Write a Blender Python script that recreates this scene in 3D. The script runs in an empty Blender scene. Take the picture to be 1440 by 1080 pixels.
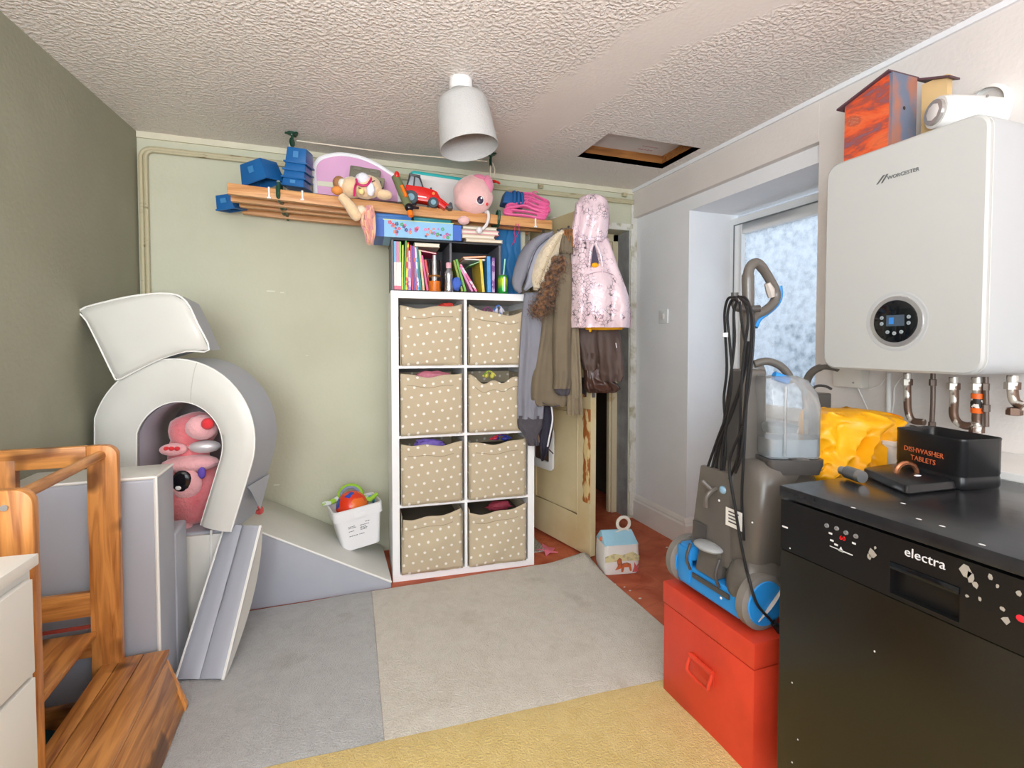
import bpy, bmesh, math, random
from mathutils import Vector, Matrix, noise
PI = math.pi
SC = bpy.context.scene
COL = SC.collection
rnd = random.Random(7)

# ---------------------------------------------------------------- camera
TH = math.radians(19.85); PT = math.radians(1.8); FP = 720.0; PY = 507.6
CAMZ = 1.2
cam_d = bpy.data.cameras.new('camera'); cam = bpy.data.objects.new('camera', cam_d); COL.objects.link(cam)
cam.location = (0, 0, CAMZ)
cam.rotation_euler = (PI/2 - PT, 0, -TH)
cam_d.sensor_width = 36; cam_d.lens = 18.0; cam_d.shift_y = -(540-PY)/1440
cam_d.clip_start = 0.02
SC.camera = cam
# ---------------------------------------------------------------- world, lights, exposure
W = bpy.data.worlds.new('world'); SC.world = W; W.use_nodes = True
nt = W.node_tree; nt.nodes.clear()
wo = nt.nodes.new('ShaderNodeOutputWorld'); bg = nt.nodes.new('ShaderNodeBackground')
tc = nt.nodes.new('ShaderNodeTexCoord'); sx = nt.nodes.new('ShaderNodeSeparateXYZ'); cr = nt.nodes.new('ShaderNodeValToRGB')
nt.links.new(tc.outputs['Generated'], sx.inputs[0]); nt.links.new(sx.outputs[2], cr.inputs[0])
cr.color_ramp.elements[0].position = 0.0; cr.color_ramp.elements[0].color = (.80, .84, .90, 1)
cr.color_ramp.elements[1].position = 0.6; cr.color_ramp.elements[1].color = (.62, .78, 1.0, 1)
nt.links.new(cr.outputs[0], bg.inputs[0]); bg.inputs[1].default_value = 0.42
nt.links.new(bg.outputs[0], wo.inputs[0])

def area(name, loc, rot, sx_, sy_, power, col=(1, 1, 1)):
    l = bpy.data.lights.new(name, 'AREA'); l.shape = 'RECTANGLE'; l.size = sx_; l.size_y = sy_
    l.energy = power; l.color = col
    o = bpy.data.objects.new(name, l); COL.objects.link(o); o.location = loc; o.rotation_euler = rot
    return o
# added fill light, left behind the camera, to brighten the right wall
area('left_fill_light', (-1.12, -.85, 1.40), (math.radians(90), 0, math.radians(-44)), 1.5, 1.4, 46, (.88, .945, 1.0))
# added fill light behind the camera, facing into the room
area('rear_fill_light', (0.3, -1.75, 1.45), (math.radians(92), 0, 0), 2.2, 1.4, 33, (.89, .945, 1.0))
# added fill light beside the camera, aimed up to brighten the ceiling
area('ceiling_fill_light', (-.25, -.25, 1.40), (math.radians(180-18), 0, 0), .6, .6, 30, (.91, .955, 1.0))
# daylight arriving outside the glazed door
area('door_daylight', (3.3, 1.9, 2.0), (math.radians(90), 0, math.radians(90)), 1.8, 1.8, 10, (.88, .94, 1.0))
SC.view_settings.view_transform = 'Standard'; SC.view_settings.look = 'None'
SC.view_settings.gamma = 1; SC.view_settings.use_curve_mapping = False
SC.view_settings.exposure = 0.74

# ---------------------------------------------------------------- geometry helpers
FWD = Vector((math.sin(TH)*math.cos(PT), math.cos(TH)*math.cos(PT), -math.sin(PT)))
RT = Vector((math.cos(TH), -math.sin(TH), 0)); UPV = RT.cross(FWD)
FH = Vector((math.sin(TH), math.cos(TH), 0))
def at(px, py, d=None, X=None, Y=None, Z=None):
    """point seen at px,py lying at horizontal depth d, or on the plane X / Y / Z"""
    r = FWD + RT*((px-720)/FP) + UPV*((PY-py)/FP)
    if X is not None: t = X/r.x
    elif Y is not None: t = Y/r.y
    elif Z is not None: t = (Z-CAMZ)/r.z
    else: t = d/r.dot(FH)
    return Vector((0, 0, CAMZ)) + r*t

def lin(c):
    if isinstance(c, str): c = tuple(int(c[i:i+2], 16) for i in (0, 2, 4))
    return tuple(((v/255)/12.92 if v/255 <= .04045 else ((v/255+.055)/1.055)**2.4) for v in c)

MATS = {}
def _nt(name):
    m = bpy.data.materials.new(name); m.use_nodes = True
    n = m.node_tree; b = n.nodes['Principled BSDF']
    return m, n, b
def pm(name, c, rough=.5, metal=0, var=.06, vs=8, bump=None, c2=None, thr=None, sheen=0, coat=0, spec=.5, stretch=None, trans=0, alpha=1, ior=1.45):
    """procedural material: base colour with noise variation (or noise mix to c2) and optional bump=(scale, strength)"""
    if name in MATS: return MATS[name]
    m, n, b = _nt(name)
    N = n.nodes; L = n.links
    c = lin(c); cA = tuple(min(1, v*(1-var)) for v in c); cB = tuple(min(1, v*(1+var)) for v in c)
    t = N.new('ShaderNodeTexCoord'); mp = N.new('ShaderNodeMapping'); L.new(t.outputs['Object'], mp.inputs[0])
    if stretch: mp.inputs['Scale'].default_value = stretch
    nz = N.new('ShaderNodeTexNoise'); nz.inputs['Scale'].default_value = vs; nz.inputs['Detail'].default_value = 5
    L.new(mp.outputs[0], nz.inputs['Vector'])
    rp = N.new('ShaderNodeValToRGB'); L.new(nz.outputs['Fac'], rp.inputs[0])
    e = rp.color_ramp.elements
    e[0].position = .3; e[1].position = .7
    e[0].color = (*cA, 1); e[1].color = (*(lin(c2) if c2 else cB), 1)
    if c2: e[0].color = (*c, 1)
    if thr: e[0].position, e[1].position = thr
    L.new(rp.outputs[0], b.inputs['Base Color'])
    b.inputs['Roughness'].default_value = rough; b.inputs['Metallic'].default_value = metal
    b.inputs['Specular IOR Level'].default_value = spec
    b.inputs['Sheen Weight'].default_value = sheen; b.inputs['Coat Weight'].default_value = coat
    b.inputs['Transmission Weight'].default_value = trans; b.inputs['Alpha'].default_value = alpha
    b.inputs['IOR'].default_value = ior
    if bump:
        n2 = N.new('ShaderNodeTexNoise'); n2.inputs['Scale'].default_value = bump[0]; n2.inputs['Detail'].default_value = 3
        L.new(mp.outputs[0], n2.inputs['Vector'])
        bp = N.new('ShaderNodeBump'); bp.inputs['Strength'].default_value = bump[1]; bp.inputs['Distance'].default_value = .01
        L.new(n2.outputs['Fac'], bp.inputs['Height']); L.new(bp.outputs[0], b.inputs['Normal'])
    MATS[name] = m
    return m
def wood(name, c1, c2, axis='Y', rough=.4, scale=1.0, knots=None):
    if name in MATS: return MATS[name]
    m, n, b = _nt(name); N = n.nodes; L = n.links
    t = N.new('ShaderNodeTexCoord'); mp = N.new('ShaderNodeMapping'); L.new(t.outputs['Object'], mp.inputs[0])
    s = {'X': (1.2, 14, 14), 'Y': (14, 1.2, 14), 'Z': (14, 14, 1.2)}[axis]
    mp.inputs['Scale'].default_value = tuple(v*scale for v in s)
    nz = N.new('ShaderNodeTexNoise'); nz.inputs['Scale'].default_value = 3.2; nz.inputs['Detail'].default_value = 6; nz.inputs['Distortion'].default_value = .9
    L.new(mp.outputs[0], nz.inputs['Vector'])
    rp = N.new('ShaderNodeValToRGB'); L.new(nz.outputs['Fac'], rp.inputs[0]); e = rp.color_ramp.elements
    e[0].position = .32; e[1].position = .62; e[0].color = (*lin(c2), 1); e[1].color = (*lin(c1), 1)
    L.new(rp.outputs[0], b.inputs['Base Color']); b.inputs['Roughness'].default_value = rough
    bp = N.new('ShaderNodeBump'); bp.inputs['Strength'].default_value = .15; bp.inputs['Distance'].default_value = .005
    L.new(nz.outputs['Fac'], bp.inputs['Height']); L.new(bp.outputs[0], b.inputs['Normal'])
    if knots:
        n3 = N.new('ShaderNodeTexNoise'); n3.inputs['Scale'].default_value = 6; L.new(t.outputs['Object'], n3.inputs['Vector'])
        r3 = N.new('ShaderNodeValToRGB'); L.new(n3.outputs['Fac'], r3.inputs[0])
        r3.color_ramp.elements[0].position = .62; r3.color_ramp.elements[1].position = .68
        r3.color_ramp.elements[0].color = (0, 0, 0, 1); r3.color_ramp.elements[1].color = (.8, .8, .8, 1)
        mx = N.new('ShaderNodeMixRGB'); L.new(r3.outputs[0], mx.inputs[0]); L.new(rp.outputs[0], mx.inputs[1]); mx.inputs[2].default_value = (*lin(knots), 1)
        L.new(mx.outputs[0], b.inputs['Base Color'])
    MATS[name] = m
    return m

class MB:
    """collects shapes, then becomes ONE mesh object"""
    def __init__(s): s.v = []; s.f = []; s.M = Matrix()
    def add(s, vs, fs):
        o = len(s.v); s.v += [s.M @ Vector(v) for v in vs]; s.f += [tuple(i+o for i in f) for f in fs]; return s
    def box(s, x0, x1, y0, y1, z0, z1):
        vs = [(x, y, z) for z in (z0, z1) for y in (y0, y1) for x in (x0, x1)]
        return s.add(vs, [(0, 2, 3, 1), (4, 5, 7, 6), (0, 1, 5, 4), (2, 6, 7, 3), (0, 4, 6, 2), (1, 3, 7, 5)])
    def hexa(s, b, t):
        """eight corners: bottom ring b and top ring t (ccw)"""
        return s.add(list(b)+list(t), [(3, 2, 1, 0), (4, 5, 6, 7), (0, 1, 5, 4), (1, 2, 6, 5), (2, 3, 7, 6), (3, 0, 4, 7)])
    def prism(s, poly, vec):
        n = len(poly); vec = Vector(vec); a = [Vector(p) for p in poly]; b = [p+vec for p in a]
        return s.add(a+b, [tuple(range(n))[::-1], tuple(range(n, 2*n))]+[(i, (i+1) % n, n+(i+1) % n, n+i) for i in range(n)])
    def rings(s, R, closed=False, cap=True, loop=True):
        """skin a list of equal-length point rings"""
        n = len(R[0]); m = len(R); vs = [p for r in R for p in r]; fs = []
        for j in range(m if closed else m-1):
            k = (j+1) % m
            for i in range(n if loop else n-1):
                i2 = (i+1) % n
                fs.append((j*n+i, j*n+i2, k*n+i2, k*n+i))
        if cap and not closed and loop: fs += [tuple(range(n))[::-1], tuple((m-1)*n+i for i in range(n))]
        return s.add(vs, fs)
    def tube(s, pts, r, n=8, closed=False, cap=True, flat=1.0):
        P = [Vector(p) for p in pts]; m = len(P); R = []
        rr = r if isinstance(r, (list, tuple)) else [r]*m
        up = None
        for i in range(m):
            a = P[(i-1) % m] if (closed or i > 0) else P[i]; b = P[(i+1) % m] if (closed or i < m-1) else P[i]
            t = (b-a).normalized() if (b-a).length > 1e-9 else Vector((0, 0, 1))
            if up is None:
                up = Vector((0, 0, 1)) if abs(t.z) < .9 else Vector((1, 0, 0))
            x = t.cross(up)
            if x.length < 1e-5: x = t.orthogonal()
            x.normalize(); y = x.cross(t).normalized(); up = y
            R.append([P[i]+x*math.cos(2*PI*k/n)*rr[i]+y*math.sin(2*PI*k/n)*rr[i]*flat for k in range(n)])
        return s.rings(R, closed, cap)
    def lathe(s, prof, c=(0, 0, 0), n=24, axis='Z', cap=False, sx=1, sy=1):
        R = []
        for r, h in prof:
            ring = []
            for k in range(n):
                a = 2*PI*k/n; u, w = r*math.cos(a)*sx, r*math.sin(a)*sy
                p = {'Z': (u, w, h), 'X': (h, u, w), 'Y': (w, h, u)}[axis]
                ring.append(Vector(p)+Vector(c))
            R.append(ring)
        return s.rings(R, cap=cap)
    def ball(s, c, r, n=16, m=10, jit=0, seed=0, fr=3):
        rx, ry, rz = r if isinstance(r, (tuple, list)) else (r, r, r); R = []; c = Vector(c)
        for j in range(m+1):
            ph = PI*j/m-PI/2; ring = []
            for k in range(n):
                a = 2*PI*k/n; q = Vector((math.cos(ph)*math.cos(a), math.cos(ph)*math.sin(a), math.sin(ph)))
                if j in (0, m): q = Vector((0, 0, math.sin(ph)))
                g = 1+jit*noise.noise(q*fr+Vector((seed*7.1, seed, 0))) if jit else 1
                ring.append(c+Vector((q.x*rx*g, q.y*ry*g, q.z*rz*g)))
            R.append(ring)
        return s.rings(R, cap=False)
    def build(s, name, mat, parent=None, world=False, bevel=0, seg=2, smooth=True, sub=0, loc=(0, 0, 0), rot=(0, 0, 0), ang=40, solid=0, **tags):
        me = bpy.data.meshes.new(name)
        off = Vector((0, 0, 0))
        if world:
            p = parent
            while p is not None: off += p.location; p = p.parent
            off += Vector(loc)
        bm = bmesh.new(); bv = [bm.verts.new(v-off) for v in s.v]
        for f in s.f:
            try: bm.faces.new([bv[i] for i in f])
            except ValueError: pass
        bmesh.ops.remove_doubles(bm, verts=bm.verts, dist=1e-6)
        bmesh.ops.recalc_face_normals(bm, faces=bm.faces)
        if bevel:
            es = [e for e in bm.edges if len(e.link_faces) == 2 and e.calc_face_angle(0) > .45]
            if es: bmesh.ops.bevel(bm, geom=es, offset=bevel, segments=seg, profile=.6, affect='EDGES', clamp_overlap=True)
        for f in bm.faces: f.smooth = smooth
        if smooth:
            for e in bm.edges:
                if len(e.link_faces) == 2 and e.calc_face_angle(0) > math.radians(ang): e.smooth = False
        bm.to_mesh(me); bm.free()
        o = bpy.data.objects.new(name, me); COL.objects.link(o)
        if mat: me.materials.append(mat)
        o.parent = parent; o.location = loc; o.rotation_euler = rot
        if sub: md = o.modifiers.new('sub', 'SUBSURF'); md.levels = sub; md.render_levels = sub
        if solid: md = o.modifiers.new('sol', 'SOLIDIFY'); md.thickness = solid; md.offset = 0
        for k, v in tags.items(): o[{'cat': 'category'}.get(k, k)] = v
        return o

def thing(name, label, cat, loc=(0, 0, 0), rot=(0, 0, 0), group=None):
    o = bpy.data.objects.new(name, None); COL.objects.link(o); o.empty_display_size = .05
    o.location = loc; o.rotation_euler = rot; o['label'] = label; o['category'] = cat
    if group: o['group'] = group
    return o
def copy_tree(o, parent=None):
    c = o.copy(); COL.objects.link(c); c.parent = parent
    for ch in [x for x in bpy.data.objects if x.parent == o]: copy_tree(ch, c)
    return c
def rbox(x0, x1, y0, y1, z0, z1): return MB().box(x0, x1, y0, y1, z0, z1)
def smooth_path(pts, n=6, closed=False):
    """Catmull-Rom through pts"""
    P = [Vector(p) for p in pts]; out = []; m = len(P)
    for i in range(m if closed else m-1):
        p1, p2 = P[i], P[(i+1) % m]
        p0 = P[(i-1) % m] if (closed or i > 0) else p1*2-p2
        p3 = P[(i+2) % m] if (closed or i < m-2) else p2*2-p1
        for k in range(n):
            t = k/n
            out.append(.5*((2*p1)+(p2-p0)*t+(2*p0-5*p1+4*p2-p3)*t*t+(3*p1-p0-3*p2+p3)*t**3))
    if not closed: out.append(P[-1])
    return out
def text_mesh(name, body, size, mat, parent, M, world=True, ext=.0006, **tags):
    """lettering as a flat mesh; M places the text plane (x right, y up, z out)"""
    cu = bpy.data.curves.new(name, 'FONT'); cu.body = body; cu.size = size; cu.extrude = ext; cu.align_x = 'CENTER'; cu.align_y = 'CENTER'; cu.resolution_u = 2
    to = bpy.data.objects.new(name, cu); COL.objects.link(to)
    dg = bpy.context.evaluated_depsgraph_get(); dg.update()
    me = bpy.data.meshes.new_from_object(to.evaluated_get(dg))
    bpy.data.objects.remove(to)
    off = Vector((0, 0, 0)); p = parent
    while p is not None and world: off += p.location; p = p.parent
    for v in me.vertices: v.co = (M @ v.co)-off
    me.materials.clear(); me.materials.append(mat)
    o = bpy.data.objects.new(name, me); COL.objects.link(o); o.parent = parent
    for k, v in tags.items(): o[k] = v
    return o
def frame(origin, xdir, ydir):
    x = Vector(xdir).normalized(); y = Vector(ydir).normalized(); z = x.cross(y)
    m = Matrix((x, y, z)).transposed().to_4x4(); m.translation = Vector(origin); return m
# ================================================================ the room
CZ = 2.25; BY = 3.03; RX = 2.0; BX = 1.965
def struct(name, mb, mat, **k):
    return mb.build(name, mat, smooth=False, kind='structure', **k)
def wallmat(name, c, c2=None, bumps=.15, var=.03):
    return pm(name, c, rough=.75, var=var, vs=2.2, bump=(60, bumps), c2=c2, thr=(.35, .8))
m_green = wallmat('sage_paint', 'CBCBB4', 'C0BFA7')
m_green_l = wallmat('shaded_sage_paint', '9C9B87', '92917C')  # left wall: its weaker light is put into a darker sage
m_white = wallmat('white_wall_paint', 'EDEFF2', 'E4E5E8')
m_beige = wallmat('warm_white_wall_paint', 'E0D9D4', 'D6D0CB')
m_gloss = pm('white_gloss_paint', 'E6E4E0', rough=.35, var=.03)
m_plaster = pm('bare_grey_plaster', 'A9AAAA', rough=.85, var=.15, vs=9, c2='8C8D8C', bump=(40, .3))
m_cream = pm('chipped_cream_paint', 'DDD0AE', rough=.5, c2='B99A68', thr=(.62, .72), vs=7, bump=(30, .25))
m_pvc = pm('white_pvc', 'E9EBEC', rough=.3, var=.01)

# floor: worn red vinyl
def floor_mat():
    m, n, b = _nt('worn_red_floor'); N = n.nodes; L = n.links
    t = N.new('ShaderNodeTexCoord')
    a = N.new('ShaderNodeTexNoise'); a.inputs['Scale'].default_value = 5; a.inputs['Detail'].default_value = 8; a.inputs['Distortion'].default_value = 1.2
    L.new(t.outputs['Object'], a.inputs[0])
    r = N.new('ShaderNodeValToRGB'); L.new(a.outputs['Fac'], r.inputs[0]); e = r.color_ramp.elements
    e[0].position = .3; e[0].color = (*lin('A64A2C'), 1); e[1].position = .72; e[1].color = (*lin('D27552'), 1)
    v = N.new('ShaderNodeTexVoronoi'); v.feature = 'DISTANCE_TO_EDGE'; v.inputs['Scale'].default_value = 6.5; L.new(t.outputs['Object'], v.inputs[0])
    r2 = N.new('ShaderNodeValToRGB'); L.new(v.outputs[0], r2.inputs[0]); r2.color_ramp.elements[1].position = .02
    r2.color_ramp.elements[0].color = (.72, .72, .72, 1)
    mx = N.new('ShaderNodeMixRGB'); mx.blend_type = 'MULTIPLY'; mx.inputs[0].default_value = .6
    L.new(r.outputs[0], mx.inputs[1]); L.new(r2.outputs[0], mx.inputs[2]); L.new(mx.outputs[0], b.inputs['Base Color'])
    b.inputs['Roughness'].default_value = .55; b.inputs['Specular IOR Level'].default_value = .3
    bp = N.new('ShaderNodeBump'); bp.inputs['Strength'].default_value = .2; L.new(a.outputs['Fac'], bp.inputs['Height']); L.new(bp.outputs[0], b.inputs['Normal'])
    return m
struct('floor', rbox(-1.5, 2.5, -2.0, 4.3, -.1, 0), floor_mat())

# ceiling: stippled, with smooth patched bands, and a loft hatch hole
def ceil_mat():
    m, n, b = _nt('stippled_ceiling'); N = n.nodes; L = n.links
    t = N.new('ShaderNodeTexCoord')
    a = N.new('ShaderNodeTexNoise'); a.inputs['Scale'].default_value = 72; a.inputs['Detail'].default_value = 1.5; a.inputs['Roughness'].default_value = .45
    L.new(t.outputs['Object'], a.inputs[0])
    r = N.new('ShaderNodeValToRGB'); L.new(a.outputs['Fac'], r.inputs[0]); r.color_ramp.elements[0].position = .42; r.color_ramp.elements[1].position = .62
    # smooth skimmed band across the ceiling near the hatch
    sp = N.new('ShaderNodeSeparateXYZ'); L.new(t.outputs['Object'], sp.inputs[0])
    md = N.new('ShaderNodeMath'); md.operation = 'MULTIPLY_ADD'; md.inputs[1].default_value = .22; md.inputs[2].default_value = 0
    L.new(sp.outputs[1], md.inputs[0])
    n2 = N.new('ShaderNodeTexNoise'); n2.inputs['Scale'].default_value = 3; L.new(t.outputs['Object'], n2.inputs[0])
    m2 = N.new('ShaderNodeMath'); m2.operation = 'MULTIPLY_ADD'; m2.inputs[1].default_value = .35; L.new(n2.outputs['Fac'], m2.inputs[0]); L.new(sp.outputs[0], m2.inputs[2])
    m3 = N.new('ShaderNodeMath'); m3.operation = 'ADD'; L.new(m2.outputs[0], m3.inputs[0]); L.new(md.outputs[0], m3.inputs[1])
    m4 = N.new('ShaderNodeMath'); m4.operation = 'SUBTRACT'; L.new(m3.outputs[0], m4.inputs[0]); m4.inputs[1].default_value = 1.62
    m5 = N.new('ShaderNodeMath'); m5.operation = 'ABSOLUTE'; L.new(m4.outputs[0], m5.inputs[0])
    r3 = N.new('ShaderNodeValToRGB'); L.new(m5.outputs[0], r3.inputs[0]); r3.color_ramp.elements[0].position = .10; r3.color_ramp.elements[1].position = .16
    r3.color_ramp.elements[0].color = (.06, .06, .06, 1)
    mu = N.new('ShaderNodeMath'); mu.operation = 'MULTIPLY'; L.new(r.outputs[0], mu.inputs[0]); L.new(r3.outputs[0], mu.inputs[1])
    bp = N.new('ShaderNodeBump'); bp.inputs['Strength'].default_value = .6; bp.inputs['Distance'].default_value = .006
    L.new(mu.outputs[0], bp.inputs['Height']); L.new(bp.outputs[0], b.inputs['Normal'])
    c = N.new('ShaderNodeMixRGB'); L.new(n2.outputs['Fac'], c.inputs[0]); c.inputs[1].default_value = (*lin('E2DAD2'), 1); c.inputs[2].default_value = (*lin('E8E1DA'), 1)
    L.new(c.outputs[0], b.inputs['Base Color']); b.inputs['Roughness'].default_value = .42
    return m
HX0, HX1, HY0, HY1 = 1.325, 1.89, 2.262, 2.60
mb = MB()
mb.box(-1.5, HX0, -2, BY, CZ, CZ+.03); mb.box(HX1, 2.6, -2, BY, CZ, CZ+.03)
mb.box(HX0, HX1, -2, HY0, CZ, CZ+.03); mb.box(HX0, HX1, HY1, BY, CZ, CZ+.03)
struct('ceiling', mb, ceil_mat())
# ceiling plaster rose ring (faint round repair)
struct('trim_1', MB().lathe([(.115, CZ+.001), (.105, CZ-.0012), (.08, CZ-.001), (0.001, CZ-.001)], c=at(468, 22, Z=CZ).xy.to_3d(), n=40), ceil_mat())
# loft hatch
h = thing('loft_hatch', 'white loft hatch lid recessed in a brown timber lining in the ceiling', 'hatch', (HX0, HY0, CZ))
m_hw = wood('hatch_timber', 'A8713A', '7D4D22', 'X', .5)
fr = MB(); t_ = .012; hz = CZ+.105
fr.box(HX0-t_, HX1+t_, HY0-t_, HY0, CZ, hz); fr.box(HX0-t_, HX1+t_, HY1, HY1+t_, CZ, hz)
fr.box(HX0-t_, HX0, HY0, HY1, CZ, hz); fr.box(HX1, HX1+t_, HY0, HY1, CZ, hz)
for (a, b_, c, d) in ((HX0-t_, HX1+t_, HY0-t_, HY0), (HX0-t_, HX1+t_, HY1, HY1+t_), (HX0-t_, HX0, HY0, HY1), (HX1, HX1+t_, HY0, HY1)):
    rbox(a, b_, c, d, CZ+.0005, hz).build('lining_board', m_hw, h, world=True, smooth=False)
rbox(HX0-.01, HX1+.01, HY0-.01, HY1+.01, hz-.03, hz).build('lid', pm('hatch_lid_white', 'DCD8D4', rough=.5, var=.03), h, world=True, smooth=False)
lb = MB()
for k in range(5): lb.box(HX1-.2+.02*k, HX1-.2+.02*k+.012, HY1-.06, HY1-.045+.004*(k % 2), hz-.0315, hz-.03)
lb.box(HX1-.2, HX1-.1, HY1-.10, HY1-.09, hz-.0315, hz-.03)
lb.build('faded_stamp', pm('stamp_pink', 'C9A4A4', rough=.6), h, world=True, smooth=False, label='faded pink and grey print on the lid')

# walls
LW = [Vector((-.871, BY, 0)), Vector((-.956, 2.092, 0))]
dl = (LW[1]-LW[0]); LW.append(LW[0]+dl*(5.0/dl.length))
nl = Vector((-dl.y, dl.x, 0)).normalized()
if nl.x > 0: nl = -nl
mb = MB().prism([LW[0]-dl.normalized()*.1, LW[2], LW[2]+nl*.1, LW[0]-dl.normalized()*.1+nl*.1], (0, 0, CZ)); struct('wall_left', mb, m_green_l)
DX0, DX1, DZ = 1.215, 1.945, 1.975           # doorway in the back wall
mb = MB(); mb.box(-1.1, DX0, BY, BY+.14, 0, CZ); mb.box(DX0, DX1, BY, BY+.14, DZ, CZ); mb.box(DX1, 2.15, BY, BY+.14, 0, CZ)
struct('wall_back', mb, m_green)
# right wall with the deep door reveal, beam and boiler chimney
RY0, RY1, RZ = 1.62, 2.487, 1.985
mb = MB(); mb.box(RX, RX+.36, RY1, BY+.14, 0, CZ); mb.box(RX, RX+.36, RY0-.05, RY1, RZ, CZ)
struct('wall_right', mb, m_white)
mb = MB(); mb.box(BX, RX+.36, RY0, BY, 2.06, CZ)
struct('trim_2', mb, m_beige, bevel=.004)
mb = MB(); mb.box(BX, RX+.36, -2, RY0, 0, CZ); struct('wall_chimney', mb, m_beige)
# rear end of the room: wall with a wide window opening
mb = MB(); mb.box(-1.5, -.9, -2.05, -1.95, 0, CZ); mb.box(1.9, 2.4, -2.05, -1.95, 0, CZ); mb.box(-.9, 1.9, -2.05, -1.95, 0, .6); mb.box(-.9, 1.9, -2.05, -1.95, 2.15, CZ)
struct('wall_rear', mb, m_white)
# coving strip along ceiling edge right
struct('trim_3', MB().box(BX-.012, BX, -2, BY, CZ-.02, CZ), m_white)
struct('trim_4', MB().box(-.87, 1.965, BY-.012, BY, CZ-.03, CZ), pm('cream_strip', 'D8D2BA', rough=.6))

# baseboards
def skirting(name, p0, p1, nrm, h=.17):
    p0 = Vector(p0); p1 = Vector(p1); n_ = Vector(nrm)
    prof = [(0, 0), (.018, 0), (.018, h-.045), (.012, h-.035), (.012, h-.025), (.006, h-.01), (0, h)]
    R = [[p + n_*a + Vector((0, 0, b)) for a, b in prof] for p in (p0, p1)]
    struct(name, MB().rings(R), m_gloss)
skirting('baseboard_right', (RX, BY, 0), (RX, RY1-.0005, 0), (-1, 0, 0))
skirting('baseboard_reveal', (RX-.0175, RY1+.0, 0), (RX+.36, RY1, 0), (0, -1, 0))
skirting('baseboard_chimney', (BX, RY0, 0), (BX, -1.9, 0), (-1, 0, 0))
# plaster filler at the doorway corner
fl = MB()
for k in range(26):
    z = .02+k*.083
    fl.box(DX1+.006+.008*noise.noise((k*.7, 0, 0)), RX-.001, BY-.010-.006*abs(noise.noise((k*.9, 3, 0))), BY+.001, z, z+.088)
struct('trim_5', fl, pm('rough_filler', 'DAD8CF', rough=.8, c2='A9A184', thr=(.5, .7), vs=12, bump=(50, .8)), bevel=.003)
# architrave top + right, jambs beyond the wall
struct('trim_6', MB().box(DX0+.1, DX1+.02, BY-.012, BY, DZ, DZ+.045), pm('peeled_white', 'DCDAD0', rough=.6, c2='A8A487', thr=(.55, .65), vs=14, bump=(40, .6)), bevel=.003)
struct('trim_7', MB().box(DX1-.004, DX1, BY, BY+.14, 0, DZ), m_plaster)
struct('trim_8', MB().box(DX1-.045, DX1, BY+.14, BY+.20, 0, DZ).box(DX1-.06, DX1-.03, BY+.155, BY+.19, 0, DZ).box(DX0, DX1, BY+.14, BY+.2, DZ-.05, DZ), m_cream, bevel=.004)
# hall beyond
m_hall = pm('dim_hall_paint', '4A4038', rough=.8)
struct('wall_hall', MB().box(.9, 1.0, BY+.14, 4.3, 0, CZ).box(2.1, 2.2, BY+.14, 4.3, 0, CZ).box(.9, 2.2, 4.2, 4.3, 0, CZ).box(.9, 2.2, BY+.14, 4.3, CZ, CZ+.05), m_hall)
# socket plate
p = at(934, 445, X=RX)
s_ = thing('light_switch', 'small white light switch on the white wall beside the glazed door', 'switch', (RX, p.y, p.z-.04))
rbox(RX-.009, RX, p.y-.043, p.y+.043, p.z-.043, p.z+.043).build('plate', m_pvc, s_, world=True, bevel=.003)
rbox(RX-.015, RX-.009, p.y-.012, p.y+.012, p.z-.018, p.z+.018).build('rocker', m_gloss, s_, world=True, bevel=.002)

# glazed outside door (in the reveal)
FX = 2.30
fo = dict(y0=RY0-.02, y1=RY1, z0=0, z1=1.955)
def ringframe(mb, x0, x1, Y0, Y1, Z0, Z1, w):
    mb.box(x0, x1, Y0, Y0+w, Z0, Z1); mb.box(x0, x1, Y1-w, Y1, Z0, Z1); mb.box(x0, x1, Y0+w, Y1-w, Z1-w, Z1); mb.box(x0, x1, Y0+w, Y1-w, Z0, Z0+w); return mb
dr = ringframe(MB(), FX, FX+.06, fo['y0'], fo['y1'], 0, 1.955, .045).build('door_1', m_pvc, smooth=False, bevel=.004, kind='structure')
ringframe(MB(), FX-.012, FX+.045, fo['y0']+.045, fo['y1']-.047, .04, 1.908, .06).build('door_sash', m_pvc, dr, bevel=.006)
rbox(FX+.005, FX+.035, fo['y0']+.1, fo['y1']-.1, .09, .80).build('door_panel', m_pvc, dr, bevel=.004)
rbox(FX-.005, FX+.04, fo['y0']+.1, fo['y1']-.1, .80, .87).build('door_rail', m_pvc, dr, bevel=.004)
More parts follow.
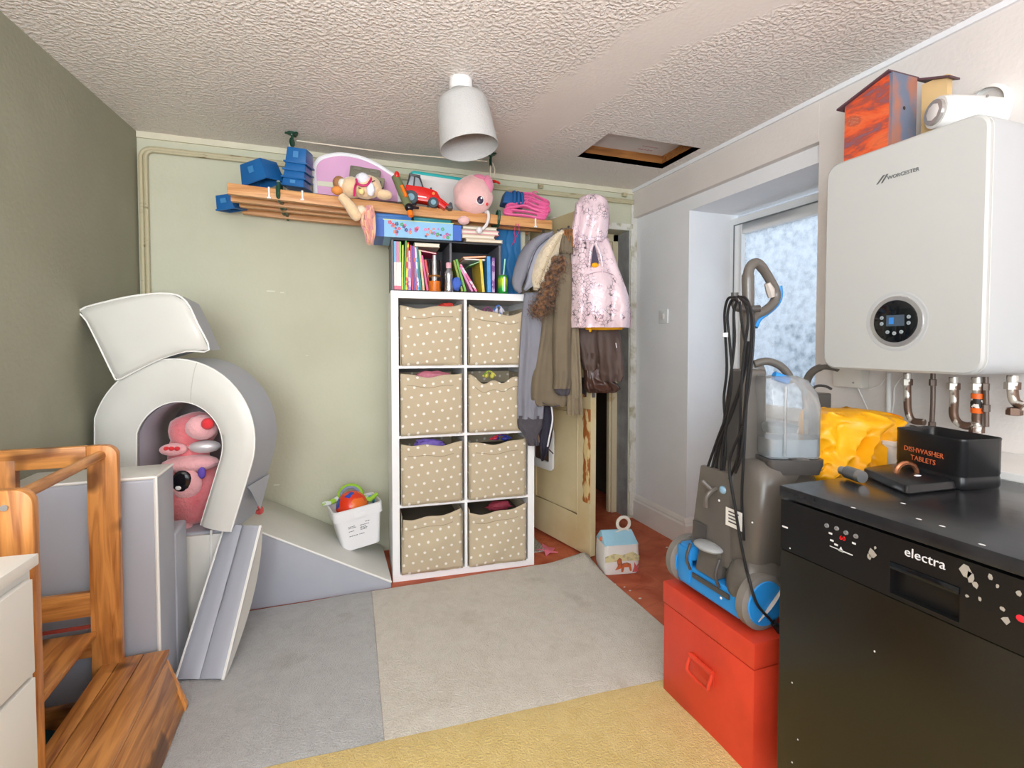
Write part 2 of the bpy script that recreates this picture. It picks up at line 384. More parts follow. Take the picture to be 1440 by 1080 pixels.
def frosted():
    m = bpy.data.materials.new('frosted_glass'); m.use_nodes = True; n = m.node_tree; N = n.nodes; L = n.links; N.clear()
    o = N.new('ShaderNodeOutputMaterial'); g = N.new('ShaderNodeBsdfPrincipled'); g.inputs['Transmission Weight'].default_value = 1; g.inputs['Roughness'].default_value = .35; g.inputs['IOR'].default_value = 1.2
    tr = N.new('ShaderNodeBsdfTranslucent'); tr.inputs[0].default_value = (.92, .96, 1, 1)
    tp = N.new('ShaderNodeBsdfTransparent'); tp.inputs[0].default_value = (.9, .95, 1, 1)
    t = N.new('ShaderNodeTexCoord'); z = N.new('ShaderNodeTexNoise'); z.inputs['Scale'].default_value = 26; z.inputs['Detail'].default_value = 4; L.new(t.outputs['Object'], z.inputs[0])
    r = N.new('ShaderNodeValToRGB'); L.new(z.outputs['Fac'], r.inputs[0]); r.color_ramp.elements[0].position = .35; r.color_ramp.elements[1].position = .65
    r.color_ramp.elements[0].color = (.2, .2, .2, 1); r.color_ramp.elements[1].color = (.75, .75, .75, 1)
    mx = N.new('ShaderNodeMixShader'); L.new(r.outputs[0], mx.inputs[0]); L.new(tp.outputs[0], mx.inputs[1]); L.new(tr.outputs[0], mx.inputs[2])
    b = N.new('ShaderNodeBump'); b.inputs['Strength'].default_value = .5; L.new(z.outputs['Fac'], b.inputs['Height']); L.new(b.outputs[0], tr.inputs['Normal'])
    gl = N.new('ShaderNodeBsdfGlossy'); gl.inputs['Roughness'].default_value = .25; L.new(b.outputs[0], gl.inputs['Normal'])
    m2 = N.new('ShaderNodeMixShader'); m2.inputs[0].default_value = .06; L.new(mx.outputs[0], m2.inputs[1]); L.new(gl.outputs[0], m2.inputs[2])
    N.remove(g); L.new(m2.outputs[0], o.inputs[0]); return m
rbox(FX+.015, FX+.021, fo['y0']+.1, fo['y1']-.1, .87, 1.85).build('door_pane', frosted(), dr, smooth=False, label='frosted glass pane')
# seal line (black gasket) round the sash
ringframe(MB(), FX-.014, FX-.001, fo['y0']+.041, fo['y1']-.043, .036, 1.912, .006).build('door_gasket', pm('grey_gasket', '6E7478', rough=.6), dr, smooth=False)
# yard outside the door
struct('ground_outside', MB().box(2.6, 9, -4, 7, -.12, -.02), pm('pale_paving', 'B9B5AC', rough=.9, var=.1))
struct('wall_garden', MB().box(7.5, 7.7, -4, 7, -.1, 1.55), pm('far_fence', '8FA0A8', rough=.9, var=.2, vs=1.5))

# conduit pipes along the back wall
m_pipe = pm('cream_painted_pipe', 'BDB493', rough=.5, c2='7E6A4A', thr=(.6, .72), vs=9, stretch=(1, 4, 4), bump=(20, .2))
def wallpipe(px, dz, r, lab, rad):
    tl = at(197+dz, 215, Y=BY-.02); z1 = tl.z+.03-dz*.002
    x0 = tl.x
    pts = [(x0, BY-.016, .05), (x0, BY-.016, z1-rad)]
    for k in range(1, 7):
        a = k/6*PI/2; pts.append((x0+rad-rad*math.cos(a), BY-.016, z1-rad+rad*math.sin(a)))
    pts.append((1.96, BY-.016, z1+.0))
    return MB().tube(pts, r, 8).build('conduit_pipe', m_pipe, world=False, label=lab, category='pipe')
wallpipe(197, 0, .011, 'outer cream pipe running up the back left corner and under the ceiling', .05)
wallpipe(203, 7, .010, 'inner thinner cream pipe running beside the outer one along the back wall', .035)
cl = at(750, 262, Y=BY-.02)
for (px, py) in ((760, 262), (878, 274)):
    q = at(px, py, Y=BY-.016)
    MB().lathe([(.001, -.014), (.014, -.014), (.014, .014), (.001, .014)], c=(q.x, BY-.018, q.z), axis='X', n=12).build('pipe_clip', m_pipe, label='painted joint on the cream pipe ' + ('above the pink hangers' if px == 760 else 'at the right corner of the back wall'), category='pipe fitting')
# faint filled scratches on the green wall
m_chip = pm('white_filler_spot', 'DCDCCE', rough=.8)
sc_ = MB()
for (px, py, w, hh) in ((375, 410, 10, 2), (385, 683, 7, 2), (394, 412, 5, 1.5), (298, 560, 4, 2), (430, 500, 3, 1)):
    q = at(px, py, Y=BY); sc_.box(q.x, q.x+w*.004, BY-.001, BY, q.z, q.z+hh*.003)
struct('trim_9', sc_, m_chip)
# ================================================================ rug
def rug_mat(name, c, c2):
    m, n, b = _nt(name); N = n.nodes; L = n.links; t = N.new('ShaderNodeTexCoord')
    a = N.new('ShaderNodeTexNoise'); a.inputs['Scale'].default_value = 16; a.inputs['Detail'].default_value = 10; a.inputs['Roughness'].default_value = .85; a.inputs['Distortion'].default_value = .6
    L.new(t.outputs['Object'], a.inputs[0])
    r = N.new('ShaderNodeValToRGB'); L.new(a.outputs['Fac'], r.inputs[0]); e = r.color_ramp.elements
    e[0].position = .36; e[1].position = .58; e[0].color = (*lin(c2), 1); e[1].color = (*lin(c), 1)
    s = N.new('ShaderNodeTexNoise'); s.inputs['Scale'].default_value = 3.1; s.inputs['Detail'].default_value = 7; L.new(t.outputs['Object'], s.inputs[0])
    r2 = N.new('ShaderNodeValToRGB'); L.new(s.outputs['Fac'], r2.inputs[0]); r2.color_ramp.elements[0].position = .30; r2.color_ramp.elements[1].position = .40
    r2.color_ramp.elements[0].color = (.72, .68, .62, 1); r2.color_ramp.elements[1].color = (1, 1, 1, 1)
    mx = N.new('ShaderNodeMixRGB'); mx.blend_type = 'MULTIPLY'; mx.inputs[0].default_value = .8; L.new(r.outputs[0], mx.inputs[1]); L.new(r2.outputs[0], mx.inputs[2])
    L.new(mx.outputs[0], b.inputs['Base Color']); b.inputs['Roughness'].default_value = 1; b.inputs['Sheen Weight'].default_value = .3; b.inputs['Specular IOR Level'].default_value = .1
    f = N.new('ShaderNodeTexNoise'); f.inputs['Scale'].default_value = 170; f.inputs['Detail'].default_value = 4; L.new(t.outputs['Object'], f.inputs[0])
    bp = N.new('ShaderNodeBump'); bp.inputs['Strength'].default_value = .8; bp.inputs['Distance'].default_value = .01; L.new(f.outputs['Fac'], bp.inputs['Height']); L.new(bp.outputs[0], b.inputs['Normal'])
    return m
rug = thing('rug', 'large patchwork rug in grey, beige and yellow blocks on the red floor', 'rug', (.2, 1.6, 0))
def rug_patch(name, quad, mat, lab, lift=None, nx=34, ny=26):
    """quad: four floor corners; top surface of little waves, with a skirt down to the floor"""
    a, b_, c, d = [Vector((*q, 0)) for q in quad]; vs = []; fs = []
    for j in range(ny+1):
        for i in range(nx+1):
            u, v = i/nx, j/ny
            p = (a*(1-u)+b_*u)*(1-v)+(d*(1-u)+c*u)*v
            z = .013+.0035*noise.noise(p*5)+.0012*noise.noise(p*40)
            if lift: z += lift(p)
            edge = i in (0, nx) or j in (0, ny)
            p.z = z*(.7 if edge else 1); vs.append(p)
    for j in range(ny):
        for i in range(nx): k = j*(nx+1)+i; fs.append((k, k+1, k+nx+2, k+nx+1))
    mb = MB().add(vs, fs)
    rim = [j for j in range(nx+1)]+[(j+1)*(nx+1)-1 for j in range(1, ny+1)]+[ny*(nx+1)+nx-1-i for i in range(nx)]+[(ny-1-j)*(nx+1) for j in range(ny-1)]
    top = [vs[i] for i in rim]; bot = [Vector((p.x, p.y, .001+(lift(p) if lift else 0)*.9)) for p in top]
    mb.rings([top, bot], cap=False)
    mb.build(name, mat, rug, world=True, ang=70, label=lab)
def flap(p):
    d = (Vector((p.x, p.y))-Vector((1.33, 2.5))).length
    return .05*max(0, 1-d/.22)**1.4
rug_patch('rug_patch', [(.150, 1.545), (1.325, 1.49), (1.345, 2.525), (.192, 2.53)], rug_mat('beige_pile', 'D6CFC2', 'C8BFB0'), 'beige block', lift=flap)
rug_patch('rug_patch', [(-.56, 1.580), (.149, 1.546), (.191, 2.53), (-.56, 2.515)], rug_mat('grey_pile', 'BAB9B7', 'AAA9A7'), 'grey block')
rug_patch('rug_patch', [(-.56, .3), (1.30, .3), (1.325, 1.489), (-.56, 1.577)], rug_mat('yellow_pile', 'DEC47E', 'D2B46A'), 'yellow block')

# ================================================================ soft play foam
m_fg = pm('grey_vinyl', 'AEB1BA', rough=.38, var=.02, bump=(9, .12))
m_fw = pm('cream_vinyl', 'D8D7D0', rough=.36, var=.02, bump=(9, .10))
m_fd = pm('dark_grey_mesh', '8C858C', rough=.7, var=.05, bump=(14, .3))
m_piping = pm('white_piping', 'F0EFEA', rough=.4, var=.01)

# step block standing on its end
t = thing('foam_step_block', 'tall grey foam step block with white top standing behind the wooden tower', 'foam block', (-.76, 2.06, 0))
Y0, Y1, Y2 = 1.955, 2.15, 2.30; XL, XR = -.925, -.528
def pillow(mb_args, bulge=.012): pass
rbox(XL, XR, Y0, Y1, 0, .765).build('block', m_fg, t, world=True, bevel=.012, seg=3)
rbox(XL-.0, XR+.004, Y1-.01, Y2, 0, .52).build('lower_step', m_fg, t, world=True, bevel=.014, seg=3)
rbox(XL+.003, XR-.003, Y0+.003, Y1-.003, .755, .772).build('top_cover', m_fw, t, world=True, bevel=.006)
MB().tube([(XR-.004, Y0+.002, .01), (XR-.003, Y0, .4), (XR-.004, Y0+.002, .768)], .006, 6).tube([(XL, Y0, .767), (XR-.004, Y0, .768)], .005, 6).tube([(XR-.002, Y0, .768), (XR-.002, Y1, .768)], .004, 6).build('piping', m_piping, t, world=True)

# low base block below the arch
t = thing('foam_base_block', 'low foam block with cream front carrying the arch in the corner', 'foam block', (-.62, 2.55, 0))
rbox(-.885, -.405, 2.385, 2.78, 0, .435).build('block', m_fg, t, world=True, bevel=.015, seg=3)
rbox(-.88, -.415, 2.368, 2.39, .012, .425).build('front_cover', m_fw, t, world=True, bevel=.008)
MB().tube([at(297, 745, Y=2.366), at(296, 800, Y=2.364), at(291, 870, Y=2.366)], .005, 6).build('seam', m_piping, t, world=True)

# the arch
D0 = 2.045; s_px = D0/FP
t = thing('foam_arch', 'cream and grey foam tunnel arch leaning on blocks with a pink plush inside', 'foam arch', tuple(at(218, 717, d=D0)))
cx_, cy_ = 242, 622; R1, R0 = 115, 62; tl_ = math.radians(17); leg = 97
def arch_path(R, ca=0, n=28, legl=leg, off=(0, 0)):
    pts = []
    ux, uy = math.sin(tl_), -math.cos(tl_)           # up in px
    rx, ry = math.cos(tl_), math.sin(tl_)            # right in px
    def P(a, b): return (cx_+off[0]+rx*a+ux*b, cy_+off[1]+ry*a+uy*b)
    for k in range(6): pts.append(P(-R+.30*legl*(1-k/6), -legl*(1-k/6)))
    for k in range(n+1):
        a = PI-PI*k/n; pts.append(P(R*math.cos(a), R*math.sin(a)*1.02))
    for k in range(1, 7): pts.append(P(R, -legl*k/6))
    return pts
dep = .23
def P3(p, dd): # px on the arch's own front plane, pushed back dd along the viewing axis of the arch
    q = at(p[0], p[1], d=D0); return q+FH*dd+RT*(-.012*dd/.2)
out = arch_path(R1); inn = arch_path(R0, off=(8, 6))
# outer body (grey): outer skin + inner skin + back face
bd = MB(); R = []
for (a, b_) in zip(out, inn):
    R.append([P3(a, .006), P3(a, dep), P3(b_, dep), P3(b_, .006)])
bd.rings(R, cap=True); bd.build('arch_body', m_fg, t, world=True, ang=50)
# padded cream front face
R = []
for (a, b_) in zip(out, inn):
    ring = []
    for k in range(7):
        u = k/6; q = (a[0]*(1-u)+b_[0]*u, a[1]*(1-u)+b_[1]*u); ring.append(P3(q, -.016*(math.sin(PI*u)**.5)+.0045))
    ring += [P3(b_, .02), P3(a, .02)]
    R.append(ring)
MB().rings(R).build('front_cover', m_fw, t, world=True, ang=60)
ed = MB(); ed.tube([P3(a, .006) for a in out], .0035, 6); ed.tube([P3(a, .006) for a in inn], .003, 6)
ia = out[20]; ib = inn[20]
ed.build('piping', m_piping, t, world=True)
MB().tube([P3((ia[0]*(1-u)+ib[0]*u, ia[1]*(1-u)+ib[1]*u), -.0165*(math.sin(PI*u)**.5)+.004) for u in [k/8 for k in range(9)]], .0016, 5).build('seam', pm('seam_grey', 'C8C6BE', rough=.5), t, world=True)
# lining seen inside the opening, and the loose vinyl flap on the right
lin_ = arch_path(R0-1.5, off=(8, 6))
R = [[P3(a, .02), P3(((a[0]-250)*.97+250, a[1]), dep-.01)] for a in lin_]
MB().rings(R, cap=False, loop=False).build('lining', m_fd, t, world=True, solid=.003)
fa = [P3(out[-5], .02), P3(out[-5], dep+.004), P3((out[-4][0]+8, out[-4][1]+26), dep*.5), P3((out[-5][0]+3, out[-5][1]+10), .04)]
fa = [p+RT*.006 for p in fa]
MB().prism(fa, RT*.004).build('flap', m_fg, t, world=True, label='loose grey velcro flap')

# foam panel behind the opening
t = thing('foam_half_round', 'dark grey foam piece standing behind the arch, seen through its opening', 'foam block', tuple(at(265, 700, d=2.48)))
ap = [at(180, 720, d=2.46), at(180, 610, d=2.46)]+[at(250+60*math.cos(a), 612+52*-math.sin(a), d=2.46) for a in [PI-PI*k/12 for k in range(13)]]+[at(312, 720, d=2.46)]
MB().prism(ap, FH*.05).build('block', m_fd, t, world=True, bevel=.008)

# cream cushion lying on the arch
t = thing('foam_seat_wedge', 'cream foam wedge with curved base tipped on top of the arch', 'foam block', tuple(at(230, 515, d=2.12)))
DC = 2.03
corn = [(112, 436), (150, 424), (195, 415), (240, 413), (262, 424), (278, 455), (294, 492), (262, 494), (225, 505), (192, 521), (166, 534), (158, 525), (140, 488), (122, 452)]
ctr = Vector((205, 470))
rf = [at(x, y, d=DC) for x, y in corn]
def sc(p, k): return (ctr.x+(p[0]-ctr.x)*k, ctr.y+(p[1]-ctr.y)*k)
R = [[at(*sc(p, .55), d=DC-.016) for p in corn], [at(*sc(p, .86), d=DC-.012) for p in corn], [at(*sc(p, .97), d=DC-.003) for p in corn], [at(*p, d=DC+.008) for p in corn]]
MB().rings(R, cap=True).build('front_cover', m_fw, t, world=True, ang=70)
R = [[at(*sc(p, 1.0), d=DC+.008) for p in corn], [q+FH*.06-RT*.016-Vector((0, 0, .002)) for q in rf], [q+FH*.13-RT*.03 for q in rf]]
MB().rings(R).build('side_cover', m_fg, t, world=True, ang=50)
MB().tube(smooth_path([at(*p, d=DC+.004) for p in corn], 3, True), .0035, 6, closed=True).build('piping', m_piping, t, world=True)

# folded slide leaning on the base
bl, br = at(247, 957, Z=.016), at(313, 956, Z=.016); tl2, tr2 = at(317, 737, d=2.10), at(366, 739, d=2.04)
t = thing('foam_slide', 'folded grey foam slide leaning upright in front of the ramp', 'foam slide', tuple((bl+br)/2))
nrm = (br-bl).cross(tl2-bl).normalized()
if nrm.dot(Vector((0, 0, 1.2))-bl) < 0: nrm = -nrm
def face(u, v): return (bl*(1-u)+br*u)*(1-v)+(tl2*(1-u)+tr2*u)*v
def slab(u0, u1, name):
    R = []
    for j in range(13):
        v = .006+.988*j/12; ring = []
        for k in range(7):
            u = u0+(u1-u0)*k/6; ring.append(face(u, v)+nrm*(.0075*math.sin(PI*k/6)**.4+.002*noise.noise((u*6, v*9, u0))))
        w = .018
        ring += [face(u1, v)-nrm*w, face(u0, v)-nrm*w]
        R.append(ring)
    MB().rings(R).build(name, m_fg, t, world=True, ang=60)
slab(0, .495, 'slide_panel'); slab(.505, 1, 'slide_panel')
for (ua, ub) in ((1.0, 1.0),):
    R = []
    for j in range(13):
        v = .004+.992*j/12; w = .020+.085*math.sin(PI*v)**.8*(.6+.4*v); p = face(1.0, v); R.append([p-nrm*.016, p-nrm*w, p-nrm*w-(br-bl).normalized()*.02, p-nrm*.016-(br-bl).normalized()*.02])
    MB().rings(R).build('side_gusset', m_fw, t, world=True)
pp = MB(); pp.tube([face(-.005, v/8) for v in range(9)], .005, 6); pp.tube([face(1.005, v/8) for v in range(9)], .0055, 6); 
pp.build('piping', m_piping, t, world=True)

# floor ramp
t = thing('foam_ramp', 'low foam ramp with cream top and grey side on the floor by the white pail', 'foam ramp', (-.1, 2.78, 0))
fx0, fx1 = -.395, .286; fy = 2.545; by = 3.015
def rz(x): return .035+.41*max(0, (fx1-x)/(.74))
rb = [(fx0, fy, 0), (fx1, fy+.0, 0), (fx1, by, 0), (fx0, by, 0)]; rt_ = [(x, y, rz(x)) for x, y, _ in rb]
MB().hexa(rb, rt_).build('ramp_body', m_fg, t, world=True, bevel=.006)
vs = [];
R = []
for k in range(13):
    x = fx0+(fx1-fx0)*k/12; z = rz(x)+.003
    R.append([(x, fy-.004, z-.012), (x, fy-.003, z), (x, fy+.03, z+.007), (x, (fy+by)/2, z+.009+.003*math.sin(k*1.3)), (x, by-.02, z+.006), (x, by, z-.012)])
MB().rings(R).build('top_cover', m_fw, t, world=True, ang=60)
MB().tube([(fx0+(fx1-fx0)*k/10, fy-.005, rz(fx0+(fx1-fx0)*k/10)-.002) for k in range(11)], .0045, 6).build('piping', m_piping, t, world=True)
# small pink curl toy on the ramp
q = at(360, 703, Y=2.72)
x0_ = q.x; z0_ = rz(x0_)+.018
MB().tube(smooth_path([(x0_-.05, 2.72, z0_+.016), (x0_-.02, 2.72, z0_+.028), (x0_+.012, 2.72, z0_+.024), (x0_+.02, 2.72, z0_), (x0_-.002, 2.72, z0_-.002)], 5), [.010]*12+[.013]*9, 8).build('rubber_toy', pm('coral_rubber', 'F08A84', rough=.35, c2='E04848'), label='small coral pink curl of rubber lying on the cream ramp beside the arch', category='toy')

# pink plush upside down inside the arch
m_pk = pm('coral_plush', 'E8707A', rough=.95, var=.12, vs=18, bump=(90, .6), sheen=.6, c2='F08F92')
m_pk2 = pm('pale_pink_plush', 'F3B4B8', rough=.95, bump=(90, .5), sheen=.5)
m_red = pm('red_plush', 'E0343C', rough=.9, bump=(90, .4), sheen=.3)
DP = 2.18
def pa(px, py, dd=0): return at(px, py, d=DP+dd)
k_ = DP/FP
t = thing('plush_toy', 'coral pink plush toy lying upside down inside the foam arch', 'plush toy', tuple(pa(262, 742, .05)))
MB().ball(pa(268, 690), (42*k_, .10, 50*k_), 20, 14, .08, 1).build('head', m_pk, t, world=True)
MB().ball(pa(266, 636, .02), (26*k_, .075, 34*k_), 18, 12, .1, 2).ball(pa(272, 605, .02), (31*k_, .08, 26*k_), 18, 12, .1, 3).build('body', m_pk, t, world=True)
MB().ball(pa(284, 601, -.07), (20*k_, .05, 17*k_), 16, 10, .05, 4).build('tail_bun', m_pk2, t, world=True, label='round pale pink snout-like bump')
MB().ball(pa(292, 596, -.115), (8*k_, .018, 8*k_), 12, 8).build('nose', m_red, t, world=True, label='red nose')
pw = MB().ball(pa(244, 632, -.075), (17*k_, .03, 8.5*k_), 16, 10)
pw.build('paw', m_pk2, t, world=True)
q = MB()
for dx in (-9, -2, 6): q.ball(pa(243+dx, 631, -.104), (3.6*k_, .006, 3.0*k_), 8, 6)
q.build('paw_pads', m_red, t, world=True, label='red paw pads')
MB().ball(pa(288, 628, -.045), (20*k_, .03, 9*k_), 14, 8).build('collar', pm('silver_ribbon', 'D8D4D6', rough=.3, metal=.3), t, world=True)
MB().ball(pa(268, 652, -.04), (36*k_, .06, 12*k_), 16, 8).build('hair', m_pk2, t, world=True)
# eye: laid on the head surface, disc with pupil
MB().ball(pa(262, 681, -.085), (19*k_, .018, 20*k_), 16, 10).build('eye_patch', m_pk2, t, world=True, label='pale patch round the eye')
MB().ball(pa(256, 677, -.099), (12.5*k_, .012, 15*k_), 16, 10).build('pupil', pm('black_plastic', '15131A', rough=.15), t, world=True, label='black eye')
MB().ball(pa(251, 686, -.110), (4*k_, .005, 3.4*k_), 10, 6).build('eye_glint', pm('white_plastic', 'F2F2F4', rough=.3), t, world=True)
MB().ball(pa(284, 665, -.08), (5*k_, .012, 8*k_), 10, 8).build('ear', pm('violet_felt', '6A52B8', rough=.9), t, world=True, label='violet ear tip')
t = thing('plush_toy', 'red pink and violet striped plush foot low in the arch opening behind the grey block', 'plush toy', tuple(pa(258, 760, .02)))
MB().ball(pa(256, 728, -.02), (15*k_, .05, 15*k_), 14, 10, .05).build('body', m_red, t, world=True)
MB().lathe([(10*k_, -.01), (14*k_, 0), (10*k_, .01)], c=pa(258, 720, -.03), axis='Z', n=16).build('collar', pm('violet_felt', '6A52B8'), t, world=True)
MB().ball(pa(258, 744, -.05), (12*k_, .04, 10*k_), 14, 10).build('foot', m_pk2, t, world=True)
MB().ball(pa(258, 756, -.06), (11*k_, .04, 10*k_), 14, 10).build('sole', m_red, t, world=True)

# ================================================================ white pail with toys
t = thing('pail', 'white square plastic pail full of toys on the cream foam ramp', 'pail', (.150, 2.80, rz(.16)+.050), (0, math.radians(-7), math.radians(9))); t.scale = (.9, .9, .92)
m_pail = pm('white_plastic_pail', 'EFEFF0', rough=.3, var=.01)
def sqring(hw, hd, z, r=.03, n=5):
    out_ = []
    for (sx_, sy_, a0) in ((1, 1, 0), (-1, 1, 90), (-1, -1, 180), (1, -1, 270)):
        for k in range(n):
            a = math.radians(a0+90*k/(n-1)); out_.append(Vector((sx_*(hw-r)+r*math.cos(a), sy_*(hd-r)+r*math.sin(a), z)))
    return out_
R = [sqring(.105, .085, 0), sqring(.128, .104, .175), sqring(.128, .104, .176), sqring(.138, .113, .178), sqring(.14, .115, .235), sqring(.132, .107, .238), sqring(.127, .102, .2), sqring(.10, .08, .01)]
MB().rings(R, cap=True).build('pail_body', m_pail, t, ang=35)
MB().box(-.03, .03, -.118, -.113, .182, .212).build('latch', m_pail, t, bevel=.002)
m_ink = pm('black_print', '4A4A50', rough=.6)
ink = MB()
rr_ = random.Random(3)
def inkline(x, z, w, y=-.1005):
    k = x
    while k < x+w:
        l = rr_.uniform(.004, .012); yy = -(.085+(.104-.085)*z/.175)-.0006
        ink.add([(k, yy, z), (k+l, yy, z), (k+l, yy-.0004, z+.0035), (k, yy-.0004, z+.0035)], [(0, 1, 2, 3)]); k += l+.002
for (x, z, w) in ((-.065, .135, .03), (-.065, .127, .04), (-.065, .108, .03), (0, .13, .045), (.0, .118, .028), (.0, .111, .035), (.0, .104, .03), (-.065, .08, .045), (-.01, .08, .03), (.03, .145, .014)): inkline(x, z, w)
ink.build('small_print', m_ink, t, smooth=False, label='lines of small black print', kind='stuff')
R_p = t.matrix_world if False else (Matrix.Translation(t.location) @ t.rotation_euler.to_matrix().to_4x4() @ Matrix.Diagonal((.9, .9, .92, 1)))
bq = R_p @ Vector((-.012, .012, .215))
b_ = thing('ball', 'red and orange toy ball with blue patches in the white pail', 'ball', tuple(bq))
def ballmat():
    m, n, b = _nt('red_orange_ball'); N = n.nodes; L = n.links; tt = N.new('ShaderNodeTexCoord')
    w = N.new('ShaderNodeTexNoise'); w.inputs['Scale'].default_value = 9; L.new(tt.outputs['Object'], w.inputs[0])
    r = N.new('ShaderNodeValToRGB'); L.new(w.outputs['Fac'], r.inputs[0]); e = r.color_ramp.elements; r.color_ramp.interpolation = 'CONSTANT'
    e[0].position = 0; e[0].color = (*lin('2B4FB0'), 1); e[1].position = .40; e[1].color = (*lin('E8401F'), 1); x = e.new(.56); x.color = (*lin('F0742A'), 1); x = e.new(.68); x.color = (*lin('E23020'), 1)
    L.new(r.outputs[0], b.inputs['Base Color']); b.inputs['Roughness'].default_value = .25; return m
MB().ball((0, 0, 0), .080, 28, 18).build('ball_shell', ballmat(), b_)
q = R_p @ Vector((.09, .04, .19))
MB().lathe([(.028, -.008), (.05, -.01), (.052, 0), (.05, .01), (.028, .008), (.028, -.008)], c=(0, 0, 0), axis='Y', n=22).build('toy_ring', pm('teal_toy_plastic', '3F9CC0', rough=.3, c2='D8B03A', thr=(.5, .55), vs=14), loc=tuple(q), rot=(math.radians(20), 0, math.radians(30)), label='blue and yellow plastic ring beside the ball in the white pail', category='toy')
q = R_p @ Vector((-.005, .055, .265))
b_ = thing('toy_ring', 'bright green and grey ringed plastic toy sticking up at the back of the white pail', 'toy', tuple(q), (math.radians(70), 0, math.radians(-5)))
MB().tube([(.055*math.cos(a), .05*math.sin(a), 0) for a in [2*PI*k/20 for k in range(20)]], .014, 8, closed=True).build('ring', pm('lime_plastic', '9CCB3E', rough=.3), b_)
MB().tube([(.047*math.cos(a), .042*math.sin(a), .012) for a in [2*PI*k/20 for k in range(20)]], .008, 8, closed=True).build('inner_ring', pm('grey_toy', '8A93B0', rough=.3), b_)
for sx_ in (-1, 1):
    MB().tube([(sx_*.06, -.01, 0), (sx_*.10, -.03, .005), (sx_*.14, -.035 if sx_ < 0 else .0, .01)], [.013, .015, .010], 8).build('handle', pm('white_toy_arm', 'DDE3E0', rough=.35, c2='9CCB3E', thr=(.5, .52), vs=25), b_, label='white and green handle')

# ================================================================ wooden learning tower
mwZ = wood('honey_pine_upright', 'DE9852', 'A05E2A', 'Z', .35, knots='5A3214')
mwY = wood('honey_pine_long', 'D29250', '8E5428', 'Y', .32, knots='4A2A12')
mwX = wood('honey_pine_cross', 'DC9A54', 'A0602C', 'X', .35, knots='5A3214')
t = thing('learning_tower', 'honey pine toddler tower with step, beside the grey foam block', 'step stool', (-.72, 1.66, 0))
TZ = .893
def side_frame(y, z_top, xr, xl, wp, nm):
    """front upright + top rail as one bent board with rounded corner, then rails"""
    y0, y1 = y-.014, y+.014
    r = .035; poly = [(xr, .02), (xr, z_top-r)]+[(xr-r+r*math.cos(a), z_top-r+r*math.sin(a)) for a in [PI/2*k/5 for k in range(1, 6)]]+[(xr-wp, z_top)] + [(xr-wp, .02)]
    MB().prism([(a, y0, b) for a, b in poly], (0, y1-y0, 0)).build('upright', mwZ, t, world=True, bevel=.004)
side_frame(1.90, TZ, -.612, -.90, .078, 'far')
side_frame(1.43, .882, -.617, -.90, .078, 'near')
for y, z in ((1.90, TZ), (1.43, .882)):
    rbox(-.93, -.69, y-.013, y+.013, z-.062, z).build('top_rail', mwX, t, world=True, bevel=.005)
    rbox(-.93, -.86, y-.014, y+.014, .02, z-.03).build('upright', mwZ, t, world=True, bevel=.004)
    rbox(-.865, -.689, y-.011, y+.011, .368, .442).build('side_rail', mwX, t, world=True, bevel=.003)
    rbox(-.865, -.689, y-.011, y+.011, .24, .30).build('side_rail', mwX, t, world=True, bevel=.003)
    rbox(-.865, -.60, y-.016, y+.010, .0, .10).build('side_rail', mwX, t, world=True, bevel=.003)
MB().tube([(-.655, 1.905, TZ-.03), (-.655, 1.425, TZ-.033)], .0145, 14).build('cross_rod', mwY, t, world=True)
rbox(-.91, -.675, 1.44, 1.885, .305, .322).build('platform', mwY, t, world=True, bevel=.003)
rbox(-.91, -.69, 1.882, 1.888, .335, .345).build('trim_strip', pm('red_strip', '8E3A30', rough=.4), t, world=True)
for k, (a, b_) in enumerate(((-.665, -.622), (-.620, -.562), (-.560, -.492))):
    rbox(a, b_, 1.39, 1.915, .193, .212).build('step_board', mwY, t, world=True, bevel=.003)
MB().prism([(-.66, 1.885, 0.003), (-.445, 1.885, .003), (-.44, 1.885, .03), (-.497, 1.885, .193), (-.66, 1.885, .193)], (0, .022, 0)).build('step_leg', mwZ, t, world=True, bevel=.004)
MB().prism([(-.66, 1.40, 0.003), (-.445, 1.40, .003), (-.44, 1.40, .03), (-.497, 1.40, .193), (-.66, 1.40, .193)], (0, .022, 0)).build('step_leg', mwZ, t, world=True, bevel=.004)
MB().hexa([(-.483, 1.42, .09), (-.463, 1.42, .09), (-.463, 1.885, .09), (-.483, 1.885, .09)], [(-.513, 1.42, .19), (-.493, 1.42, .19), (-.493, 1.885, .19), (-.513, 1.885, .19)]).build('step_apron', mwY, t, world=True, bevel=.003)
MB().hexa([(-.463, 1.42, .02), (-.446, 1.42, .02), (-.446, 1.885, .02), (-.463, 1.885, .02)], [(-.483, 1.42, .085), (-.466, 1.42, .085), (-.466, 1.885, .085), (-.483, 1.885, .085)]).build('step_apron', mwY, t, world=True, bevel=.003)
sb = MB()
q = (-.665, 1.4155, .845)
MB().lathe([(.007, -.004), (.007, 0), (.004, .001)], c=q, axis='Y', n=12, cap=True).build('bolt', pm('steel', 'B8B8B8', rough=.3, metal=.9), t, world=True)
# green folded thing lying under the platform
t = thing('green_mat', 'dark green folded mat lying on the floor under the wooden tower', 'mat', (-.75, 1.75, 0))
R = []
for k in range(7):
    x = -.86+.24*k/6; R.append([(x, 1.64, .02), (x, 1.86, .02), (x, 1.86, .06+.015*math.sin(k*1.7)), (x, 1.75, .075+.012*math.cos(k*2.1)), (x, 1.64, .055+.01*math.sin(k))])
MB().rings(R).build('mat_layer', pm('dark_green_cloth', '1E5A44', rough=.8, c2='173A50', vs=12), t, world=True)

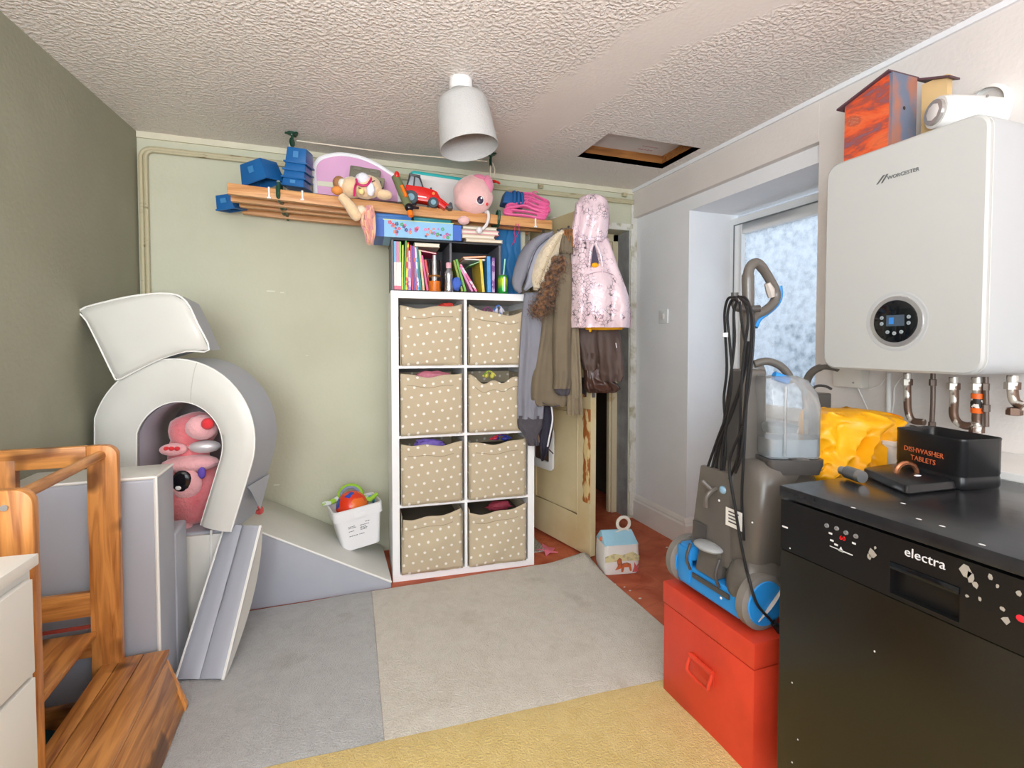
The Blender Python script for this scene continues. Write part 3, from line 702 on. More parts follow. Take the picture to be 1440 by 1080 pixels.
# ================================================================ white drawer unit at the near left
t = thing('drawer_unit', 'white drawer cabinet at the left edge in front of the wooden tower', 'cabinet', (-.72, 1.0, 0), (0, 0, math.radians(-3)))
m_cab = pm('white_lacquer', 'E6E5DF', rough=.35, var=.01)
M_ = Matrix.Rotation(math.radians(3), 4, 'Z')
rbox(-.21, .172, -.5, .225, .0, .775).build('carcass', m_cab, t, bevel=.002)
rbox(-.215, .182, -.505, .235, .778, .80).build('top_panel', m_cab, t, bevel=.003)
for (z0, z1) in ((.585, .762), (.385, .575), (.2, .375), (.02, .19)):
    d_ = rbox(.173, .186, -.45, .205, z0, z1).build('drawer', m_cab, t, bevel=.002)
# ================================================================ cube shelving unit with fabric boxes
m_kw = pm('white_laminate', 'F8F8F8', rough=.35, var=.01)
KR = math.radians(-3.6); KL = (.300, 2.602, 0)
kx = thing('shelving_unit', 'tall white eight-cube shelving unit filled with dotted fabric boxes', 'shelf unit', KL, (0, 0, KR))
KW, KD, KH, KO, KI = .752, .39, 1.47, .036, .014
MB().box(0, KO, 0, KD, 0, KH).build('side_panel', m_kw, kx, smooth=False, bevel=.001)
MB().box(KW-KO, KW, 0, KD, 0, KH).build('side_panel', m_kw, kx, smooth=False, bevel=.001)
MB().box(KO, KW-KO, 0, KD, KH-KO, KH).build('top_panel', m_kw, kx, smooth=False, bevel=.001)
MB().box(KO, KW-KO, 0, KD, 0, KO).build('bottom_panel', m_kw, kx, smooth=False, bevel=.001)
MB().box(KW/2-KI/2, KW/2+KI/2, .001, KD, KO, KH-KO).build('divider', m_kw, kx, smooth=False)
CHh = (KH-2*KO-3*KI)/4; CW = (KW-2*KO-KI)/2
for k in range(1, 4):
    z = KO+k*CHh+(k-1)*KI
    MB().box(KO, KW/2-KI/2, .002, KD, z, z+KI).box(KW/2+KI/2, KW-KO, .002, KD, z, z+KI).build('shelf', m_kw, kx, smooth=False)
MB().box(KO, KW-KO, KD-.004, KD, KO, KH-KO).build('back_panel', pm('shelf_back', '9A9690', rough=.7), kx, smooth=False)
KM = Matrix.Translation(Vector(KL)) @ Matrix.Rotation(KR, 4, 'Z')

def dots_mat():
    m, n, b = _nt('dotted_taupe_canvas'); N = n.nodes; L = n.links; t = N.new('ShaderNodeTexCoord')
    sp = N.new('ShaderNodeSeparateXYZ'); L.new(t.outputs['Object'], sp.inputs[0])
    def M(op, a, b_=None, c=None):
        x = N.new('ShaderNodeMath'); x.operation = op
        for i, v in enumerate((a, b_, c)):
            if v is None: continue
            if isinstance(v, (int, float)): x.inputs[i].default_value = v
            else: L.new(v, x.inputs[i])
        return x.outputs[0]
    wn = N.new('ShaderNodeTexNoise'); wn.inputs['Scale'].default_value = 7; L.new(t.outputs['Object'], wn.inputs[0])
    wob = M('MULTIPLY', M('SUBTRACT', wn.outputs['Fac'], .5), .55)
    u0 = M('ADD', M('MULTIPLY', sp.outputs[0], 21.5), wob); v0 = M('ADD', M('MULTIPLY', sp.outputs[2], 21.5), wob)
    # rotated 8 degrees staggered lattice
    a = math.radians(9); ca, sa = math.cos(a), math.sin(a)
    u = M('ADD', M('MULTIPLY', u0, ca), M('MULTIPLY', v0, sa)); v = M('SUBTRACT', M('MULTIPLY', v0, ca), M('MULTIPLY', u0, sa))
    row = M('FLOOR', v); odd = M('MULTIPLY', M('MODULO', M('ADD', row, 100), 2), .5)
    fu = M('SUBTRACT', M('FRACT', M('ADD', u, odd)), .5); fv = M('SUBTRACT', M('FRACT', v), .5)
    d = M('SQRT', M('ADD', M('MULTIPLY', fu, fu), M('MULTIPLY', fv, fv)))
    r = N.new('ShaderNodeValToRGB'); L.new(d, r.inputs[0]); e = r.color_ramp.elements
    e[0].position = .125; e[1].position = .165; e[0].color = (*lin('EFEADF'), 1); e[1].color = (*lin('C4B498'), 1)
    n2 = N.new('ShaderNodeTexNoise'); n2.inputs['Scale'].default_value = 300; L.new(t.outputs['Object'], n2.inputs[0])
    mx = N.new('ShaderNodeMixRGB'); mx.blend_type = 'MULTIPLY'; mx.inputs[0].default_value = .25; L.new(r.outputs[0], mx.inputs[1]); L.new(n2.outputs['Fac'], mx.inputs[2])
    L.new(r.outputs[0], b.inputs['Base Color']); b.inputs['Roughness'].default_value = .9
    bp = N.new('ShaderNodeBump'); bp.inputs['Strength'].default_value = .2; bp.inputs['Distance'].default_value = .002; L.new(n2.outputs['Fac'], bp.inputs['Height']); L.new(bp.outputs[0], b.inputs['Normal'])
    return m
m_dot = dots_mat(); m_dk = pm('canvas_inside', '6E6455', rough=.95)
LAB = {(0, 3): 'dotted taupe fabric box in the top left cube, red edge peeking out', (1, 3): 'dotted taupe fabric box in the top right cube, sagging rim over blue toys',
       (0, 2): 'dotted taupe fabric box in the left cube second from top, pink cloth peeking out', (1, 2): 'dotted taupe fabric box in the right cube second from top, badly creased rim',
       (0, 1): 'dotted taupe fabric box in the left cube third from top, violet cloth inside', (1, 1): 'dotted taupe fabric box in the right cube third from top, red and blue toys inside',
       (0, 0): 'dotted taupe fabric box in the bottom left cube beside the ramp', (1, 0): 'dotted taupe fabric box in the bottom right cube, dark red cloth peeking'}
SAG = {(0, 3): (.022, .3, .005), (1, 3): (.05, .62, -.01), (0, 2): (.016, .5, .0), (1, 2): (.052, .45, .004), (0, 1): (.014, .5, .012), (1, 1): (.022, .4, .0), (0, 0): (.03, .2, -.01), (1, 0): (.035, .3, .008)}
for (ci, ri), lab in LAB.items():
    x0 = KO+ci*(CW+KI); z0 = KO+ri*(CHh+KI)
    sag, sc_c, ph = SAG[(ci, ri)]; w = CW-.022; hgt = CHh-.026; nx, nz = 20, 16
    loc = KM @ Vector((x0+.008+w/2, -.012, z0+.001))
    t = thing('fabric_box', lab, 'storage box', tuple(loc), (0, 0, KR), 'dotted fabric boxes in the white shelving')
    rg = random.Random(ci*10+ri)
    def rim(u): # height of the rim along the front
        s = 1-((u-sc_c)/max(sc_c, 1-sc_c))**2
        wig = .006*math.sin(u*11+ph*300)
        if (ci, ri) == (1, 2): wig += .014*math.sin(u*17+1)
        return hgt-sag*max(0, s)+wig*(.3+s*.7)
    vs = []; fs = []
    for j in range(nz+1):
        for i in range(nx+1):
            u = i/nx; v = j/nz; zt = rim(u)*v
            taper = (1-.035*(1-v)*(ri % 2))*(1-.05*v*(ci == 0 and ri == 0))
            x = (u-.5)*w*taper
            bul = .018*math.sin(PI*u)*math.sin(PI*min(1, v*1.1)*.9)+.006*noise.noise((u*3+ci*5, v*3+ri*7, 1))+.004*noise.noise((u*9+ci, v*6+ri, 4))
            if v > .84: bul += .003
            vs.append((x, -bul, zt))
    for j in range(nz):
        for i in range(nx): k = j*(nx+1)+i; fs.append((k, k+1, k+nx+2, k+nx+1))
    mb = MB().add(vs, fs)
    front = mb.build('front_cloth', m_dot, t, solid=.003, ang=80)
    # hem seam line
    sv = [Vector(vs[int(nz*.84)*(nx+1)+i])+Vector((0, -.0025, .003)) for i in range(2, nx-2)]
    MB().tube(sv, .0012, 4).build('hem_fold', pm('canvas_seam', '9C8C72', rough=.9), t)
    dpt = .33
    MB().box(-w/2, -w/2+.003, .003, dpt, 0, hgt-.012).box(w/2-.003, w/2, .003, dpt, 0, hgt-.012).box(-w/2, w/2, dpt-.003, dpt, 0, hgt-.01).box(-w/2, w/2, 0, dpt, 0, .004).build('side_cloth', m_dot, t, smooth=False)
    MB().box(-w/2+.004, w/2-.004, .01, dpt-.005, .01, hgt-.075).build('lining', m_dk, t, smooth=False)
# contents peeking above the rims
def peek(ci, ri, u, name, lab, col, cat, shape='blob', w=.04, h=.02, col2=None, zz=0):
    x0 = KO+ci*(CW+KI)+.012+u*(CW-.024); z0 = KO+ri*(CHh+KI)+CHh-.026+zz
    p_ = KM @ Vector((x0, .045, z0))
    mt = pm('peek_'+col, col, rough=.6, c2=col2, thr=(.45, .5), vs=30)
    t = thing(name, lab, cat, tuple(p_), (0, 0, KR))
    if shape == 'blob':
        MB().ball((0, 0, -.02), (w, .03, h+.02), 14, 9, .45, ci*3+ri, 4).build('fold', mt, t)
    else:
        MB().ball((-w*.5, 0, -.005), (w*.4, .02, h), 12, 8).ball((w*.45, .005, -.01), (w*.35, .02, h*1.1), 12, 8, .3).build('fold', mt, t)
        MB().tube(smooth_path([(-w, 0, -.01), (-w*.3, -.01, h), (w*.4, 0, h*.7), (w, .0, -.01)], 4), .005, 6).build('strap', mt, t)
peek(0, 3, .75, 'folded_cloth', 'red cloth edge showing over the rim of the top left fabric box', 'C84038', 'cloth', w=.05, h=.008)
peek(1, 3, .55, 'small_toy', 'blue and white striped toy in the top right fabric box', '4A78C0', 'toy', 'toy', .03, .02, 'D8D4E0', -.02)
peek(1, 3, .35, 'small_toy', 'purple toy lying low in the top right fabric box', '7A4A68', 'toy', 'toy', .035, .01, None, -.02)
peek(0, 2, .5, 'folded_cloth', 'dusty pink cloth over the rim of the left box second from top', 'C87888', 'cloth', w=.09, h=.009)
peek(1, 2, .38, 'small_toy', 'green and yellow beaded toy over the rim of the creased fabric box', '7A9A3A', 'toy', 'toy', .035, .016, 'D8D060', -.012)
peek(0, 1, .45, 'folded_cloth', 'violet cloth over the rim of the left box third from top', '7A64B8', 'cloth', w=.08, h=.010)
peek(1, 1, .58, 'small_toy', 'red and dark blue toys over the rim of the right box third from top', 'C03040', 'toy', 'toy', .06, .011, '2A3A90')
peek(1, 0, .55, 'folded_cloth', 'dark red cloth over the rim of the bottom right fabric box', '8A3040', 'cloth', w=.07, h=.004)

# ================================================================ black cubby on top
m_blk = pm('black_brown_board', '2A2A2E', rough=.45)
m_blke = pm('worn_dark_edge', '6A6A70', rough=.5)
def kp(x, y, z): return KM @ Vector((x, y, z))
CB = .006; CBW = .562; CH2 = .262; CDp = .27; ZB = KH
t = thing('desk_cubby', 'dark two-compartment desk shelf full of books on the white unit', 'shelf', tuple(kp(CB, .02, ZB)), (0, 0, KR))
for x in (0, .292, CBW-.008): MB().box(x, x+.010, 0, CDp, 0, CH2).build('upright', m_blke, t, smooth=False)
MB().box(-.002, CBW+.004, -.002, CDp, CH2-.008, CH2).build('top_panel', m_blk, t, smooth=False)
MB().box(-.002, CBW+.004, 0, CDp, 0, .006).build('bottom_panel', m_blk, t, smooth=False)
MB().box(0, CBW, CDp-.006, CDp, 0, CH2).build('back_panel', m_blk, t, smooth=False)
TM = Matrix.Translation(t.location) @ Matrix.Rotation(KR, 4, 'Z')
def twotone(name, top, low, z):
    m, n, b = _nt(name); N = n.nodes; L = n.links; tt = N.new('ShaderNodeTexCoord'); sp = N.new('ShaderNodeSeparateXYZ'); L.new(tt.outputs['Object'], sp.inputs[0])
    r = N.new('ShaderNodeValToRGB'); L.new(sp.outputs[2], r.inputs[0]); e = r.color_ramp.elements; r.color_ramp.interpolation = 'CONSTANT'
    e[0].position = 0; e[0].color = (*lin('D86A80'), 1); e[1].position = z; e[1].color = (*lin(top), 1); x = e.new(.018); x.color = (*lin(low), 1)
    L.new(r.outputs[0], b.inputs['Base Color']); b.inputs['Roughness'].default_value = .4; return m
def book(x, w, h, cols, lab, lean=0, d=.2, y=.0, z=.007, grp='picture books in the dark desk shelf', name='book', flat=False, yaw=0):
    """upright (or lean degrees) book; spine towards the room. cols: cover hex, optional second hex"""
    c = cols[0]; mt = twotone('cover2_'+c, c, cols[1], h*.56) if cols[-1] == 'EDE6E0' else pm('cover_'+'_'.join(cols), c, rough=.35, var=.05, c2=(cols[1] if len(cols) > 1 else None), thr=(.48, .5), vs=18)
    p = TM @ Vector((x, y, z)); r = (0, math.radians(lean), KR+math.radians(yaw))
    b = thing(name, lab, 'book', tuple(p), r, grp)
    cw = min(.0018, w*.2)
    mb = MB().box(0, cw, 0, d, 0, h).box(w-cw, w, 0, d, 0, h).box(0, w, -.001, cw, 0, h)
    mb.build('cover', mt, b, smooth=False)
    MB().box(cw, w-cw, cw, d-.003, .002, h-.002).build('pages', pm('paper', 'EAE3D2', rough=.9), b, smooth=False)
    return b
pm('paper', 'EAE3D2', rough=.9)
BL = [ # x, w, h, colours, label, lean
 (.012, .0115, .240, ('6FB4DC', 'EDE6E0'), 'tall light blue and white book, first from the left in the dark shelf', 0),
 (.0240, .0115, .240, ('E07AA8', 'EDE6E0'), 'tall pink and white book, second from the left in the dark shelf', 0),
 (.0360, .011, .240, ('8CC45A', 'EDE6E0'), 'tall light green and white book, third from the left in the dark shelf', 0),
 (.0485, .007, .224, ('C8D84A',), 'thin yellow green book leaning beside the tall white ones', 1),
 (.057, .007, .246, ('4CA83C',), 'thin green book standing tallest near the left end', 2.5),
 (.067, .011, .238, ('E8D020', 'D8481C'), 'yellow book with orange stripes, left of the lilac ones', 2),
 (.082, .012, .198, ('A87AC8', 'E8C8E0'), 'lilac book shorter than its neighbours in the left compartment', 0),
 (.098, .008, .226, ('C8385A',), 'thin crimson book between the lilac book and a purple one', -2),
 (.108, .008, .222, ('6A4AA0',), 'thin dark purple book, right of the crimson one', -2.5),
 (.118, .008, .220, ('D86A4A', '9A4AA0'), 'thin orange and violet book beside the purple one', -3),
 (.128, .009, .218, ('4AA0DC', 'E8E8F0'), 'bright blue spiral bound book in the left compartment', -4),
 (.139, .009, .218, ('1C7A78',), 'dark teal book, right of the bright blue one', -4.5),
 (.153, .011, .204, ('E0B088', 'C8D0A0'), 'peach book, right of the teal one', -5.5),
 (.173, .010, .178, ('E05A90',), 'short pink book leaning by the orange bottle', -9),
 (.189, .010, .158, ('D84848',), 'short red book leaning behind the orange bottle', -10)]
for x, w, h_, c, lab, ln in BL: book(x, w, h_, c, lab, lean=ln)
BR = [(.352, .011, .164, ('8A9A3A',), 'olive green book leaning left behind the steel bottle', -15),
 (.369, .011, .170, ('6CB040',), 'grass green book leaning left in the right compartment', -16),
 (.405, .011, .140, ('D888B8',), 'pink book leaning steeply beside the grass green one', -27),
 (.428, .011, .162, ('E46A98', 'F0D8E0'), 'rose and white book leaning steeply, uppermost of the leaning pair', -32),
 (.463, .014, .172, ('E0C84A',), 'yellow book standing right of the leaning books', -5),
 (.492, .018, .188, ('4A9ADC',), 'sky blue book standing near the right end', -1),
 (.516, .015, .182, ('B8A0C8', '7A4A90'), 'lilac and purple book, last upright on the right', 0)]
for x, w, h_, c, lab, ln in BR: book(x, w, h_, c, lab, lean=ln)
def book_flat(px0, z, L_, w, d, c, lab, roll=0, grp=None):
    mt = pm('cover_'+'_'.join(c), c[0], rough=.4, var=.05, c2=(c[1] if len(c) > 1 else None), thr=(.48, .5), vs=18)
    b = thing('book', lab, 'book', tuple(TM @ Vector((px0, .0, z))), (0, math.radians(roll), KR), grp)
    MB().box(0, L_, 0, d, 0, .0018).box(0, L_, 0, d, w-.0018, w).box(0, L_, d-.002, d, 0, w).build('cover', mt, b, smooth=False)
    MB().box(.003, L_-.003, .003, d-.003, .0018, w-.0018).build('pages', MATS['paper'], b, smooth=False)
book_flat(.112, .228, .130, .018, .16, ('D8CDB4',), 'cream book lying flat on top of the upright books')
book_flat(.125, .206, .10, .008, .16, ('C02A5A',), 'crimson book tilted flat under the cream one', 8)
book_flat(.362, .178, .125, .009, .15, ('EE8A2C',), 'orange book lying slanted over the right hand books', -5)
book_flat(.370, .172, .110, .007, .15, ('E8E4E8',), 'white booklet lying under the orange book', 0)
book_flat(.395, .140, .075, .006, .14, ('3E9A48',), 'green booklet slanting below the white booklet', -22)
MB().ball((0, 0, 0), (.028, .03, .035), 14, 9, .3, 3).build('soft_toy', pm('blue_fabric', '4A6CC8', rough=.8), loc=tuple(TM @ Vector((.325, .0, .045))), label='small blue soft lump behind the steel bottle on the white unit', category='toy')
# bottles in front
m_clear = pm('clear_plastic', 'FFFFFF', rough=.05, trans=1, var=0, ior=1.2)
def along(px, yk, z=KH):
    """point on the unit's top at local depth yk under photo column px"""
    a = at(px, 405, Y=2.6); b = kp(0, yk, 0)
    # intersect the column's vertical plane with the local line y = yk
    o = Vector((0, 0)); dv = Vector((a.x, a.y)); k0 = kp(0, yk, 0).xy; k1 = kp(1, yk, 0).xy
    den = dv.x*(k1-k0).y-dv.y*(k1-k0).x
    s = (dv.y*k0.x-dv.x*k0.y)/den
    p = k0+(k1-k0)*s; return (p.x, p.y, z)
q = along(611, .012)
t = thing('perfume_bottle', 'clear tumbler bottle half full of orange liquid in front of the books', 'bottle', q)
MB().lathe([(.001, .001), (.029, .001), (.031, .004), (.031, .155), (.029, .158), (.001, .158)], n=28).build('glass_body', m_clear, t)
MB().lathe([(.001, .003), (.0265, .003), (.0275, .05), (.0275, .054), (.001, .054)], n=24).build('liquid', pm('orange_liquid', 'F08018', rough=.2, var=.02), t)
MB().lathe([(.0285, .076), (.030, .08), (.0285, .084)], n=24).build('gold_band', pm('gold_band', 'C88A3A', rough=.3, metal=.6), t)
MB().lathe([(.001, .056), (.010, .056), (.012, .075), (.009, .12), (.009, .185), (.001, .187)], n=18).build('spray_stem', pm('pale_silver', 'D8D6D4', rough=.25, metal=.4), t)
q = along(631, .005)
t = thing('flask', 'curved steel drinks bottle with pink cap in front of the books', 'bottle', q)
MB().lathe([(.001, 0), (.022, 0), (.0245, .006), (.023, .04), (.020, .06), (.0235, .08), (.022, .1), (.014, .118), (.013, .124), (.001, .125)], n=28).build('body', pm('brushed_steel', 'B8BCC4', rough=.18, metal=.95, var=.02), t)
MB().lathe([(.0135, .121), (.0142, .123), (.0142, .147), (.012, .15), (.001, .15)], n=20).build('cap', pm('pink_cap', 'E8B0BC', rough=.4), t)
q = along(707, .012)
t = thing('drink_can', 'green and yellow drinks tumbler with a mint straw on the white unit', 'can', q)
def canmat():
    m, n, b = _nt('green_yellow_can'); N = n.nodes; L = n.links; tt = N.new('ShaderNodeTexCoord'); sp = N.new('ShaderNodeSeparateXYZ'); L.new(tt.outputs['Object'], sp.inputs[0])
    w = N.new('ShaderNodeTexNoise'); w.inputs['Scale'].default_value = 20; L.new(tt.outputs['Object'], w.inputs[0])
    a = N.new('ShaderNodeMath'); a.operation = 'MULTIPLY_ADD'; L.new(w.outputs['Fac'], a.inputs[0]); a.inputs[1].default_value = .06; L.new(sp.outputs[2], a.inputs[2])
    r = N.new('ShaderNodeValToRGB'); L.new(a.outputs[0], r.inputs[0]); e = r.color_ramp.elements; e[0].position = .05; e[0].color = (*lin('1F9A3C'), 1); e[1].position = .095; e[1].color = (*lin('C8D830'), 1)
    x = e.new(.12); x.color = (*lin('3AAA3C'), 1)
    L.new(r.outputs[0], b.inputs['Base Color']); b.inputs['Roughness'].default_value = .25; b.inputs['Metallic'].default_value = .3; return m
MB().lathe([(.001, 0), (.021, 0), (.0255, .006), (.0265, .02), (.0265, .082), (.023, .094), (.021, .096), (.001, .096)], n=28).build('can_body', canmat(), t)
MB().lathe([(.021, .0955), (.022, .098), (.020, .099)], n=24).build('rim', pm('steel', 'B8B8B8', rough=.3, metal=.9), t)
MB().box(-.004, .004, -.0272, -.026, .01, .088).build('white_stripe', m_pail, t)
MB().tube([(.003, 0, .09), (.013, 0, .185)], .0042, 8).build('straw', pm('mint_straw', '9ADCC8', rough=.4), t)
# blue wavy panel standing behind the can
t = thing('wavy_panel', 'tall blue panel with carved wavy lines standing behind the drinks can', 'panel', tuple(kp(.575, .16, KH)), (math.radians(-4), 0, KR))
m_bl = pm('deep_blue_foam', '1F6FA8', rough=.55)
R = []
for j in range(31):
    z = .40*j/30; ring = []
    for i in range(25):
        u = i/24; x = .155*u
        g = 0
        for c0 in (.22, .5, .78):
            dd = u-c0-.045*math.sin(z*48+c0*5); g += .006*math.exp(-(dd/.025)**2)
        ring.append((x, g, z))
    ring += [(.155, .02, z), (0, .02, z)]
    R.append(ring)
MB().rings(R).build('panel_board', m_bl, t, ang=70)
# cream board standing beside it
t = thing('board', 'narrow cream board standing between the blue wavy panel and the door', 'board', tuple(kp(.735, .22, KH)), (0, 0, KR))
MB().box(0, .035, 0, .016, 0, .46).build('plank', pm('cream_board', 'D8D2B8', rough=.6), t, bevel=.002)

# light blue patterned box and the stack on the cubby
ZC = ZB+CH2+.001
t = thing('patterned_box', 'light blue box printed with flowers on the dark desk shelf', 'box', tuple(at(527, 335, Y=2.60).xy.to_3d()+Vector((0, 0, ZC))), (0, 0, KR))
m_lb = pm('sky_blue_card', '8CC0E4', rough=.4, var=.03); m_rb = pm('royal_blue_card', '3A66C0', rough=.4)
BW = .43
MB().box(.045, BW-.045, 0, .24, 0, .082).build('box_body', m_lb, t, smooth=False)
MB().box(0, .045, .001, .24, 0, .084).build('box_end', m_rb, t, smooth=False); MB().box(BW-.045, BW, .001, .24, 0, .078).build('box_end', m_rb, t, smooth=False)
MB().box(.04, BW-.04, 0, .24, .082, .086).build('lid_edge', pm('lid_edge', 'C8D890', rough=.5), t, smooth=False)
cols = ['E05A6A', 'E87AA8', '3A4A80', 'F08A60', '5AA860', 'B86AC0']
for ci, cc in enumerate(cols):
    fl = MB(); r5 = random.Random(ci+11)
    for k in range(7):
        x = r5.uniform(.06, BW-.06); z = r5.uniform(.012, .072); rr = r5.uniform(.004, .009)
        for pth in range(5):
            a = 2*PI*pth/5; fl.lathe([(.0005, 0), (rr*.5, 0)], c=(x+rr*.7*math.cos(a), -.0008, z+rr*.7*math.sin(a)), axis='Y', n=7)
    fl.build('printed_flowers', pm('print_'+cc, cc, rough=.5), t, smooth=False)
hp = [('book', 'D8C8B0', 'E4D8C4', .195, .016, 'cream book lowest in the short stack right of the blue box'), ('book', 'C8B49A', 'E4D8C4', .175, .022, 'tan book second from the bottom of the stack by the blue box'),
      ('book', 'D89AA0', 'E4CCCC', .20, .022, 'dusty pink book second from the top of the stack by the blue box'), ('book', 'A8A088', 'D8D0BC', .185, .020, 'grey green book on top of the stack by the blue box')]
z = ZC+.0015; q0 = at(650, 330, Y=2.585)
for k, (nm, c1_, c2_, L_, w_, lab) in enumerate(hp):
    b = thing(nm, lab, 'book', (q0.x+[.02, .0, -.002, .005][k], q0.y+.004*k, z), (0, 0, KR), 'books stacked flat beside the blue box')
    mt = pm('cover_'+c1_, c1_, rough=.5)
    MB().box(0, L_, 0, .15, 0, .005).box(0, L_, 0, .15, w_-.005, w_).box(0, L_, .148, .15, 0, w_).build('cover', mt, b, smooth=False)
    MB().box(.003, L_-.004, .003, .146, .005, w_-.005).build('pages', MATS['paper'], b, smooth=False)
    z += w_+.0012
# flat blue and teal boxes on the patterned box
zz = ZC+.0865
for (px, w_, h_, cc, lab, yy, nm) in ((520, .20, .028, '2F6EB4', 'flat blue game box on the flowered box under the plush horse', 2.615, 'game_box'), (582, .19, .034, '1E8A94', 'flat teal box on the flowered box behind the slats', 2.63, 'game_box')):
    q = at(px, 300, Y=yy); t = thing(nm, lab, 'box', (q.x, q.y, zz), (0, 0, KR))
    MB().box(0, w_, 0, .17, 0, h_*.75).build('box_base', pm('game_'+cc, cc, rough=.4), t, bevel=.002)
    MB().box(-.002, w_+.002, -.002, .172, h_*.55, h_).build('box_lid', pm('game_'+cc, cc, rough=.4), t, bevel=.002)
# ================================================================ ceiling clothes airer laden with toys
m_slat = wood('airer_pine', 'D9A268', 'B87A42', 'X', .45)
m_iron = pm('green_iron', '1E4A38', rough=.35)
m_cord = pm('cotton_cord', 'DDD2BE', rough=.9)
AZ = 1.915       # top of the slats at the front
t = thing('clothes_airer', 'wooden slatted pulley clothes airer hung from the ceiling, piled with toys', 'clothes airer', (.38, 2.77, AZ))
def slat(a, b, h, w, nm='slat'):
    a = Vector(a); b = Vector(b); d = (b-a)
    mb = MB(); n_ = 8; R = []
    for k in range(n_+1):
        p = a+d*k/n_+Vector((0, 0, -.006*math.sin(PI*k/n_)))
        R.append([p+Vector((0, -w/2, -h)), p+Vector((0, w/2, -h)), p+Vector((0, w/2, 0)), p+Vector((0, -w/2, 0))])
    return mb.rings(R).build(nm, m_slat, t, world=True, bevel=.0025, ang=35)
l1 = at(320, 258, Y=2.60); r1 = at(775, 311, Y=2.60)
slat(l1, r1, .048, .030)
slat(at(325, 271.5, Y=2.715), at(760, 317, Y=2.715)+Vector((0, 0, -.0)), .040, .03)
slat(at(337, 281, Y=2.83), at(742, 322, Y=2.83), .036, .03)
slat(at(341, 291.5, Y=2.945), at(560, 313, Y=2.945), .034, .03)
slat(at(352, 279, Y=2.775), at(640, 308, Y=2.775), .022, .024)
# iron ends
for (px, top) in ((392, 262), (700, 302)):
    c0 = at(px, top, Y=2.60); zc = c0.z-.0
    pts = [(c0.x, 2.575, zc+.012), (c0.x+.0, 2.60, zc+.016), (c0.x, 2.63, zc-.01), (c0.x, 2.66, zc-.055), (c0.x, 2.72, zc-.03), (c0.x, 2.77, zc-.062), (c0.x, 2.83, zc-.03), (c0.x, 2.89, zc-.058), (c0.x, 2.95, zc-.02), (c0.x, 2.975, zc+.01)]
    mb = MB().tube(smooth_path(pts, 5), .008, 8)
    mb.tube(smooth_path([(c0.x, 2.575, zc+.012), (c0.x, 2.578, zc-.03), (c0.x, 2.60, zc-.058), (c0.x, 2.64, zc-.06)], 5), .0075, 8)
    mb.tube([(c0.x, 2.66, zc-.05), (c0.x, 2.89, zc-.052)], .006, 8)
    mb.tube([(c0.x, 2.77, zc-.06), (c0.x, 2.77, zc+.06)], .006, 8)
    if px < 500: mb.tube(smooth_path([at(391, 262, Y=2.572), at(391, 276, Y=2.575), at(396, 284, Y=2.68), at(401, 293, Y=2.80), at(404, 303, Y=2.93), at(405, 309, Y=2.965)], 5), .0085, 8)
    mb.build('iron_end', m_iron, t, world=True)
# white clothes-peg ties on the slats
for (px, py, l_) in ((378, 263, .048), (425, 268, .042), (753, 307, .045)):
    q = at(px, py, Y=2.583); MB().tube([q, q+Vector((.001, 0, -l_))], .0045, 8).tube([q+Vector((-.008, 0, -l_)), q+Vector((.008, 0, -l_))], .004, 6).build('plastic_tie', m_pail, t, world=True)
# ceiling pulleys and ropes
def pulley(px, py, lab):
    q = at(px, py, Z=CZ)
    h = thing('ceiling_pulley', lab, 'pulley', (q.x, q.y, CZ), (0, 0, -TH))
    MB().lathe([(.001, 0), (.026, 0), (.026, -.006), (.001, -.007)], n=18).build('base_disc', m_iron, h)
    for a in (90, 210, 330):
        a = math.radians(a); MB().tube([(0, 0, -.005), (.034*math.cos(a), .034*math.sin(a), -.005)], .009, 8, flat=.5).build('lug', m_iron, h)
    MB().tube([(0, 0, -.005), (0, -.004, -.04)], .007, 8).lathe([(.018, -.007), (.022, -.003), (.012, 0), (.022, .003), (.018, .007)], c=(0, -.004, -.048), axis='X', n=18, cap=True).build('wheel', m_iron, h)
    MB().ball((0, -.006, -.0085), .0035, 8, 6).build('screw', pm('steel', 'B8B8B8'), h)
    return q
qa = pulley(411, 187, 'dark green pulley hook on the ceiling above the blue bins')
qb = pulley(690, 216, 'dark green pulley hook on the ceiling right of the lampshade')
e1 = at(403, 264, Y=2.77); e2 = at(690, 300, Y=2.77)
MB().tube([(qa.x-.012, qa.y, CZ-.05), (e1.x, 2.77, e1.z+.0), (e1.x, 2.77, AZ-.02)], .0045, 8).ball((e1.x, 2.77, AZ+.02), (.014, .014, .02), 8, 6).build('airer_rope', m_cord, label='cream rope holding up the left end of the airer beside the blue bins', category='rope')
MB().tube([(qb.x, qb.y, CZ-.06), (qb.x-.002, 2.77, AZ-.02)], .0045, 8).tube(smooth_path([(qb.x+.01, qb.y, CZ-.05), (qb.x+.02, qb.y-.01, CZ-.09), (qb.x+.012, qb.y-.01, CZ-.13)], 4), .003, 6).build('airer_rope', m_cord, label='cream rope holding up the right end of the airer beside the red ring', category='rope')
MB().tube([(qa.x+.02, qa.y, CZ-.035), ((qa.x+qb.x)/2, (qa.y+qb.y)/2, CZ-.05), (qb.x-.02, qb.y, CZ-.045)], .0035, 8).build('airer_rope', m_cord, label='long cream rope running level under the ceiling between the two pulleys', category='rope')

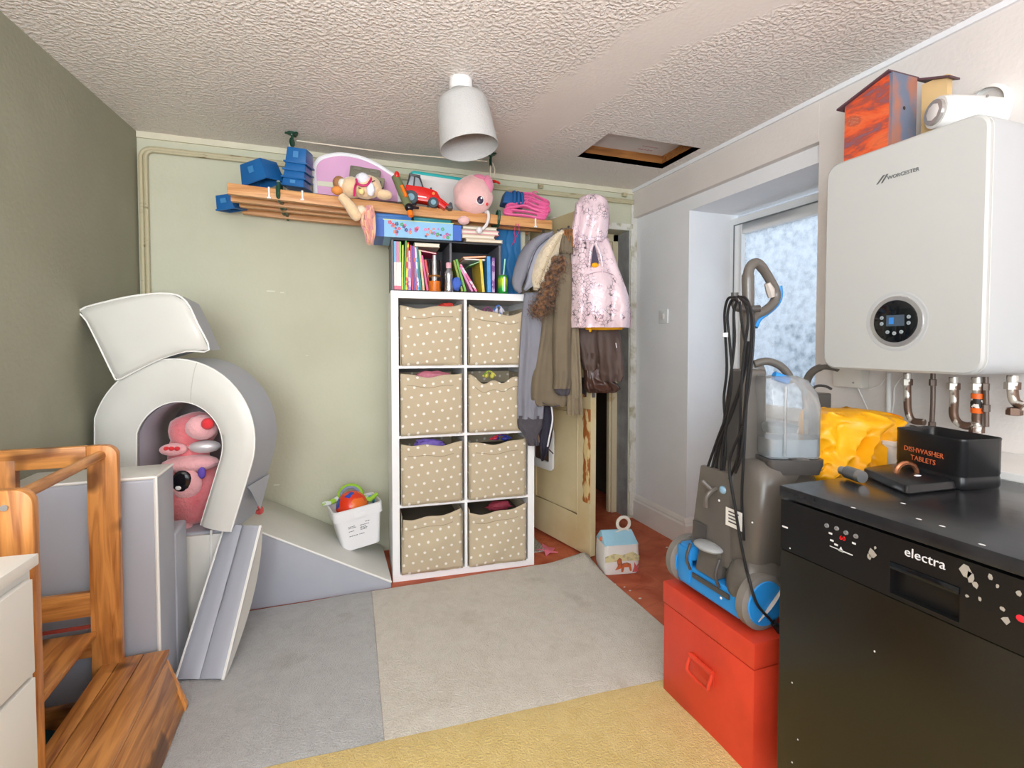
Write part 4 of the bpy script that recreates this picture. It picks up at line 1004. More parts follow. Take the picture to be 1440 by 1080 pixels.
# ---- blue stacking bins
m_bin = pm('blue_bin_plastic', '1A5F9C', rough=.35, var=.05)
def stack_bin(loc, rot, w=.10, d=.16, h=.075, lab='', grp=None, slide=0):
    b = thing('storage_bin', lab, 'bin', loc, rot, grp)
    # open-fronted louvre bin: floor, back, sloping sides, low front lip
    T = .003
    MB().prism([(-w/2, 0, 0), (-w/2, d*.86, 0), (-w/2, d, h), (-w/2, d*.35, h), (-w/2, -.012, h*.45)], (T, 0, 0)).prism([(w/2-T, 0, 0), (w/2-T, d*.86, 0), (w/2-T, d, h), (w/2-T, d*.35, h), (w/2-T, -.012, h*.45)], (T, 0, 0)).box(-w/2, w/2, 0, d*.86, 0, T).hexa([(-w/2, -.003, 0), (w/2, -.003, 0), (w/2, .002, 0), (-w/2, .002, 0)], [(-w/2, -.014, h*.45), (w/2, -.014, h*.45), (w/2, -.009, h*.45), (-w/2, -.009, h*.45)]).hexa([(-w/2, d*.86-.003, 0), (w/2, d*.86-.003, 0), (w/2, d*.86, 0), (-w/2, d*.86, 0)], [(-w/2, d-.003, h), (w/2, d-.003, h), (w/2, d, h), (-w/2, d, h)]).build('bin_shell', m_bin, b, smooth=False, kind='stuff')
    MB().box(-w/2-.004, w/2+.004, d*.35, d+.003, h-.006, h).build('rim', m_bin, b, bevel=.001)
    MB().box(-.016, .016, -.0145, -.012, h*.12, h*.32).build('label_slot', pm('bin_mark', '3C7EB4', rough=.5), b, smooth=False)
    return b
def block_bin(px, py, Y, w, h, dpt, roll, lab, grp, tilt=0, yaw=-10, taper=.8):
    """upside-down or end-on bin: tapered tub with a rolled rim, pose from real place and angles"""
    q = at(px, py, Y=Y); b = thing('storage_bin', lab, 'bin', tuple(q), (math.radians(tilt), math.radians(roll), math.radians(yaw)), grp)
    k = taper
    o_ = [[(-w/2, -dpt/2, 0), (w/2, -dpt/2, 0), (w/2, dpt/2, 0), (-w/2, dpt/2, 0)], [(-w/2*k, -dpt/2*.9, h), (w/2*k, -dpt/2*.9, h), (w/2*k, dpt/2*.9, h), (-w/2*k, dpt/2*.9, h)]]
    i_ = [[(-w/2*k+.004, -dpt/2*.9+.004, h-.004), (w/2*k-.004, -dpt/2*.9+.004, h-.004), (w/2*k-.004, dpt/2*.9-.004, h-.004), (-w/2*k+.004, dpt/2*.9-.004, h-.004)], [(-w/2+.004, -dpt/2+.004, 0), (w/2-.004, -dpt/2+.004, 0), (w/2-.004, dpt/2-.004, 0), (-w/2+.004, dpt/2-.004, 0)]]
    MB().rings([i_[0], i_[1], o_[0], o_[1]], cap=True).build('bin_shell', m_bin, b, bevel=.004)
    R_ = ringframe(MB(), 0, 1, 0, 1, 0, 1, .1)
    MB().tube([(-w/2, -dpt/2, .003), (w/2, -dpt/2, .003), (w/2, dpt/2, .003), (-w/2, dpt/2, .003)], .005, 6, closed=True).build('rim', m_bin, b)
    MB().box(-.014, .014, -dpt/2*.95-.0035, -dpt/2*.95, h*.45, h*.75).build('label_slot', MATS['bin_mark'] if 'bin_mark' in MATS else pm('bin_mark', '3C7EB4', rough=.5), b)
    return b
G_ = 'blue plastic bins on the left of the airer'
block_bin(371, 259, 2.66, .145, .095, .12, -10, 'blue plastic bin lying upside down alone at the left end of the airer', G_, yaw=-38, tilt=8)
block_bin(326, 296, 2.86, .085, .07, .12, -8, 'blue plastic bin hanging half below the slats at the far left end', G_, yaw=-20, tilt=10)
for k in range(4):
    q = at(417+k*1.3, 265-k*10.5, Y=2.68)
    w = .100-.002*k; hh = .038 if k < 3 else .072
    b = thing('storage_bin', ['blue plastic bin at the bottom of the nested stack left of the pink toy', 'blue plastic bin second from the bottom of the nested stack', 'blue plastic bin third from the bottom of the nested stack', 'topmost blue plastic bin of the nested stack left of the pink toy'][k], 'bin', tuple(q), (math.radians(6), math.radians(6), math.radians(-14)), G_)
    MB().hexa([(-w/2, -.06, 0), (w/2, -.06, 0), (w/2, .06, 0), (-w/2, .06, 0)], [(-w/2*.93, -.052, hh), (w/2*.93, -.052, hh), (w/2*.93, .056, hh), (-w/2*.93, .056, hh)]).build('bin_shell', m_bin, b, bevel=.005)
    MB().tube([(-w/2-.003, -.063, .003), (w/2+.003, -.063, .003), (w/2+.003, .063, .003), (-w/2-.003, .063, .003)], .0045, 6, closed=True).build('rim', m_bin, b)
    if k in (0, 3): MB().box(-.012, .012, -.0605, -.056, hh*.35, hh*.75).build('label_slot', pm('bin_mark', '3C7EB4', rough=.5), b)

# ---- pink rounded toy panel with white rim
DPK = 2.80
out_ = [(444, 272), (442, 240), (446, 227), (458, 220), (480, 217), (505, 221), (527, 230), (545, 241), (556, 249), (560, 262), (562, 284)]
t = thing('toy_board', 'pink arched plastic toy panel with white rim standing on the airer', 'toy', tuple(at(500, 275, Y=DPK)))
P_ = smooth_path([at(*p, Y=DPK) for p in out_], 5)
MB().prism(P_, (0, .02, 0)).build('panel', pm('candy_pink_plastic', 'DDA8CC', rough=.35, var=.03), t, world=True)
MB().tube([p+Vector((0, .006, 0)) for p in P_], .012, 8).build('rim', pm('white_plastic', 'F2F2F4'), t, world=True)
a = at(446, 254, Y=DPK-.006); c = at(478, 264, Y=DPK-.006)
MB().box(a.x, c.x, DPK-.005, DPK, c.z, a.z).build('cream_band', pm('cream_band', 'DAD8C0', rough=.5), t, world=True, label='cream stripe')

# ---- khaki toy case behind the plush
q = at(512, 262, Y=2.74)
t = thing('toy_case', 'grey green plastic toy case behind the plush pony', 'toy', tuple(q), (0, math.radians(6), math.radians(-8)))
m_kh = pm('khaki_plastic', '75705F', rough=.5)
MB().box(-.075, .075, -.02, .02, .02, .09).build('case_body', m_kh, t, bevel=.006)
MB().box(-.06, -.02, -.024, -.02, .07, .088).box(.02, .06, -.024, -.02, .07, .088).build('latch', m_kh, t, bevel=.002, kind='stuff')
MB().box(-.005, .10, -.045, -.02, -.005, .045).build('lower_block', pm('olive_plastic', '8A8468', rough=.5), t, bevel=.005)
MB().box(.045, .085, -.06, -.045, .0, .022).build('black_block', pm('black_plastic', '15131A'), t, bevel=.003)

# ---- plush pony
DU = 2.56
def u(px, py, dy=0): return at(px, py, Y=DU+dy)
ku = (u(501, 270)-u(500, 270)).length
m_pony = pm('cream_plush', 'E8C9A0', rough=.95, var=.06, bump=(80, .5), sheen=.5)
m_mane = pm('peach_fur', 'E8A088', rough=.95, var=.15, vs=30, bump=(60, 1), sheen=.5, c2='C88A98')
t = thing('plush_pony', 'cream plush pony with white forelock, pink bridle and peach tail draped over the slats', 'plush toy', tuple(u(510, 280)))
MB().ball(u(516, 263, -.03), (21*ku, .06, 17*ku), 22, 14, .08, 2).build('head', m_pony, t, world=True)
MB().ball(u(494, 264, .0), (17*ku, .06, 15*ku), 20, 12, .08, 5).build('body', m_pony, t, world=True)
MB().ball(u(479, 261, .02), (11*ku, .035, 10*ku), 16, 10).build('ear_outer', m_pony, t, world=True)
MB().ball(u(477, 257, .0), (9*ku, .025, 9.5*ku), 16, 10).build('hoof', pm('brown_plush', 'A87850', rough=.9, bump=(80, .4)), t, world=True)
MB().ball(u(482, 258, -.02), (6.5*ku, .02, 7*ku), 14, 8).build('hoof_sole', pm('ivory_plush', 'ECE6D8', rough=.9, bump=(80, .4)), t, world=True)
MB().ball(u(474, 268, -.02), (8*ku, .025, 6*ku), 14, 8, .1).build('hoof', pm('orange_plush', 'E8964A', rough=.8), t, world=True, label='orange hoof')
MB().ball(u(510, 252, -.065), (10*ku, .03, 9*ku), 16, 10, .1, 3).ball(u(521, 266, -.085), (6*ku, .02, 10*ku), 14, 8).build('forelock', pm('white_plush', 'E4E4EC', rough=.95, bump=(80, .5)), t, world=True)
hr = [u(501, 252, -.08), u(503, 258, -.098), u(509, 261, -.105), u(516, 260, -.105), u(521, 254, -.09), u(522, 249, -.06)]
br_ = MB().tube(smooth_path(hr, 5), .0055, 6)
br_.tube(smooth_path([u(502, 256, -.09), u(499, 264, -.075), u(498, 276, -.06)], 5), .0055, 6)
br_.build('bridle', pm('magenta_ribbon', 'C8286A', rough=.5), t, world=True)
MB().ball(u(508, 269, -.09), (4*ku, .012, 4.5*ku), 12, 8).build('cheek', pm('pale_yellow', 'EED890', rough=.8), t, world=True, label='yellow cheek spot')
MB().tube([u(504, 264, -.094), u(508, 265.5, -.098)], .0025, 6).tube([u(523, 256, -.09), u(527, 254, -.085)], .0025, 6).build('eyelash', pm('dark_thread', '4A2A20', rough=.8), t, world=True, kind='stuff')
MB().ball(u(540, 274, -.03), (12*ku, .035, 7*ku), 16, 10, .06).build('leg', m_pony, t, world=True)
MB().tube(smooth_path([u(480, 276, -.05), u(492, 290, -.065), u(500, 302, -.06), u(505, 307, -.05)], 4), [.02, .021, .022, .023, .024, .025, .026, .026, .026, .025, .024, .022, .016], 12).build('leg', m_pony, t, world=True)
MB().ball(u(508, 297, -.045), (8*ku, .03, 8*ku), 14, 10, .08).build('rump', pm('cream_light_plush', 'EAD8BE', rough=.9, bump=(80, .5)), t, world=True)
rt_l = random.Random(12)
for nm in range(26):
    o_x = -8+16*nm/25+rt_l.uniform(-1, 1); ly = rt_l.uniform(333, 346); tipx = 521+o_x*.35+rt_l.uniform(-2.5, 2.5)
    sp = smooth_path([u(x, y, -.040-.03*rt_l.random()) for x, y in ((520+o_x*.4, 289), (518+o_x*1.0, 300), (518+o_x*1.15, 313), (520+o_x*.95, 325), (tipx, ly))], 4); n_ = len(sp)
    MB().tube(sp, [.002+.0045*math.sin(PI*min(1, (k+1)/n_)**.8)**.9 if k < n_-1 else .001 for k in range(n_)], 8).build('tail_lock', m_mane if nm % 2 == 0 else pm('peach_fur_light', 'F0B898', rough=.95, var=.15, vs=30, bump=(60, 1)), t, world=True)

# ---- toy blaster
a0 = u(556, 248, -.02); a1 = u(575, 292, -.06)
t = thing('toy_blaster', 'green and orange toy dart blaster resting nose down over the slats', 'toy', tuple(a1))
m_gr = pm('army_green_plastic', '6B7350', rough=.45)
MB().tube([a0, a0.lerp(a1, .5), a1], [.020, .022, .020], 12).build('barrel_body', m_gr, t, world=True)
MB().tube([a0.lerp(a1, .42)+Vector((0, -.016, .012)), a0.lerp(a1, .78)+Vector((0, -.016, .012))], .0125, 8, flat=.7).build('orange_grip', pm('neon_orange', 'F57A18', rough=.4), t, world=True)
MB().ball(a1+Vector((0, -.01, -.002)), (.021, .018, .021), 14, 10).build('muzzle', pm('black_plastic', '15131A'), t, world=True)
MB().tube([a1+Vector((0, -.012, .0)), a1+Vector((.045, -.02, -.003))], [.009, .006], 8).build('trigger_stub', MATS['black_plastic'], t, world=True)
MB().tube([a1+Vector((.002, -.01, -.02)), u(578, 304, -.08)], [.014, .012], 10).build('orange_tip', MATS['neon_orange'], t, world=True)
MB().ball(u(558, 246, -.035), (.013, .012, .018), 10, 8).build('red_sight', pm('red_plastic', 'D8281E', rough=.3), t, world=True)
MB().tube([u(560, 258, -.01), u(563, 275, .0)], .009, 8).build('side_rail', m_gr, t, world=True)

# ---- red tractor
q = at(598, 291, Y=2.585)
t = thing('toy_tractor', 'red toy tractor with grey cab and front loader on the slats', 'toy vehicle', tuple(q), (0, math.radians(5.5), math.radians(-6)))
kt = .00362
def tb(x0, y0, x1, y1): return ((x0-598)*kt, (x1-598)*kt, (291-y1)*kt, (291-y0)*kt)
m_tr = pm('tractor_red', 'D41E1A', rough=.25, var=.03)
MB().prism([(-.10, -.035, .018), (.055, -.035, .018), (.095, -.035, -.004), (.105, -.035, .012), (.07, -.035, .045), (.05, -.035, .075), (.03, -.035, .082), (-.02, -.035, .088), (-.105, -.035, .085)], (0, .07, 0)).build('body', m_tr, t, bevel=.005)
MB().prism([(-.095, -.032, .086), (-.025, -.032, .086), (-.045, -.032, .128), (-.085, -.032, .132)], (0, .064, 0)).build('cab_glass', pm('smoked_glass', '9AA0A8', rough=.1), t, bevel=.003)
cabf = MB()
for yy in (-.034, .034):
    for p0, p1 in (((-.098, .086), (-.088, .134)), ((-.022, .086), (-.042, .132)), ((-.066, .086), (-.066, .132)), ((-.088, .134), (-.042, .132))):
        cabf.tube([(p0[0], yy, p0[1]), (p1[0], yy, p1[1])], .004, 6)
cabf.build('cab_frame', pm('dark_grey_plastic', '45474C', rough=.4), t, kind='stuff')
MB().box(-.095, -.038, -.04, .04, .131, .141).build('cab_roof', MATS['dark_grey_plastic'], t, bevel=.004)
MB().box(-.09, .0, -.037, -.034, .035, .04).build('white_stripe', MATS['white_plastic'], t)
text_mesh('lettering', 'MOTOR', .014, MATS['white_plastic'], t, frame((-.055, -.037, .068), (1, 0, 0), (0, 0, 1)), world=False) if False else None
for (x, r_) in ((-.075, .034), (.035, .026)):
    for yy in (-.045, .033):
        w_ = MB().lathe([(.001, 0), (r_*.9, 0), (r_, .004), (r_, .010), (r_*.9, .014), (.001, .014)], c=(x, yy, r_-.008), axis='Y', n=22).build('wheel', pm('teal_grey_rubber', '3C4A50', rough=.6), t)
        MB().lathe([(.001, -.001), (r_*.5, -.001), (r_*.5, .015), (.001, .015)], c=(x, yy, r_-.008), axis='Y', n=16).build('hub', pm('hub_blue', '7AA0B0', rough=.4), w_)
MB().prism([(.10, -.04, .01), (.118, -.04, .034), (.128, -.04, .03), (.135, -.04, .004), (.12, -.04, .0)], (0, .08, 0)).build('loader_bucket', MATS['dark_grey_plastic'], t, bevel=.002)
MB().tube([(.05, -.038, .05), (.085, -.038, .03), (.11, -.038, .015)], .0055, 6).build('loader_arm', m_tr, t)
MB().lathe([(.001, 0), (.007, 0), (.007, .004), (.001, .004)], c=(.032, -.040, .062), axis='Y', n=14).build('badge', pm('orange_badge', 'F09048', rough=.4), t)
MB().tube([(.02, .0, .08), (.02, .0, .10)], .005, 8).build('exhaust', MATS['dark_grey_plastic'], t)

# ---- white box with teal lid
a = at(576, 296, Y=2.80)
t = thing('storage_box', 'big white plastic box with a teal lid at the back of the airer', 'box', tuple(a), (0, math.radians(3), math.radians(-3)))
Wb, Hb, Db = .385, .205, .17
def rr(w, d, z, r=.02, cx=Wb/2, cy=Db/2): return [p+Vector((cx, cy, 0)) for p in sqring(w/2, d/2, z, r, 5)]
MB().rings([rr(Wb-.05, Db-.05, 0), rr(Wb-.035, Db-.03, .005), rr(Wb-.012, Db-.008, Hb-.035), rr(Wb, Db, Hb-.03), rr(Wb, Db, Hb-.005)]).build('box_shell', pm('offwhite_plastic', 'E4DFDA', rough=.4, var=.01), t, ang=50)
MB().rings([rr(Wb+.004, Db+.004, Hb-.006), rr(Wb+.006, Db+.006, Hb+.004), rr(Wb-.004, Db-.004, Hb+.011), rr(Wb-.03, Db-.03, Hb+.012)]).build('lid', pm('teal_lid', '3CC0C0', rough=.35), t, ang=60)
MB().lathe([(.001, 0), (.006, 0), (.006, -.006), (.001, -.006)], c=(.012, -.002, Hb-.045), axis='Y', n=10).build('hinge_pin', pm('steel', 'B8B8B8'), t)

# ---- pink plush cat head cushion
c0 = at(665, 275, Y=2.60); kc = (at(666, 275, Y=2.60)-c0).length
t = thing('plush_cushion', 'pale pink round plush cushion with one big embroidered eye on the slats', 'plush toy', tuple(at(665, 298, Y=2.6)))
m_pp = pm('blush_plush', 'F3C2BE', rough=.95, var=.04, bump=(60, .4), sheen=.6)
vs_ = MB()
R = []
for j in range(19):
    ph = PI*j/18-PI/2; ring = []
    for k in range(30):
        a = 2*PI*k/30; q = Vector((math.cos(ph)*math.cos(a), math.cos(ph)*math.sin(a), math.sin(ph)))
        fold = .035*math.sin(q.x*9-q.z*5)*max(0, .3-q.x)*1.4
        g = 1+.05*noise.noise(q*2.2)+fold
        wid = 27 if q.z < .1 else 27-4*(q.z)
        ring.append(c0+Vector((q.x*wid*kc*g*(1.02), q.y*.085*g, q.z*27*kc*(1 if q.z > -.75 else .95))))
    R.append(ring)
MB().rings(R, cap=False).build('head', m_pp, t, world=True, ang=90)
MB().ball(at(684, 262, Y=2.575), (9*kc, .04, 15*kc), 14, 10, .15, 3).ball(at(673, 251, Y=2.575), (10*kc, .04, 5*kc), 14, 8, .1).build('tuft', pm('rose_plush', 'E88AA8', rough=.95, bump=(60, .4), sheen=.5), t, world=True, label='deeper pink fringe')
def onhead(px, py, dy): return at(px, py, Y=2.6-dy)
MB().ball(onhead(675, 281, .072), (6.2*kc, .010, 7*kc), 18, 10).build('eye_white', pm('white_plastic', 'F2F2F4'), t, world=True)
MB().ball(onhead(675.3, 281.3, .079), (4.4*kc, .008, 5.2*kc), 16, 10).build('pupil', pm('eye_dark', '3A2A44', rough=.3), t, world=True)
MB().ball(onhead(677, 278.5, .087), (1.4*kc, .003, 1.6*kc), 8, 6).build('eye_glint', MATS['white_plastic'], t, world=True)
MB().tube([onhead(668.5, 277, .074), onhead(667, 275.5, .072)], .0022, 5).tube([onhead(668.5, 280, .075), onhead(666.5, 279.5, .073)], .0022, 5).build('eyelash', MATS['dark_thread'], t, world=True, kind='stuff')
MB().ball(onhead(685, 287, .058), (1.7*kc, .008, 2.2*kc), 10, 8).build('mouth', MATS['red_plush'], t, world=True, label='tiny red mouth')
MB().ball(at(652, 310, Y=2.57), (8*kc, .03, 5.5*kc), 14, 8, .1).build('paw', m_pp, t, world=True)

# ---- red ring handle
c = at(697, 256, Y=2.74)
MB().tube([(.021*math.cos(a), .034*math.sin(a), .003*math.sin(2*a)) for a in [2*PI*k/18 for k in range(18)]], .006, 8, closed=True).build('toy_ring', MATS['red_plastic'], loc=tuple(c), rot=(math.radians(18), math.radians(8), 0), label='small red plastic ring hanging beside the right hand airer rope', category='toy')

# ---- blue fluted basket
q = at(720, 291, Y=2.70)
t = thing('fluted_basket', 'dark blue plastic basket with fluted side above the pink hangers', 'basket', tuple(q), (0, math.radians(7), math.radians(-6)))
m_db = pm('dark_blue_plastic', '1F5890', rough=.4)
MB().hexa([(-.065, -.05, 0), (.065, -.05, 0), (.065, .05, 0), (-.065, .05, 0)], [(-.055, -.04, .068), (.048, -.04, .068), (.048, .04, .068), (-.055, .04, .068)]).build('basket_body', m_db, t, bevel=.01, seg=3)
for k in range(3): MB().tube(smooth_path([(.0+.024*k, -.055, .004), (-.003+.022*k, -.049, .05), (-.004+.021*k, -.036, .072), (-.004+.021*k, .01, .073)], 4), .010, 8).build('flute', m_db, t)

# ---- pink child hangers, stacked
m_hg = pm('bright_pink_plastic', 'E4659A', rough=.3, var=.04)
for k in range(5):
    yy = 2.60+.02*k; cx = 738+3*k-(6 if k > 2 else 0); cy = 300-5.2*k
    q = at(cx, cy, Y=yy)
    h = thing('clothes_hanger', ['pink child hanger, lowest of the pink stack at the right end of the slats', 'pink child hanger, second from the bottom of the pink stack', 'pink child hanger in the middle of the pink stack', 'pink child hanger, second from the top of the pink stack', 'pink child hanger, topmost of the pink stack'][k], 'hanger', tuple(q), (math.radians(64-5*k), math.radians(4+3*k), math.radians(-8-5*k)), 'pink plastic hangers on the airer')
    pts = smooth_path([(-.115, -.01, 0), (-.10, .018, 0), (-.05, .034, 0), (0, .052, 0), (.05, .034, 0), (.10, .018, 0), (.115, -.01, 0), (.095, -.022, 0), (.0, -.016, 0), (-.095, -.022, 0)], 4, True)
    MB().tube(pts, .0065, 8, closed=True, flat=1.5).build('frame', m_hg, h)
    MB().ball((.092, -.001, 0), (.026, .022, .006), 16, 8).build('shoulder', m_hg, h)
    MB().ball((-.092, -.001, 0), (.026, .022, .006), 16, 8).build('shoulder', m_hg, h)
    MB().tube(smooth_path([(0, .05, 0), (0, .075, 0), (.015, .09, 0), (.028, .078, 0)], 4), .003, 6).build('hook', m_hg, h)
# pink ribbon hanging down and the white airer hook with crystal knob
q = at(727, 316, Y=2.58)
MB().tube(smooth_path([at(726, 315, Y=2.58), at(723, 325, Y=2.575), at(724, 336, Y=2.58), at(719, 346, Y=2.58)], 4), .0042, 6, flat=.4).tube(smooth_path([at(729, 315, Y=2.58), at(730, 325, Y=2.575), at(725, 335, Y=2.57), at(723, 342, Y=2.58)], 4), .0042, 6, flat=.4).build('ribbon', pm('hot_pink_ribbon', 'E44A90', rough=.4), label='hot pink ribbon dangling below the right end of the slats', category='ribbon')
t = thing('curtain_hook', 'pale curved hook with clear round knob hung over the slats below the pink cushion', 'hook', tuple(at(684, 302, Y=2.575)))
MB().tube(smooth_path([at(683, 299, Y=2.59), at(686, 298, Y=2.572), at(687, 306, Y=2.568), at(684, 316, Y=2.568), at(678, 323, Y=2.57)], 5), .0085, 10).build('hook_arm', pm('frosted_white', 'DDDCDA', rough=.25), t, world=True)
MB().ball(at(674, 324, Y=2.565), (.017, .014, .017), 10, 8, .2, 2, 6).build('crystal_knob', pm('crystal', 'E8E8EC', rough=.1, var=.02), t, world=True)
# ================================================================ the open door with its cat flap
HN = Vector((1.238, 3.16, 0)); FE = Vector((1.372, 2.515, 0)); dv = (FE-HN); DL = dv.length; da = math.atan2(dv.y, dv.x)
dr2 = bpy.data.objects.new('door_2', None); COL.objects.link(dr2); dr2.location = (HN.x, HN.y, .012); dr2.rotation_euler = (0, 0, da); dr2['kind'] = 'structure'
DM = Matrix.Translation(dr2.location) @ Matrix.Rotation(da, 4, 'Z')
m_door = pm('aged_cream_door', 'E0D0A8', rough=.45, c2='D2BC8C', thr=(.4, .7), vs=3, bump=(22, .2))
m_rot = pm('splintered_wood', 'A8622C', rough=.8, c2='E0C890', thr=(.50, .56), vs=26, stretch=(1, 1, .35), bump=(30, .9))
TW = .04; DH = 1.955
# local: x along the leaf, -y face is the visible one (towards -X)
st, rl = .115, .16
MB().box(0, st, 0, TW, 0, DH).build('stile', m_door, dr2, smooth=False, bevel=.002)
MB().box(DL-st, DL, 0, TW, 0, DH).build('stile', m_door, dr2, smooth=False, bevel=.002)
MB().box(st, DL-st, 0, TW, 0, .21).build('rail', m_door, dr2, smooth=False, bevel=.002)
MB().box(st, DL-st, 0, TW, .80, .98).build('rail', m_door, dr2, smooth=False, bevel=.002)
MB().box(st, DL-st, 0, TW, DH-.13, DH).build('rail', m_door, dr2, smooth=False, bevel=.002)
MB().box(st-.005, DL-st+.005, .012, TW-.012, .2, .81).build('panel', m_door, dr2, smooth=False)
MB().box(st-.005, DL-st+.005, .012, TW-.012, .97, DH-.12).build('panel', m_door, dr2, smooth=False)
for yy in (.0, TW):
    for (z0, z1) in ((.21, .80), (.98, DH-.13)):
        s_ = -1 if yy == 0 else 1
        q = [(st, yy+.006*s_*-1, z0), (DL-st, yy+.006*s_*-1, z0), (DL-st, yy+.006*s_*-1, z1), (st, yy+.006*s_*-1, z1)]
        MB().tube(q, .008, 6, closed=True).build('moulding', m_door, dr2)
# rotted patch of the free stile (visible face is local y = 0)
R = []
for k in range(27):
    z = .30+.53*k/26; wv = .035+.018*noise.noise((k*.55, 1, 0)); xo = DL-.028+.006*noise.noise((k*.4, 7, 0)); dd = .004+.006*abs(noise.noise((k*.9, 2, 3)))
    R.append([(xo-wv, -.0005, z), (xo-wv*.6, -dd, z), (xo-wv*.2, -dd*.5-.003, z), (xo+.015, -dd, z), (DL+.0012, -.0005, z)])
MB().rings(R, loop=False, cap=False).build('splintered_patch', m_rot, dr2, ang=15, label='bare splintered wood on the stile')
m_chr = pm('worn_chrome', 'A8A8AC', rough=.2, metal=.95)
hz_ = .955; hx = DL-.055
hd = MB().box(hx-.02, hx+.02, -.006, 0, hz_-.06, hz_+.05).build('lock_plate', pm('tarnished_plate', '5A5C62', rough=.35, metal=.7), dr2, bevel=.003)
MB().tube(smooth_path([(hx, -.004, hz_+.02), (hx, -.045, hz_+.02), (hx-.02, -.055, hz_+.022), (hx-.07, -.055, hz_+.012), (hx-.12, -.052, hz_-.018)], 5), .008, 10).build('lever', m_chr, hd)
MB().ball((hx-.01, -.004, hz_-.055), (.02, .006, .014), 10, 6, .3, 1, 5).build('splintered_hole', m_rot, dr2)
MB().box(DL, DL+.003, .008, .032, hz_-.06, hz_+.03).build('latch_plate', m_chr, dr2, bevel=.001)
MB().tube([(DL-.055, TW, hz_), (DL-.055, TW+.045, hz_), (DL-.10, TW+.05, hz_-.005)], .008, 8).build('lever', m_chr, dr2)
sg = MB()
for k in range(12):
    x = DL-.33+.022*k; 
    sg.ball((x, -.0005, .98-.003*k-.02*(k % 2)), (.006, .0012, .005), 7, 5)
sg.build('chipped_spot', pm('bare_chip', 'C8B48A', rough=.8), dr2, kind='stuff')
# cat flap in the lower panel
cf = thing('cat_flap', 'white framed cat flap with dark flap in the old cream door', 'cat flap', tuple(DM @ Vector((.20, 0, .41))), (0, 0, da))
fy_ = -.016
outc = [(-.115, .0), (.115, .0), (.115, .235), (-.115, .235)]
def rrect(hw, z0, z1, r, y):
    o_ = []
    for (cx1, cz1, a0) in ((hw-r, z1-r, 0), (-hw+r, z1-r, 90), (-hw+r, z0+r, 180), (hw-r, z0+r, 270)):
        for k in range(5):
            a = math.radians(a0+22.5*k); o_.append(Vector((cx1+r*math.cos(a), y, cz1+r*math.sin(a))))
    return o_
MB().rings([rrect(.12, 0, .27, .035, 0), rrect(.12, 0, .27, .035, fy_+.004), rrect(.112, .008, .262, .03, fy_), rrect(.085, .05, .225, .012, fy_), rrect(.082, .053, .222, .012, 0)], closed=True).build('flap_frame', pm('white_plastic', 'F2F2F4'), cf, ang=40)
MB().prism(rrect(.083, .052, .223, .01, -.004), (0, .003, 0)).build('flap', pm('smoked_brown', '5A4238', rough=.2), cf)

# over-door hook rack
hk = thing('door_hook_rack', 'chrome hook rack hooked over the top of the old cream door, carrying coats', 'hook rack', tuple(DM @ Vector((.33, -.004, DH))), (0, 0, da))
MB().box(-.20, .33, -.006, 0, -.16, -.135).build('rack_bar', m_chr, hk, bevel=.002)
for x in (-.12, .25): MB().box(x-.012, x+.012, -.006, -.003, -.14, .005).box(x-.012, x+.012, -.006, TW+.008, .004, .007).box(x-.012, x+.012, TW+.005, TW+.008, -.04, .006).build('strap', m_chr, hk)
for k in range(6):
    x = -.18+.10*k; MB().tube(smooth_path([(x, -.004, -.145), (x, -.04, -.155), (x, -.065, -.135), (x, -.07, -.11)], 4), .004, 6).ball((x, -.07, -.108), .007, 8, 6).build('hook', m_chr, hk)
# timber shelf batten resting on the door top
# ================================================================ coats
def drape(name, rows, mat, parent, thick=.07, nf=5, amp=.012, seed=0, N=44, open_bottom=True, sub=True, hemr=None, extra=0, **k):
    """a hanging garment: rows of (py, px_left, px_right, depth, relative thickness) lofted with gathered folds"""
    # refine rows
    ctl = [Vector((r[0], r[1], r[2])) for r in rows]; dep_ = [Vector((r[3], r[4], 0)) for r in rows]
    A = smooth_path(ctl, 5); B_ = smooth_path(dep_, 5); R = []; n_ = len(A)
    for j, (a, b_) in enumerate(zip(A, B_)):
        py, xl, xr = a; dd, tk = b_.x, b_.y; L_ = at(xl, py, d=dd); Rr = at(xr, py, d=dd); c = (L_+Rr)/2; hv = (Rr-L_)/2; ring = []
        v = j/(n_-1)
        for i in range(N):
            an = 2*PI*i/N; ca, sa = math.cos(an), math.sin(an)
            x = math.copysign(abs(ca)**.75, ca); y = math.copysign(abs(sa)**.8, sa)
            fo = 1.35*amp*(math.sin(nf*PI*x+seed+1.5*v+.8*noise.noise((v*3, seed, 1)))*(.25+.75*v)+.8*noise.noise((x*2.6+seed, v*5, y)))
            ring.append(c+hv*x*(1+.02*noise.noise((v*9, y*2, seed)))+FH*(y*thick*tk*.5+fo*(1 if y < 0 else -.4)))
        R.append(ring)
    if open_bottom:
        last = R[-1]; c = sum(last, Vector())/N
        R.append([p*.93+c*.07+Vector((0, 0, .004)) for p in last]); R.append([p*.9+c*.1+Vector((0, 0, .09)) for p in last])
    o = MB().rings(R, cap=True).build(name, mat, parent, world=True, ang=100, **k)
    return o
m_grey = pm('grey_softshell', '85858F', rough=.8, var=.05, bump=(11, .9))
m_greyd = pm('dark_grey_knit', '4E4A50', rough=.9, var=.08, bump=(60, .4))
m_sherpa = pm('cream_sherpa', 'DBCBB0', rough=.98, var=.08, vs=50, bump=(70, .9), sheen=.5)
m_olive = pm('olive_cotton', '766A57', rough=.85, var=.08, bump=(10, 1))
m_oliv2 = pm('faded_olive_cotton', '887B65', rough=.85, var=.08, bump=(12, 1))
m_fur = pm('brown_fur', '8A6240', rough=.98, var=.4, vs=55, bump=(90, 1), sheen=.3, c2='4A3020', thr=(.4, .6))
